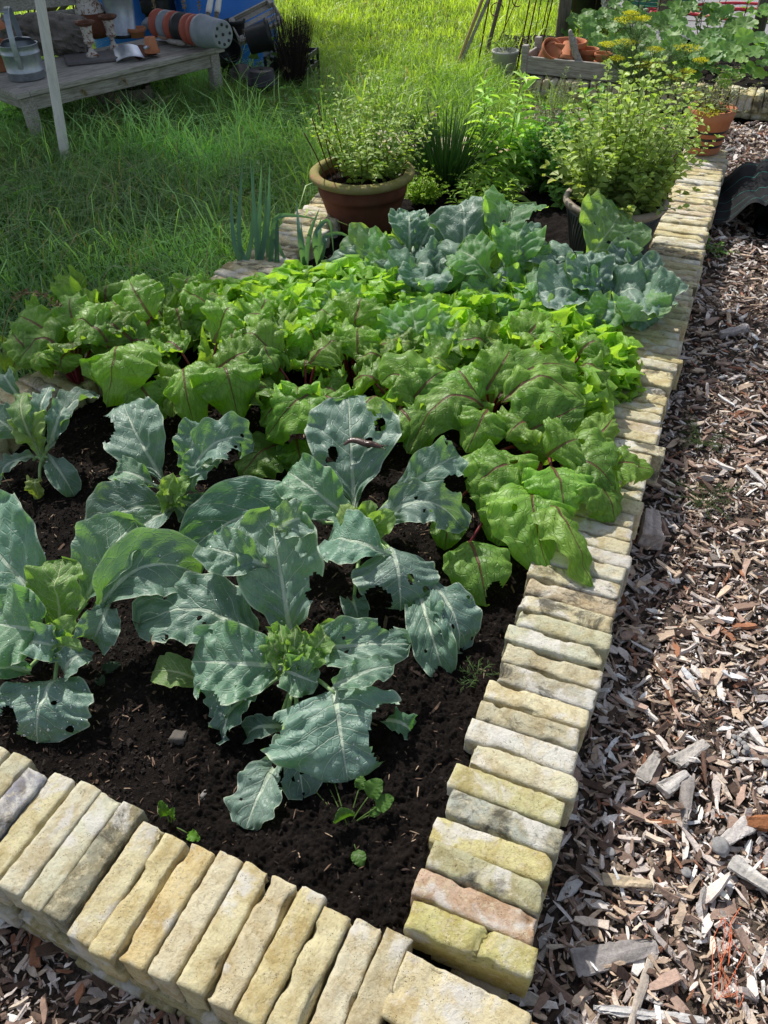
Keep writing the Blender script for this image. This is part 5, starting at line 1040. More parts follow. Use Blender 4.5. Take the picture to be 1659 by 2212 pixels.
# lemon verbena
vp = at(1062, 438, .12); H1 = atY(1047, 182, vp[1]+.25); H2 = atY(1127, 168, vp[1]+.3)
st = [[vp, (vp+H1)/2+np.array([-.02, 0, 0]), H1], [vp+np.array([.05, .02, 0]), (vp+H2)/2+np.array([.02, 0, 0]), H2], [vp, (vp+H1)/2+np.array([.05, 0, -.05]), H1+np.array([.10, .03, -.18])], [vp, (vp+H2)/2+np.array([.08, 0, -.1]), H2+np.array([.05, -.05, -.22])]]
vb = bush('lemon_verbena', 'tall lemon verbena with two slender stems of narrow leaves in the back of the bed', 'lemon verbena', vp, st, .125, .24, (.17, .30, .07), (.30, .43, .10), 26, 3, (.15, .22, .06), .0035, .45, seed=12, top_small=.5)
st = fan(vp+np.array([-.06, -.08, 0]), 16, .17, .14, 13, (0, 0, 0), .1); bush('', '', '', vp, st, .055, .22, (.13, .25, .05), (.26, .38, .06), 9, 3, seed=15, parent=vb)
# basil-like bush, rosemary
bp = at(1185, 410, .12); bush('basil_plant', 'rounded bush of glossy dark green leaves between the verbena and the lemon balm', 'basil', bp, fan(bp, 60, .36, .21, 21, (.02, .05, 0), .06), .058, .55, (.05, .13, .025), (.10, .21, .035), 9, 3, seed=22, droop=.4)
b2 = at(1215, 440, .12); bush('seedling', 'small leafy shoot on the soil in front of the dark green bush', 'seedling', b2, fan(b2, 8, .10, .06, 24), .045, .6, (.08, .17, .04), (.12, .22, .05), 4, 2, seed=25)
rp = at(1190, 300, .12); bush('rosemary_plant', 'upright grey-green rosemary in the back corner of the bed', 'rosemary', rp, fan(rp, 18, .36, .14, 31, (0, 0, 0), .05), .028, .13, (.10, .15, .07), (.17, .23, .12), 26, 4, (.14, .12, .08), .002, .05, seed=32, top_small=.7)
sw = at(1275, 330, .12); bush('broadleaf_shoot', 'upright shoot with long plain leaves behind the dark green bush', 'herb', sw, fan(sw, 7, .30, .10, 34, (0, .05, 0), .03), .11, .36, (.07, .17, .03), (.12, .25, .04), 7, 2, seed=35)
# fennel
fp = at(1365, 250, .10); t = thing('fennel_plant', 'tall feathery fennel with flat yellow flower heads behind the lemon balm', 'fennel', tuple(fp)); ms, mf, mu = MB(), MB(), MB(); r = np.random.default_rng(44)
cA = lambda x, y: (928.9+x/2.273, y/2.273)
heads = [(960, 100, .09), (1045, 95, .05), (870, 222, .06), (960, 210, .08), (1075, 322, .12), (1265, 238, .11), (1205, 380, .08), (1262, 355, .06), (1100, 245, .06), (1290, 470, .08), (985, 70, .05), (1365, 552, .09), (920, 290, .05), (1330, 300, .05)]
for i, (x, y, R_) in enumerate(heads):
    px_, py_ = cA(x, y); h = atY(px_, py_, fp[1]-.15-.35*(y > 400)-.6*(y > 520)); b = fp+np.array([r.normal(0, .06), r.normal(0, .05), 0])+np.array([.12, -.3, 0])*(y > 520); C = path([b, b*.55+h*.45+np.array([0, 0, .08]), h-np.array([0, 0, .03])], 16); ms.add(*tube(C, np.linspace(.0045, .0018, 16), 6), col=(.10, .19, .07))
    for k in range(16):
        a = k*2.399; q = math.sqrt((k+.5)/16); e = h+np.array([math.cos(a)*R_*q*.8, math.sin(a)*R_*q*.8, .012*(1-q*q)]); ms.add(*tube(path([C[-1], (C[-1]+e)/2-[0, 0, .004], e], 4), .0009, 3), col=(.2, .27, .05))
        n = 16; d = r.normal(0, 1, (n, 3)); d[:, 2] = np.abs(d[:, 2]); V, Q, T = lf_small(n, .008, .006, e[None]+r.normal(0, .010, (n, 3))*[1, 1, .3], d, r.normal(0, 1, (n, 3))); mu.add(V, Q, T, col=rep(cvar(n, (.46, .46, .04), (.60, .57, .07), r), 7))
    for j in (4, 6, 8, 10, 12):
        for q in range(5):
            a = r.uniform(0, 6.3); d = nrm([math.cos(a), math.sin(a), r.uniform(.1, .9)]); L = r.uniform(.08, .2); e = C[j]+d*L; cc = path([C[j], C[j]+d*L*.5+[0, 0, .02], e], 6); mf.add(*tube(cc, .0009, 3), col=(.09, .17, .05))
            for g in range(1, 6):
                for s in range(3): mf.add(*tube(path([cc[g], cc[g]+r.normal(0, .022, 3)+d*.02], 2), [.0008, .0004], 3), col=(.10, .19, .05))
ms.build('stems', M['foliage'], t); mf.build('leaves', M['foliage'], t); mu.build('flowers', M['foliage'], t)
# red pot on the far end of the coping with a half-dried plant
rc = np.array([1.80, 4.50, WT]); rpt = pot('terracotta_pot', 'tall terracotta pot standing on the far end of the right coping', rc, [(.0005, 0), (.082, 0), (.086, .006), (.112, .165), (.116, .167), (.125, .222), (.115, .224), (.106, .165)], M['terra'], None, None, (.11, .19), 40)
m = MB()
for z in (.045, .082, .118): V, Q, _ = lathe([(.0845+z*.165, z-.007), (.0862+z*.165, z), (.0865+z*.165, z+.007)], 40); m.add(V+rc, Q)
m.build('dark_bands', M['black'], rpt)
dp = rc+np.array([0, 0, .19]); bush('dried_herb', 'half-dried small shrub in the terracotta pot on the end of the coping', 'herb', dp, fan(dp, 26, .26, .17, 51, (.02, 0, 0), .05, .5), .026, .4, (.10, .10, .055), (.16, .19, .09), 10, 2, (.07, .05, .035), .002, seed=52)
# shoots of small weeds by the walls
for i, (x, y) in enumerate(((1240, 1010), (1405, 600), (1320, 1085))): pass
wpt = at(1545, 545, .02); bush('weed', 'small green weed at the foot of the right coping near the black cloth', 'weed', wpt, fan(wpt, 8, .05, .05, 61), .022, .6, (.08, .16, .04), (.12, .22, .05), 5, 2, seed=62)
# nettle-like weeds at the bench leg and by the pot on the lawn
for i, (x, y, h, lab) in enumerate(((90, 320, .30, 'nettle by the front bench leg'), (100, 260, .28, 'nettle growing under the front corner of the bench'), (640, 300, .30, 'bindweed and dock leaves sprawling below the black crate'), (350, 230, .3, 'leafy weed in the shade under the right half of the bench'), (40, 500, .2, 'leafy weed in the lawn at the left edge of the photo'), (300, 420, .14, 'low leafy weed in the shaded lawn right of the white pole'), (560, 430, .16, 'low leafy weed in the lawn beside the leeks'))):
    q = at(x, y, 0); bush('nettle' if i < 2 else 'weed', lab, 'weed', q, fan(q, 8+4*(i > 1), h, .16+.08*(i > 1), 70+i, (0, 0, 0), .05), .075, .5, (.05, .12, .03), (.09, .18, .04), 7, 2, seed=80+i, droop=.45)
# the spreading perennial behind the low wall
run_wall('back', 'low brick retaining wall at the back, under the wooden trough and the spreading green leaves', [(1.05, 6.28), (1.93, 5.945), (2.55, 5.69), (5.0, 4.7)], 820, res=.6, wt=.16)
mb = MB(); n = 1500; r = np.random.default_rng(91); P = np.stack([r.uniform(1.6, 6, n), r.uniform(5.0, 8.2, n)], -1); fy = 6.62-.41*P[:, 0]+.22
P = P[(P[:, 1] > fy+.0) & (P[:, 1] < fy+1.95-.25*np.abs(P[:, 0]-2.6))]; P = np.concatenate([P, np.stack([r.uniform(1.7, 3.4, 120), np.zeros(120)], -1)]); k = P[:, 1] == 0; P[k, 1] = 6.62-.41*P[k, 0]+.16+r.uniform(0, .12, k.sum())
a16 = np.linspace(0, 2*PI, 22)[:-1]
for (x, y) in P:
    f = y-(6.62-.41*x); z = .13+.30*min(1, f/.25)*(.65+.35*vn(p3(x*3, y*3, 0), 3))+r.uniform(-.05, .05); R_ = r.uniform(.035, .072); nv_ = nrm([r.normal(0, .3), -.45+r.normal(0, .3), 1]); s = nrm(np.cross(nv_, [r.normal(), r.normal(), .1])); q = np.cross(nv_, s); c0_ = np.array([x, y, z])
    rad = R_*(1-.16*(np.cos(a16*7)*.5+.5)**2-.5*np.exp(-((a16-PI)/.16)**2)); rip = .10*R_*np.cos(a16*7); ring = c0_+s*(np.cos(a16)*rad)[:, None]+q*(np.sin(a16)*rad)[:, None]+nv_*(rip+R_*.14)[:, None]; mid = c0_+s*(np.cos(a16)*rad*.5)[:, None]+q*(np.sin(a16)*rad*.5)[:, None]+nv_*(rip*.3+R_*.02)[:, None]; m_ = len(a16)
    c = cvar(1, (.12, .25, .075), (.22, .37, .11), r)[0]; cols = np.concatenate([[c*1.3], np.repeat([c], m_, 0), np.repeat([c*1.08], m_, 0)])
    mb.add(np.concatenate([[c0_], mid, ring]), [(1+i, 1+m_+i, 1+m_+(i+1) % m_, 1+(i+1) % m_) for i in range(m_)], [(0, 1+i, 1+(i+1) % m_) for i in range(m_)], col=cols)
tag(mb.build('ground_cover', M['foliage']), kind='stuff')
X0, Y0 = np.meshgrid(np.linspace(0, 1, 30), np.linspace(0, 1, 20), indexing='ij'); xx = 1.2+X0*4.8; yy = 6.62-.41*xx+.2+Y0*1.9; mb = MB(); mb.add(np.stack([xx, yy, .07+.04*fbm(p3(xx*6, yy*6, 0), 5, 3)], -1).reshape(-1, 3), grid_faces(30, 20)[:, ::-1]); tag(mb.build('border_soil', M['soil']), kind='structure')
# ================================================================== bench and the things on it
TZ = .42
def bpt(u, v, z): return np.array([*(BF+u*BE+v*BN), z])
aB = math.atan2(BE[1], BE[0])
def bx_at(mb, c, size, yaw, r=.004, ax=0, ay=0, col=(1, 1, 1)):
    V, Q, T = box(*size, r); mb.add(rot(V, ax, ay, yaw, c), Q, T, col=col)
def onebox(name, mat, parent, c, size, yaw, r=.004, ax=0, ay=0):
    m = MB(); bx_at(m, c, size, yaw, r, ax, ay); return m.build(name, mat, parent, smooth=False)
BL, BD = 1.50, .66
bench = thing('garden_bench', 'low grey weathered wooden table in the shade, loaded with pots and tools', 'table', bpt(BL/2, BD/2, 0))
# planks are meshes in their own frame so that the grain runs along them
def lbox(name, mat, parent, c, size, yaw, r=.004):
    V, Q, T = box(*size, r); m = MB(); m.add(V, Q, T); o = m.build(name, mat, None, smooth=False); o.parent = parent; p = parent.location; o.location = (c[0]-p[0], c[1]-p[1], c[2]-p[2]); o.rotation_euler = (0, 0, yaw); return o
m = MB()
for i in range(5):
    V, Q, T = box(BL-.10, .105, .026, .004, (0, (i-2)*.112, RNG.normal(0, .002))); m.add(V, Q, T)
for s in (-1, 1): V, Q, T = box(.085, BD, .034, .005, (s*(BL/2-.02), 0, .001)); m.add(V, Q, T)
for s in (-1, 1): V, Q, T = box(BL-.125, .075, .033, .005, (0, s*(BD/2-.036), .002)); m.add(V, Q, T)
o = m.build('table_top', M['oldwood'], None, smooth=False); o.parent = bench; o.location = (0, 0, TZ-.017); o.rotation_euler = (0, 0, aB)
for s, n in ((.03, 1), (BD-.03, 1)): lbox('apron', M['oldwood'], bench, bpt(BL/2, s+.012, TZ-.077), (BL-.16, .022, .075), aB)
for s in (.05, BL-.05): lbox('apron', M['oldwood'], bench, bpt(s, BD/2, TZ-.077), (BD-.16, .022, .075), aB+PI/2)
for (u, v) in ((.055, .05), (BL-.055, .05), (.055, BD-.05), (BL-.055, BD-.05)):
    V, Q, T = box(.065, .065, TZ-.034, .006); m = MB(); V[:, :2] *= (1+.12*(V[:, 2:3] > 0)); m.add(rot(V, 0, 0, aB, bpt(u, v, (TZ-.034)/2)), Q, T); m.build('leg', M['oldwood'], bench, smooth=False)
lbox('stretcher', M['oldwood'], bench, bpt(BL/2, BD/2, .10), (BL-.2, .05, .035), aB)
def ontop(x, y, dz=0): return at(x, y, TZ+dz)
# watering can
c = ontop(60, 168, .002); t = thing('watering_can', 'galvanised watering can with a wide strap handle on the left end of the table', 'watering can', c)
def oval(prof, sx=1, sy=1, n=40): V, Q, _ = lathe(prof, n); V = V*np.array([sx, sy, 1]); return V, Q
m = MB(); V, Q = oval([(.0005, 0), (.134, 0), (.138, .006), (.138, .05), (.141, .053), (.138, .057), (.138, .165), (.142, .170), (.142, .178), (.138, .182), (.138, .226), (.143, .230), (.140, .235), (.134, .228), (.134, .02)], 1, .92); m.add(rot(V, 0, 0, .4, c), Q); m.build('body', M['zinc'], t)
m = MB(); V, Q = oval([(.138, .225), (.10, .262), (.02, .275), (.0005, .276)], 1, .92); h = V[:, 1] > -.02; Vh = V; m.add(rot(V, 0, 0, .4, c), [q for q in Q if all(V[i, 1] > -.01 for i in q)]); m.build('half_lid', M['zinc'], t)
fr = nrm([.15, -1, 0]); sd = np.array([-fr[1], fr[0], 0])
P3 = [c+fr*.142+[0, 0, .09], c+fr*.150+[0, 0, .17], c+fr*.145+[0, 0, .30], c+fr*.10+[0, 0, .43], c+fr*.02+[0, 0, .47], c-fr*.05+[0, 0, .43], c-fr*.11+[0, 0, .32], c-fr*.14+[0, 0, .22]]
C = path(P3, 26); tt = np.gradient(C, axis=0); tt /= np.linalg.norm(tt, axis=1)[:, None]; nn = np.cross(tt, sd); Vh = np.stack([C-sd*.021, C-sd*.019+nn*.004, C+sd*.019+nn*.004, C+sd*.021, C+sd*.019-nn*.004, C-sd*.019-nn*.004], 1); Fq = []
for i in range(25):
    for j in range(6): Fq.append((i*6+j, i*6+(j+1) % 6, i*6+6+(j+1) % 6, i*6+6+j))
m = MB(); m.add(Vh.reshape(-1, 3), Fq); m.build('handle', M['zinc'], t, smooth=False)
sp_ = nrm([-.85, .5, 0]); m = MB(); m.add(*tube(path([c+sp_*.12+[0, 0, .05], c+sp_*.22+[0, 0, .16], c+sp_*.34+[0, 0, .27]], 10), np.linspace(.03, .016, 10), 14)); m.build('spout', M['zinc'], t)
# pole
b = at(149, 385, 0); tp = atY(86, 0, b[1]+.05); d = nrm(tp-b); t = thing('wooden_pole', 'long white-painted wooden pole standing in the grass in front of the table', 'pole', b); m = MB(); m.add(*tube([b-d*.1, b, tp, tp+d*.75], [.029, .029, .027, .025], 20)); m.build('pole', M['white'], t); m = MB(); m.add(*tube([b+d*.055, b+d*.105], .0297, 20, cap=False)); m.build('label_band', M['green_plastic'], t)
# flower pots, generic
def simple_pot(name, label, c, r, h, mat, ax=0, ay=0, az=0, taper=.72, wall=.07, rimh=.2, cat='flower pot', group=None, hole=True, nn=32, rim=True):
    t = thing(name, label, cat, c, group); rb = r*taper; w = r*wall+.001; rr = r*1.0; lip = r*.93 if rim else r*.985
    prof = [(rb*.22 if hole else .0004, 0), (rb*.96, 0), (rb, h*.02), (rb+(lip-rb)*(1-rimh), h*(1-rimh)), (rr, h*(1-rimh)+.002), (rr*1.01, h), (rr*.995-w*.5, h+.001), (rr-w*1.3, h*.985), (rr-w*1.6, h*(1-rimh)), (rb-w, h*.08), (rb*.22 if hole else .0004, h*.06)]
    V, Q, _ = lathe(prof, nn); m = MB(); m.add(rot(V, ax, ay, az, c), Q); m.build('body', mat, t)
    if rim: V, Q, _ = lathe([(rr*1.008, h*(1-rimh)), (rr*1.03, h*(1-rimh*.5)), (rr*1.03, h*.98), (rr*1.005, h*1.004)], nn); m = MB(); m.add(rot(V, ax, ay, az, c), Q); m.build('rim', mat, t)
    return t
simple_pot('flower_pot', 'orange terracotta pot at the left edge behind the watering can', ontop(4, 150), .13, .19, M['terra'])
simple_pot('flower_pot', 'upper terracotta pot turned upside down on another one at the left edge', ontop(4, 150, 0)+np.array([.0, .01, .36]), .115, .17, M['terra'], ax=PI, az=.5)
# shaggy log and broom head
c = ontop(130, 118); t = thing('log', 'shaggy grey bark-covered log lying behind the watering can', 'log', c); C = path([c+[-.32, .05, .11], c+[-.1, .0, .12], c+[.2, .02, .10]], 40); V, Q, T = tube(C, .115, 40); nrmv = V-np.repeat(np.concatenate([C, C[:1], C[-1:]]), [40]*40+[1, 1], 0); k = vn(p3(V[:, 0]*12, V[:, 2]*70, V[:, 1]*70), 3)+.6*vn(p3(V[:, 0]*40, V[:, 2]*120, V[:, 1]*120), 5); V = V+nrmv*(.16*k)[:, None]; m = MB(); m.add(V, Q, T, col=np.array([.15, .135, .12])*(1+.5*k[:, None]).clip(.3, 2)); m.build('bark', M['chips'], t, smooth=False)
c = ontop(128, 70)+np.array([0, 0, .03]); t = thing('broom_head', 'stiff tan bristle broom head leaning on the log beside the white pole', 'broom', c); dirb = nrm([.5, 0, .95]); r = np.random.default_rng(3); mb = MB()
for i in range(700):
    q = r.uniform(-.15, .15); o_ = r.uniform(-.03, .03); b = c+np.array([.75, 0, .55])*q+np.array([0, 1, 0])*o_+[0, 0, .10]; d = nrm([-.55+r.normal(0, .06), -.1+r.normal(0, .1), .75+r.normal(0, .06)]); mb.add(*tube(path([b, b+d*.07], 2), [.0016, .001], 3, cap=False), col=cvar(1, (.20, .155, .10), (.30, .24, .16), r)[0])
mb.build('bristles', M['tint'], t); m = MB(); V, Q, T = box(.36, .07, .03, .006); m.add(rot(V, 0, -.63, 0, c+[.02, 0, .085]), Q, T); m.build('head', M['postwood'], t, smooth=False)
# slate slab and urns
def urn(label, c, s):
    t = thing('garden_urn', label, 'urn', c, 'rusty little urns on the table'); n = 32
    for nm, mt, pr in (('foot', M['white_rust'], [(.0005, 0), (.058, 0), (.058, .022), (.050, .026), (.030, .045), (.018, .075), (.024, .092), (.019, .100)]), ('bowl', M['white_rust'], [(.019, .098), (.045, .115), (.052, .140), (.040, .155), (.044, .165), (.052, .235), (.060, .262)]), ('rim', M['rust'], [(.058, .258), (.088, .275), (.094, .288), (.088, .296), (.060, .290), (.050, .255), (.03, .22), (.0005, .22)])):
        V, Q, _ = lathe(pr, n)
        if nm == 'bowl': a = np.arctan2(V[:, 1], V[:, 0]); V[:, :2] *= (1+.05*np.cos(a*12)*(V[:, 2] < .15))[:, None]
        m = MB(); m.add(V*s+c, Q); m.build(nm, mt, t)
t = NT('flaking_white_paint'); v = t.obj(); f = t.noise(v, 30, 6, .7, .5); cc = t.mix(t.ss(f, .50, .60), (.55, .52, .47), (.19, .085, .05)); M['white_rust'] = t.fin(t.bsdf(cc, .8, .2, 0, t.bump(f, .5, .003)))
c = ontop(199, 129); t = thing('slate_slab', 'thin dark slate slab under the front urn', 'slab', c); V, Q, T = box(.34, .24, .022, .004); V = V+.003*vn(V*30, 4)[:, None]; m = MB(); m.add(rot(V, 0, 0, .35, c+[0, 0, .011]), Q, T, col=(.14, .13, .13)); m.build('slab', M['tint'], t, smooth=False)
urn('rusty little white urn standing on the slate slab, nearer one of the pair', ontop(200, 122, .022), .92); urn('rusty little white urn behind the slab, farther one of the pair', ontop(247, 106), .92)
# painted jar, bucket
c = ontop(207, 80); t = thing('terracotta_jar', 'terracotta jar with flaking white paint on its shoulders', 'jar', c); m = MB(); V, Q, _ = lathe([(.0005, 0), (.10, 0), (.125, .06), (.135, .15), (.13, .20)], 36); m.add(V+c, Q); m.build('body', M['terra_old'], t); m = MB(); V, Q, _ = lathe([(.131, .196), (.118, .25), (.095, .275), (.097, .30), (.108, .33), (.100, .34), (.085, .335), (.08, .28)], 36); m.add(V+c, Q); m.build('painted_neck', M['white_rust'], t)
c = ontop(270, 78); t = thing('bucket', 'tall grey metal bucket behind the small terracotta pots', 'bucket', c); m = MB(); V, Q, _ = lathe([(.0005, 0), (.115, 0), (.120, .005), (.120, .03), (.112, .034), (.145, .42), (.150, .425), (.142, .428), (.112, .05)], 40); m.add(V+c, Q); m.build('body', M['zinc'], t); m = MB(); V, Q, _ = lathe([(.122, 0), (.125, .012), (.121, .026)], 40); m.add(V+c, Q); m.build('base_ring', M['black'], t)
simple_pot('flower_pot', 'pair of nested shallow terracotta pots in front of the grey bucket', ontop(298, 80), .080, .075, M['terra'], taper=.8, rimh=.35)
simple_pot('flower_pot', 'small terracotta pot upside down beside the shallow pots', ontop(323, 80, .115), .062, .11, M['terra'], ax=PI)
# dustpans, tile, trowel
def curved_sheet(name, label, mat, c, yaw, w, l, rise, lift, cat):
    U, Vv = np.meshgrid(np.linspace(-.5, .5, 22), np.linspace(0, 1, 14), indexing='ij'); x = U*w*(1-.10*Vv); y = Vv*l; z = lift+rise*(1-(2*U)**2)+.045*Vv**2-.03*np.exp(-((Vv-.15)/.12)**2)*0; P = np.stack([x, y, z], -1).reshape(-1, 3); F = grid_faces(22, 14)[:, ::-1]; V2 = np.concatenate([P, P-[0, 0, .0025]]); t = thing(name, label, cat, c); m = MB(); m.add(rot(V2, 0, 0, yaw, c), np.concatenate([F, F[:, ::-1]+len(P)])); m.build('pan', mat, t); return t
pan = curved_sheet('shovel_blade', 'curved blue-grey sheet metal scoop lying upside down at the front edge of the table', M['steel'], ontop(285, 134), .35, .24, .24, .03, .012, 'scoop')
m = MB(); m.add(*tube(path([ontop(320, 96, .10), ontop(345, 88, .05)], 6), .012, 10)); m.build('socket', M['steel'], pan)
curved_sheet('shovel_blade', 'rusty brown scoop under the blue-grey one', M['rust'], ontop(325, 126), .7, .2, .2, .02, .004, 'scoop')
c = ontop(376, 92); t = thing('clay_tile', 'broken clay tile lying near the right end of the table', 'tile', c); P, Q = brick_geo(.22, .14, .035, 5, 1.2, 1.0); m = MB(); m.add(rot(P, 0, .05, .25, c+[0, .02, .03]), Q, col=(.36, .24, .16)); m.build('tile', M['tint'], t)
h0, h1 = ontop(333, 84, .04), ontop(400, 94, .03); t = thing('hand_trowel', 'worn wooden-handled hand trowel in front of the clay tile', 'trowel', h0); m = MB(); m.add(*tube(path([h1, h1*.7+h0*.3, h1*.45+h0*.55], 8), [.010, .017, .019, .017, .015, .016, .017, .012], 12)); m.build('handle', M['oldwood'], t); m = MB(); m.add(*tube(path([h1*.45+h0*.55, h0], 6), [.009, .006, .006, .02, .03, .02], 10, sy=.35)); m.build('blade', M['zinc'], t)
# row of nested plastic pots, lying down
p0_, p1_ = at(345, 52, TZ+.10), at(478, 74, TZ+.12); ax_ = nrm(p1_-p0_); q = Vector(ax_).to_track_quat('Z', 'Y').to_matrix(); Rq = np.array(q)
def lay(V, c): return V @ Rq.T + c
NG = 'plastic pots nested in a row on their side'
for i, (f, mt, lab) in enumerate(((0, 'red_plastic', 'brick-red plastic pot at the far left end of the nested row'), (.13, 'grey_plastic', 'grey-blue plastic pot, second in the nested row'), (.25, 'red_plastic', 'brick-red plastic pot, third in the nested row'), (.36, 'black', 'black plastic pot in the middle of the nested row'), (.52, 'red_plastic', 'brick-red plastic pot, right of the black one in the nested row'), (.62, 'red_plastic', 'brick-red plastic pot just behind the big grey pot'))):
    c = p0_+(p1_-p0_)*f; t = thing('plastic_pot', lab, 'plastic pot', c, NG); m = MB(); V, Q, _ = lathe([(.104, -.012), (.108, -.010), (.108, .03), (.102, .032), (.096, .11), (.094, .11), (.100, .028), (.102, -.008)], 36); m.add(lay(V, c), Q); m.build('body', M[mt], t)
c = p0_+(p1_-p0_)*.72; t = thing('plastic_pot', 'big grey plastic pot ending the nested row, its holed base facing out', 'plastic pot', c, NG); m = MB(); V, Q, _ = lathe([(.112, -.02), (.116, -.018), (.116, .03), (.110, .034), (.096, .245), (.090, .252), (.07, .250), (.0005, .246)], 44); m.add(lay(V, c), Q); m.build('body', M['grey_plastic'], t)
for k in range(9):
    m = MB(); a = k*2*PI/8; rr = .066 if k < 8 else 0; V, Q, _ = lathe([(.0004, .2535), (.011, .2535), (.0115, .248)], 12); m.add(lay(V+[math.cos(a)*rr, math.sin(a)*rr, 0], c), Q); m.build('drain_hole', M['black'], t)
c = ontop(368, 72); t = thing('plant_tray', 'small dark green plastic tray behind the clay tile', 'tray', c); m = MB()
for (dx, dy, sx, sy) in ((0, .05, .2, .004), (0, -.05, .2, .004), (.1, 0, .004, .1), (-.1, 0, .004, .1)): bx_at(m, c+np.array(rot(np.array([[dx, dy, .035]]), 0, 0, -.2)[0]), (sx, sy, .07), -.2, .001)
bx_at(m, c+[0, 0, .004], (.2, .1, .005), -.2, .001); m.build('tray', M['green_plastic'], t, smooth=False)
c = ontop(372, 60); t = thing('plant_tray', 'grey seed tray under the nested row of plastic pots', 'tray', c); m = MB(); bx_at(m, c+[0, .02, .03], (.42, .2, .05), .05, .008); m.build('tray', M['grey_plastic'], t, smooth=False)
c = ontop(340, 40); t = thing('bag', 'crumpled black bag beside the grey bucket at the back of the table', 'bag', c); P, Q = brick_geo(.22, .16, .2, 9, .9, 2.4); P = P+.05*fbm(P*9, 4)[:, None]; m = MB(); m.add(P+c+[0, .05, .1], Q); m.build('bag', M['black'], t)
tuft = bench_p = ontop(438, 96); mb = MB(); r = np.random.default_rng(6); n = 60; P = tuft[:2]+r.normal(0, .03, (n, 2)); V, Q, T, C = blades(P, np.full(n, TZ-.01), r.uniform(.08, .22, n), np.full(n, .006), .9, (.13, .22, .05), (.2, .3, .07)); t = thing('grass_tuft', 'tuft of grass growing up over the right front corner of the table', 'grass tuft', tuft); mb.add(V, Q, T, C); mb.build('leaves', M['grass'], t)
# spade handles
for i, (x, y, x2, y2) in enumerate(((447, 40, 452, -14), (468, 36, 470, -14))):
    b = at(x-10, y+60, TZ); e = atY(x2+3, 0, b[1]+.2); t = thing('spade_handle', ('left' if i == 0 else 'right')+' of two pale wooden tool handles standing in front of the blue barrels', 'tool handle', b, 'tool handles'); d = nrm(e-b); m = MB(); m.add(*tube([b, e-d*.08], [.013, .016], 12)); m.build('shaft', M['postwood'], t); m = MB(); m.add(*tube(path([e-d*.09, e-d*.05, e, e+d*.02], 8), [.017, .021, .021, .021, .020, .019, .016, .008], 12)); m.build('grip', M['white'], t)
# boards behind on the left, rods
b0, b1 = atY(0, 40, 6.2), atY(165, 22, 6.45); t = thing('wooden_board', 'grey wooden boards leaning behind the table at the top left corner', 'board', b0); m = MB(); mid = (b0+b1)/2+np.array([-.35, 0, 0]); L = 1.5; bx_at(m, mid+[0, 0, .09], (L, .025, .17), math.atan2(b1[1]-b0[1], b1[0]-b0[0])); bx_at(m, mid+[0, .01, -.10], (L, .025, .16), math.atan2(b1[1]-b0[1], b1[0]-b0[0])); bx_at(m, mid+[0, .03, -.45], (.06, .05, .9), .2); m.build('boards', M['oldwood'], t, smooth=False)
for i, (x0, x1) in enumerate(((68, 54), (78, 72), (165, 155), (170, 178))):
    b = at(x0, 60, TZ); e = atY(x1, -10, b[1]+.1); t = thing('iron_rod', 'thin rusty iron rod leaning among the things at the back of the table', 'rod', b, 'rusty rods behind the table'); m = MB(); m.add(*tube([b, e+(e-b)*.5], .007, 8)); m.build('rod', M['rust'], t)
# under the table
def slat_crate(name, label, c, L, W, H, yaw, mat, grp=None, tilt=(0, 0)):
    t = thing(name, label, 'crate', c, grp); m = MB(); th = .010; parts = []
    def b(ctr, size): V, Q, T = box(*size, .002); m.add(rot(V+np.array(ctr), tilt[0], tilt[1], yaw, c), Q, T)
    for s in (-1, 1):
        for z in (.25, .75): b((0, s*W/2, H*z), (L, th, H*.40)); b((s*L/2, 0, H*z), (th, W, H*.40))
        for s2 in (-1, 1): b((s*(L/2-.02), s2*(W/2-.02), H*.5), (.03, .03, H*1.1))
    for k in range(4): b((0, (k-1.5)*W/4, .006), (L, W/4-.012, th))
    m.build('slats', mat, t, smooth=False); return t
slat_crate('wooden_crate', 'old wooden crate in the dark under the table', bpt(.85, .30, .08), .36, .26, .18, aB-.5, M['postwood'])
c = bpt(.9, .25, .02); t = thing('plastic_tray', 'dark red plastic tray in the grass under the table', 'tray', c); m = MB()
for i in range(5):
    for j in range(3): bx_at(m, rot(np.array([[(i-2)*.085, (j-1)*.085, .02]]), 0, 0, aB, c)[0], (.078, .078, .045), aB, .006)
m.build('cells', mat_plain('dark_red_plastic', (.10, .018, .015), (.14, .03, .025), 10, .5, .3), t, smooth=False)
for o in list(COL.objects):
    if o.parent is None and o.get('category') in ('watering can', 'urn', 'jar', 'bucket', 'scoop') or (o.name.startswith('flower_pot') and o.parent is None): o.scale = (.80, .80, .80)
    if o.name.startswith('plastic_pot') and o.parent is None: o.scale = (.86, .86, .86)
    if o.name.startswith('garden_urn') and o.parent is None: o.scale = (.74, .74, .74)
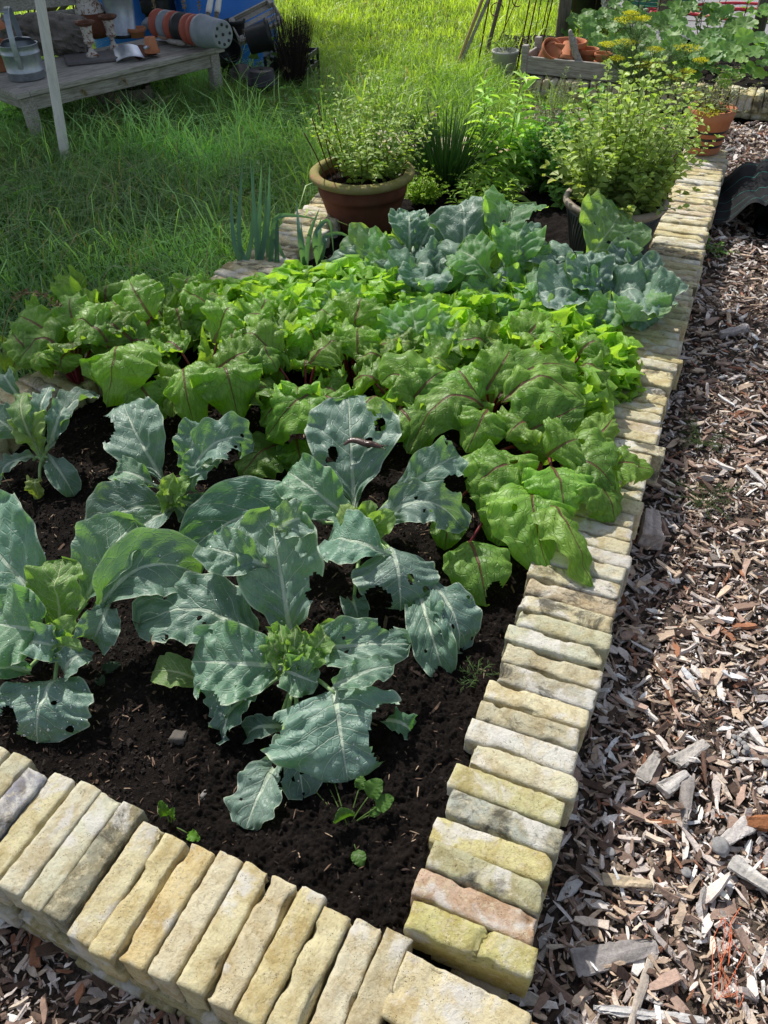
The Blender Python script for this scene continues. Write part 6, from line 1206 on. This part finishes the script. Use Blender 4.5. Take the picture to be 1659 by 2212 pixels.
# ------------------------------------------------------------------ pile right of the table
slat_crate('wooden_crate', 'pale shallow wooden crate tipped on edge against the blue barrel', at(552, 52, .42), .36, .17, .075, .45, mat_wood('pale_crate_wood', (.34, .31, .27), (.50, .47, .43), (.22, .2, .17)), None, (.95, -.30))
def black_pot(label, c, r, h, ax=0, ay=0, az=0, mat='black'): return simple_pot('plastic_pot', label, c, r*.82, h*.8, M[mat], ax, ay, az, .78, .05, .12, 'plastic pot', 'black pots in the pile')
black_pot('black plastic pot lying open toward the right on top of the pile', at(535, 90, .40), .13, .22, 0, 1.35, .1)
black_pot('upside-down oval black pot standing on the black tubs', at(564, 150, .30), .135, .11, PI, 0, 0)
black_pot('black pot with a holed base tipped toward the viewer', at(518, 150, .22), .11, .16, 2.4, 0, .3)
black_pot('grey cone-shaped pot upside down behind the open black pot', at(582, 92, .34), .075, .15, PI, 0, 0, 'grey_plastic')
black_pot('black tub upright at the bottom of the pile next to the table leg', at(500, 205, 0), .15, .2)
black_pot('black tub upright at the bottom of the pile in the middle', at(560, 215, 0), .16, .2)
black_pot('black pot squeezed between the table and the pile', at(488, 130, .24), .11, .18, .9, 0, .5)
black_pot('black pot lying on its side, mouth toward the viewer, low in the pile', at(528, 188, .12), .12, .17, -1.3, 0, .2)
black_pot('wide black bowl-shaped pot upside down at the front of the pile', at(575, 185, .16), .15, .10, PI, 0, 0)
black_pot('tall black pot upright behind the open pot on the pile', at(512, 95, .30), .10, .2)
black_pot('black pot leaning right against the birch twigs', at(600, 150, .2), .10, .16, .2, .7, 0)
c = at(636, 205, 0); t = thing('plastic_crate', 'black slatted plastic crate at the right end of the pile', 'crate', c); m = MB(); cc = c+[0, .05, 0]
for z in (.02, .10, .18, .26):
    for s in (-1, 1):
        for (dx, dy, sx, sy) in ((0, s*.17, .30, .012), (s*.15, 0, .012, .34)): bx_at(m, cc+np.array(rot(np.array([[dx, dy, z]]), 0, 0, -.25)[0]), (sx, sy, .035), -.25, .002)
for k in np.linspace(-.15, .15, 4):
    for s in (-1, 1): bx_at(m, cc+np.array(rot(np.array([[k, s*.17, .14]]), 0, 0, -.25)[0]), (.02, .014, .28), -.25, .002); bx_at(m, cc+np.array(rot(np.array([[s*.15, k*1.1, .14]]), 0, 0, -.25)[0]), (.014, .02, .28), -.25, .002)
m.build('slats', M['black'], t, smooth=False)
c = at(636, 196, .1); t = thing('birch_broom', 'dark bundle of twigs standing in the black crate', 'twig broom', c); mb = MB(); r = np.random.default_rng(9)
for i in range(420):
    a = r.uniform(0, 6.3); q = math.sqrt(r.random()); b = c+np.array([math.cos(a)*.05*q, math.sin(a)*.05*q, 0]); e = c+np.array([.02+math.cos(a)*.16*q, .05+math.sin(a)*.14*q, r.uniform(.34, .52)]); mb.add(*tube(path([b, (b+e)/2+r.normal(0, .012, 3), e+r.normal(0, .015, 3)], 5), [.002, .0018, .0015, .0012, .0008], 3), col=cvar(1, (.022, .016, .014), (.05, .036, .03), r)[0])
mb.build('twigs', M['tint'], t)
iv = at(590, 200, .05); st = [[iv+np.array([x, 0, 0]), iv+np.array([x*1.3, -.08, .2]), iv+np.array([x*1.5+.03, .0, .34])] for x in (-.05, .0, .06, .1, .14)]+[[iv, iv+np.array([.08, -.18, .12]), iv+np.array([.2, -.36, .02])], [iv, iv+np.array([.02, -.2, .1]), iv+np.array([.1, -.42, .02])]]
bush('bindweed_plant', 'broad-leaved bindweed climbing over the black pots and the crate', 'bindweed', iv, st, .085, .62, (.06, .13, .03), (.11, .21, .045), 9, 1, seed=91, droop=.5)
# blue barrels
def barrel(label, c, r, h):
    t = thing('plastic_barrel', label, 'barrel', c, 'blue plastic barrels'); m = MB(); V, Q, _ = lathe([(.0005, 0), (r*.93, 0), (r*.97, .02), (r, .08), (r, h*.30), (r*1.025, h*.32), (r*1.025, h*.35), (r, h*.37), (r, h*.64), (r*1.025, h*.66), (r*1.025, h*.69), (r, h*.71), (r, h*.92), (r*.95, h*.98), (r*.88, h), (r*.86, h*.99), (.0005, h*.985)], 56); m.add(V+c, Q); m.build('body', M['blue'], t); m = MB(); V, Q, _ = lathe([(r*.99, h*.93), (r*1.03, h*.945), (r*1.03, h*.965), (r*.97, h*.975)], 56); m.add(V+c, Q); m.build('rim_band', M['zinc'], t)
barrel('blue plastic barrel standing behind the pile, the right one with its whole side showing', np.array([-1.20, 7.55, 0]), .40, 1.1); barrel('blue plastic barrel half hidden behind the table, the left one', np.array([-2.02, 7.75, 0]), .36, 1.0)
for i, (x, y, x2, y2) in enumerate(((425, 40, 430, 0), (405, 30, 395, 0), (340, 22, 330, 0))): 
    b = at(x, y+60, TZ); e = atY(x2, y2, b[1]); seedhead('dry grass stem with pale seed head near the bench and black pots', [b, (b+e)/2+np.array([.01, 0, 0]), e], 4)
# ================================================================== right background
RODG = 'iron rods of the plant support'
ob = thing('plant_support', 'rusty iron plant support of long rods leaning together with small scrolls', 'plant support', at(1080, 160, 0))
for (x0, y0, x1, y1, rr) in ((230, 350, 292, 0, .006), (420, 370, 490, 0, .006), (445, 365, 522, 0, .006), (540, 270, 602, 0, .006), (530, 240, 582, 0, .005), (300, 290, 400, 60, .004), (345, 250, 392, 0, .005), (505, 240, 545, 0, .004)):
    a, b = cA(x0, y0), cA(x1, y1); B0 = at(*a, 0); E0 = atY(*b, B0[1]+.05); m = MB(); m.add(*tube([B0, E0, E0+(E0-B0)*.5], rr, 8)); m.build('rod', M['rust'], ob)
for (x, y, rr) in ((325, 50, .055), (435, 0, .06)):
    c = atY(*cA(x, y), 7.2); th = np.linspace(0, 5.2, 24); C = c+np.stack([np.cos(th)*rr*(1-.06*th), th*0, np.sin(th)*rr*(1-.06*th)], -1); m = MB(); m.add(*tube(C, .004, 6)); m.build('scroll', M['rust'], ob)
for o in [o for o in COL.objects if o.name.startswith('wild_grass') and 'dry' in o.get('label', '')]: o['group'] = 'dry grass stems by the bench'
def pole(name, label, a, b, r, mat, ext=.5, cat='pole', grp=None):
    B0 = at(*cA(*a), 0); E0 = atY(*cA(*b), B0[1]+.04); t = thing(name, label, cat, B0, grp); m = MB(); V, Q, T = tube(path([B0-(E0-B0)*.02, E0+(E0-B0)*ext], 12), r, 12); V = V+.002*vn(V*20, 2)[:, None]; m.add(V, Q, T); m.build('pole', mat, t); return t
pole('bamboo_pole', 'yellow bamboo pole leaning at the left of the plant support', (130, 330), (256, 0), .014, M['bamboo']); pole('wooden_pole', 'grey round pole leaning right beside the bamboo', (142, 332), (286, 0), .014, M['oldwood']); pole('wooden_pole', 'dark crooked stick inside the plant support', (275, 275), (345, 0), .018, M['postwood'])
def post(label, base, top, z0, r):
    B0 = at(*cA(*base), z0); E0 = atY(*cA(*top), B0[1]); E0[0] = B0[0]+(E0[0]-B0[0])*.6; t = thing('fence_post', label, 'post', B0, 'round wooden posts at the back'); m = MB(); V, Q, T = tube(path([B0-[0, 0, .15], E0, E0+(E0-B0)*1.0], 20), r, 18); V = V+.004*vn(V*np.array([30, 30, 4]), 6)[:, None]; m.add(V, Q, T); m.build('post', M['postwood'], t); return B0
pA = post('round wooden post left of the black tub, behind the wooden trough', (640, 215), (668, 0), .1, .052); pB = post('round wooden post at the right edge of the photo', (1605, 195), (1640, 0), .15, .05); post('short square-looking grey post in front of the gravel', (1150, 118), (1152, 0), 0, .075)
wf = thing('wire_fence', 'rusty wide-mesh wire strung between the round wooden posts', 'wire fence', pA); m = MB(); d = (pB-pA); d[2] = 0; L = np.linalg.norm(d); d /= L
for z in (.30, .52, .74, .96): m.add(*tube([pA*[1, 1, 0]+[0, 0, z]+d*.03, pA*[1, 1, 0]+[0, 0, z-.05]+d*(L+.8)], .0035, 6))
for k in np.arange(.08, L+.8, .17): m.add(*tube([pA*[1, 1, 0]+d*k+[0, -.004, .22], pA*[1, 1, 0]+d*k+[0, -.004, 1.0]], .0030, 6))
m.build('wires', M['rust'], wf)
# trough and pots on the low wall
L0, R0 = np.array([1.10, 6.40, .165]), np.array([1.74, 6.06, .165]); yT = math.atan2(R0[1]-L0[1], R0[0]-L0[0]); LT = np.linalg.norm(R0-L0); nT = np.array([-math.sin(yT), math.cos(yT), 0]); cT = (L0+R0)/2+nT*.14
tr = thing('wooden_trough', 'shallow grey wooden trough of terracotta pots standing on the low back wall', 'trough', cT)
lbox('front_board', M['oldwood'], tr, (L0+R0)/2+[0, 0, .055], (LT, .022, .11), yT); lbox('back_board', M['oldwood'], tr, (L0+R0)/2+nT*.28+[0, 0, .055], (LT, .022, .11), yT)
for e in (L0, R0): lbox('end_board', M['oldwood'], tr, e+nT*.14+[0, 0, .06], (.022, .255, .12), yT)
lbox('floor', M['oldwood'], tr, cT+[0, 0, .012], (LT-.03, .25, .014), yT)
for e, nn_ in ((L0, .0), (L0, .28)): lbox('corner_post', M['oldwood'], tr, e+nT*nn_+[0, 0, .09]-nT*.0, (.045, .045, .18), yT)
def tp(f, v, z): return L0+(R0-L0)*f+nT*v+np.array([0, 0, z+.02])
TG = 'terracotta pots in the wooden trough'
simple_pot('flower_pot', 'wide terracotta bowl at the back of the trough', tp(.36, .19, .02), .125, .15, M['terra'], group=TG, taper=.8); simple_pot('flower_pot', 'terracotta pot tipped toward the left front of the trough', tp(.17, .10, .055), .085, .12, M['terra'], ax=.75, az=.5, group=TG)
simple_pot('flower_pot', 'terracotta pot lying on its side, base hole toward the viewer', tp(.36, .05, .075), .075, .14, M['terra'], ax=-1.35, az=.55, group=TG); simple_pot('flower_pot', 'terracotta pot upside down, leaning on the pot that lies on its side', tp(.40, .12, .17), .07, .12, M['terra'], ax=PI-.5, az=-.5, group=TG)
simple_pot('flower_pot', 'small upright terracotta pots stacked right of the driftwood, lower one', tp(.74, .13, 0), .062, .08, M['terra'], group=TG); simple_pot('flower_pot', 'small upright terracotta pots stacked right of the driftwood, upper one', tp(.74, .13, .05), .064, .075, M['terra'], group=TG)
simple_pot('flower_pot', 'tiny pale terracotta pot upside down at the right front of the trough', tp(.85, .07, .06), .033, .055, M['terra'], ax=PI, group=TG); simple_pot('flower_pot', 'brown terracotta pot at the right end of the trough', tp(.98, .15, .0), .07, .14, M['terra_old'], group=TG); simple_pot('flower_pot', 'half-buried terracotta pot behind the driftwood', tp(.56, .2, .0), .075, .13, M['terra'], group=TG)
t = thing('driftwood', 'grey piece of driftwood sticking up between the terracotta pots', 'driftwood', tp(.6, .05, .02)); m = MB(); C = path([tp(.42, .02, .27), tp(.47, .03, .17), tp(.53, .04, .08), tp(.62, .05, .045), tp(.78, .08, .04)], 22); V, Q, T = tube(C, np.interp(np.linspace(0, 1, 22), [0, .2, .6, 1], [.014, .026, .024, .010]), 12); V = V+.006*vn(V*40, 3)[:, None]; m.add(V, Q, T); m.build('driftwood', M['oldwood'], t)
c = at(1090, 172, 0)+np.array([0, .08, 0]); t = thing('plant_pot', 'pale enamel planter in the grass left of the wooden trough', 'plant pot', c); m = MB(); V, Q, _ = lathe([(.0005, 0), (.085, 0), (.09, .01), (.10, .17), (.106, .175), (.106, .19), (.096, .19), (.09, .15), (.0005, .15)], 36); m.add(V+c, Q); m.build('body', M['white_stone'], t); bush('weed', 'yellow-green weed growing from the pale enamel planter', 'weed', c+[0, 0, .19], fan(c+[0, 0, .19], 10, .14, .12, 5), .035, .4, (.12, .2, .04), (.2, .28, .05), 6, 2, seed=33)
# black tub with red plant and white rose
c = at(1280, 58, .02)+np.array([0, .15, 0]); tb = pot('plant_tub', 'large black tub with dark red foliage at the top, behind the fence', c, [(.0005, 0), (.20, 0), (.205, .01), (.24, .25), (.27, .255), (.27, .30), (.255, .302), (.235, .25)], M['black'], None, None, (.24, .27), 40)
bush('red_leaved_plant', 'dark red leafy plant in the black tub', 'plant', c+[0, 0, .27], fan(c+[0, 0, .27], 26, .22, .22, 4, (0, 0, 0), .12), .07, .6, (.10, .02, .02), (.18, .05, .035), 6, 2, seed=43)
rb = c+np.array([.35, -.3, .0]); hh = atY(*cA(880, 5), rb[1]); t = bush('rose_bush', 'rose bush with large white flowers right of the black tub', 'rose', rb, [[rb, (rb+hh)/2+[.05, 0, .1], hh], [rb, rb+[.15, 0, .4], rb+[.3, .05, .75]], [rb, rb+[.3, -.1, .3], atY(*cA(1180, 60), rb[1])], [rb, rb+[-.1, 0, .3], rb+[-.12, 0, .6]]], .06, .62, (.05, .11, .03), (.09, .17, .045), 12, 2, (.08, .1, .04), .004, seed=47)
def rose(c, R_, name='flower'):
    r = np.random.default_rng(int(R_*1e4)); n = 46; d = r.normal(0, 1, (n, 3)); d /= np.linalg.norm(d, axis=1)[:, None]; V, Q, T = lf_small(n, R_*.8, R_*.8, c[None]+d*R_*.35, d+r.normal(0, .5, (n, 3)), d, .3, .4); m = MB(); m.add(V, Q, T, col=rep(cvar(n, (.62, .58, .52), (.72, .70, .66), r, .04), 7)); m.build(name, M['tint'], t)
for (x, y, R_) in ((870, 8, .075), (905, 2, .07), (1360, 52, .045)): rose(atY(*cA(x, y), rb[1]-.06), R_)
r2 = at(1510, 90, .1); bush('rose_bush', 'slender rose with one pale bloom in front of the gravel', 'rose', r2, [[r2, atY(*cA(1310, 100), r2[1]), atY(*cA(1360, 60), r2[1])], [r2, r2+[-.05, 0, .3], r2+[-.15, 0, .45]], [r2, r2+[.1, 0, .3], r2+[.05, 0, .5]]], .055, .62, (.07, .14, .05), (.12, .2, .07), 9, 2, (.08, .1, .04), .004, seed=48)
vn_ = at(1590, 90, .1); bush('climbing_plant', 'leafy climber on the round post at the right edge', 'climber', vn_, [[vn_, atY(*cA(1540, 90), vn_[1]), atY(*cA(1570, 0), vn_[1])], [vn_+[.2, 0, 0], vn_+[.25, 0, .5], vn_+[.2, 0, .9]]], .09, .7, (.07, .15, .03), (.13, .24, .05), 9, 2, seed=49)
# hoses on the gravel
def hose(name, label, pts, r, mat):
    P3 = [at(*cA(x, y), .035) for x, y in pts]; t = thing(name, label, 'hose', P3[0]); m = MB(); m.add(*tube(path(P3, 60), r, 10)); m.build('hose', mat, t)
hose('garden_hose', 'red hose stretched across the grey gravel, upper strand', [(1060, 46), (1200, 48), (1340, 42), (1480, 44), (1720, 48)], .016, M['red']); hose('garden_hose', 'red hose curving across the grey gravel, lower strand', [(1080, 62), (1200, 58), (1300, 68), (1420, 88), (1540, 104), (1720, 100)], .016, M['red']); hose('garden_hose', 'red hose, thin strand behind the grey post', [(1180, 20), (1300, 22), (1500, 14), (1720, 24)], .012, M['red'])
t = thing('garden_hose', 'coiled dark green hose behind the grey post at the top', 'hose', at(*cA(1150, 12), .03)); m = MB(); c = at(*cA(1120, 10), .05)
for k in range(7): th = np.linspace(0, 6.28, 40); m.add(*tube(c+np.stack([np.cos(th)*(.34+.02*(k % 3)), np.sin(th)*(.3+.02*(k % 2)), .03*k+0*th], -1), .014, 8))
m.build('coil', M['green_hose'], t)
# roll of black woven cloth
t = NT('woven_black_cloth'); v = t.attr('leaf', 'Vector'); sp = t.n('ShaderNodeSeparateXYZ'); t.l(v, sp.inputs[0]); w1_ = t.n('ShaderNodeTexWave'); w1_.inputs['Scale'].default_value = 90; t.l(v, w1_.inputs[0])
gl = t.math('LESS_THAN', t.math('ABSOLUTE', t.math('SUBTRACT', t.math('FRACT', t.math('MULTIPLY', sp.outputs[0], 5)), .5)), .015); cc = t.mix(gl, t.mix(w1_.outputs['Fac'], (.008, .009, .010), (.020, .021, .024)), (.03, .18, .16)); M['cloth'] = t.fin(t.bsdf(cc, .7, .08, 0, t.bump(w1_.outputs['Fac'], .4, .002)))
c0 = np.array([1.79, 3.99, .0]); t = thing('ground_cloth', 'roll of black woven ground cloth lying on the chips beside the coping', 'ground cloth', c0); dC = nrm([.55, -.25, 0]); dL = np.array([.36, 1, 0]); dL = nrm(dL)
U, Vv = np.meshgrid(np.linspace(0, 1, 90), np.linspace(0, 1, 26), indexing='ij')
# cross-section: a flap lying toward the wall, a hump, then the roll
S = []
for u in np.linspace(0, 1, 90):
    if u < .30: k = u/.30; S.append((-.09+.22*k, .012+.104*k*k*(3-2*k)+.010*math.sin(k*11)))
    else: k = (u-.30)/.70; th = 2.2-k*5.0*PI; rr = .066*(1-k*.62); S.append((.17+rr*math.cos(th), .064+rr*math.sin(th)))
S = np.array(S); X = S[:, 0][:, None]+.02*np.sin(Vv*5+U*4)*(U < .35); Z = S[:, 1][:, None]*(1+.18*np.sin(Vv*7+U*6)*(U < .4))+.012
Z = Z+.014*fbm(p3(X*16, Vv*5, U*3), 4, 3)*np.where(U < .55, 1, .35); P = c0+dC*(X[..., None])*1.12+dL*((Vv-.30)*.62)[..., None]+np.array([0, 0, 1])*Z[..., None]*1.35; m = MB(); m.add(P.reshape(-1, 3), grid_faces(90, 26), lf=np.stack([Vv, U*2, U*0], -1)); m.build('cloth', M['cloth'], t)
# unseen tree, added to cast shade over the table and the left of the bed
tb = np.array([-6.9, 8.6, 0]); t = thing('shade_tree', 'broad leafy tree added out of view on the left, shading the table and the lawn', 'tree', tb); m = MB(); m.add(*tube(path([tb, tb+[.1, 0, 1.6], tb+[.4, 0, 3.2]], 10), np.linspace(.28, .2, 10), 16)); br = []
for i, e in enumerate(((-3.0, 8.6, 4.2), (-3.6, 10.4, 4.4), (-4.6, 7.0, 4.4), (-5.0, 11.4, 4.8), (-7.5, 8, 5.4), (-2.6, 10.0, 4.0), (-3.2, 6.2, 3.9))): m.add(*tube(path([tb+[.3, 0, 2.6], (tb+np.array(e))/2+[0, 0, 1.9], e], 10), np.linspace(.13, .03, 10), 10))
m.build('trunk', M['bark'], t)
n = 27000; r = np.random.default_rng(17); cs = np.array([(-2.9, 8.6, 3.9, 1.1), (-3.6, 10.4, 4.2, 1.3), (-4.6, 7.2, 4.2, 1.3), (-5.0, 11.2, 4.6, 1.4), (-7.2, 8.2, 5.2, 1.5), (-2.5, 9.9, 3.7, .9), (-4.2, 9.2, 4.6, 1.4), (-5.6, 9.0, 5.0, 1.5), (-3.4, 7.4, 3.7, .9), (-3.0, 12.0, 4.6, 1.2), (-2.9, 6.5, 3.9, 1.0), (-3.6, 5.8, 4.0, 1.1), (-2.6, 7.6, 3.9, .85), (-4.9, 5.7, 4.4, 1.2), (-2.45, 9.0, 3.6, .7)]); i = r.integers(0, len(cs), n); d = r.normal(0, 1, (n, 3)); d /= np.linalg.norm(d, axis=1)[:, None]; P = cs[i, :3]+d*(cs[i, 3]*r.random(n)**.45)[:, None]*[1, 1, .55]
P = P[P[:, 2] > 2.6]; n = len(P); V, Q, T = lf_small(n, .13, .08, P, r.normal(0, 1, (n, 3)), r.normal(0, .5, (n, 3))+[0, 0, 1]); m = MB(); m.add(V, Q, T, rep(cvar(n, (.05, .11, .025), (.09, .17, .04), r), 7)); m.build('crown', M['foliage'], t)
# ================================================================== camera, light, sky
cam = bpy.data.cameras.new('camera'); co = bpy.data.objects.new('camera', cam); COL.objects.link(co)
cam.sensor_fit = 'VERTICAL'; cam.sensor_height = 24; cam.sensor_width = 18; cam.lens = 24*FPX/2212; cam.clip_start = .02; cam.clip_end = 2000
R = Matrix((tuple(RT), tuple(UPV), tuple(-FW))).transposed().to_4x4(); R.translation = (0, 0, CZ); co.matrix_world = R
scene.camera = co
SUN = nrm((-.42, .81, .98)); elev = math.asin(SUN[2])
w = bpy.data.worlds.new('World'); scene.world = w; w.use_nodes = True; nt = w.node_tree; nt.nodes.clear()
sky = nt.nodes.new('ShaderNodeTexSky'); sky.sky_type = 'NISHITA'; sky.sun_disc = False; sky.sun_elevation = elev; sky.sun_rotation = math.atan2(SUN[0], SUN[1]); sky.dust_density = 2.0; sky.ozone_density = 1.0
bg = nt.nodes.new('ShaderNodeBackground'); bg.inputs[1].default_value = .15; wo = nt.nodes.new('ShaderNodeOutputWorld')
hs = nt.nodes.new('ShaderNodeHueSaturation'); hs.inputs['Saturation'].default_value = .62; nt.links.new(sky.outputs[0], hs.inputs['Color']); nt.links.new(hs.outputs[0], bg.inputs[0]); nt.links.new(bg.outputs[0], wo.inputs[0])
sl = bpy.data.lights.new('sun', 'SUN'); sl.energy = 5.0; sl.angle = math.radians(.8); sl.color = (1, .95, .87); so = bpy.data.objects.new('sun', sl); COL.objects.link(so)
so.rotation_euler = Vector((-SUN[0], -SUN[1], -SUN[2])).to_track_quat('-Z', 'Y').to_euler()
scene.view_settings.view_transform = 'Standard'; scene.view_settings.look = 'None'; scene.view_settings.exposure = 0; scene.view_settings.gamma = 1
scene.render.engine = 'CYCLES'; scene.cycles.max_bounces = 8; scene.cycles.transparent_max_bounces = 12; scene.cycles.use_denoising = True
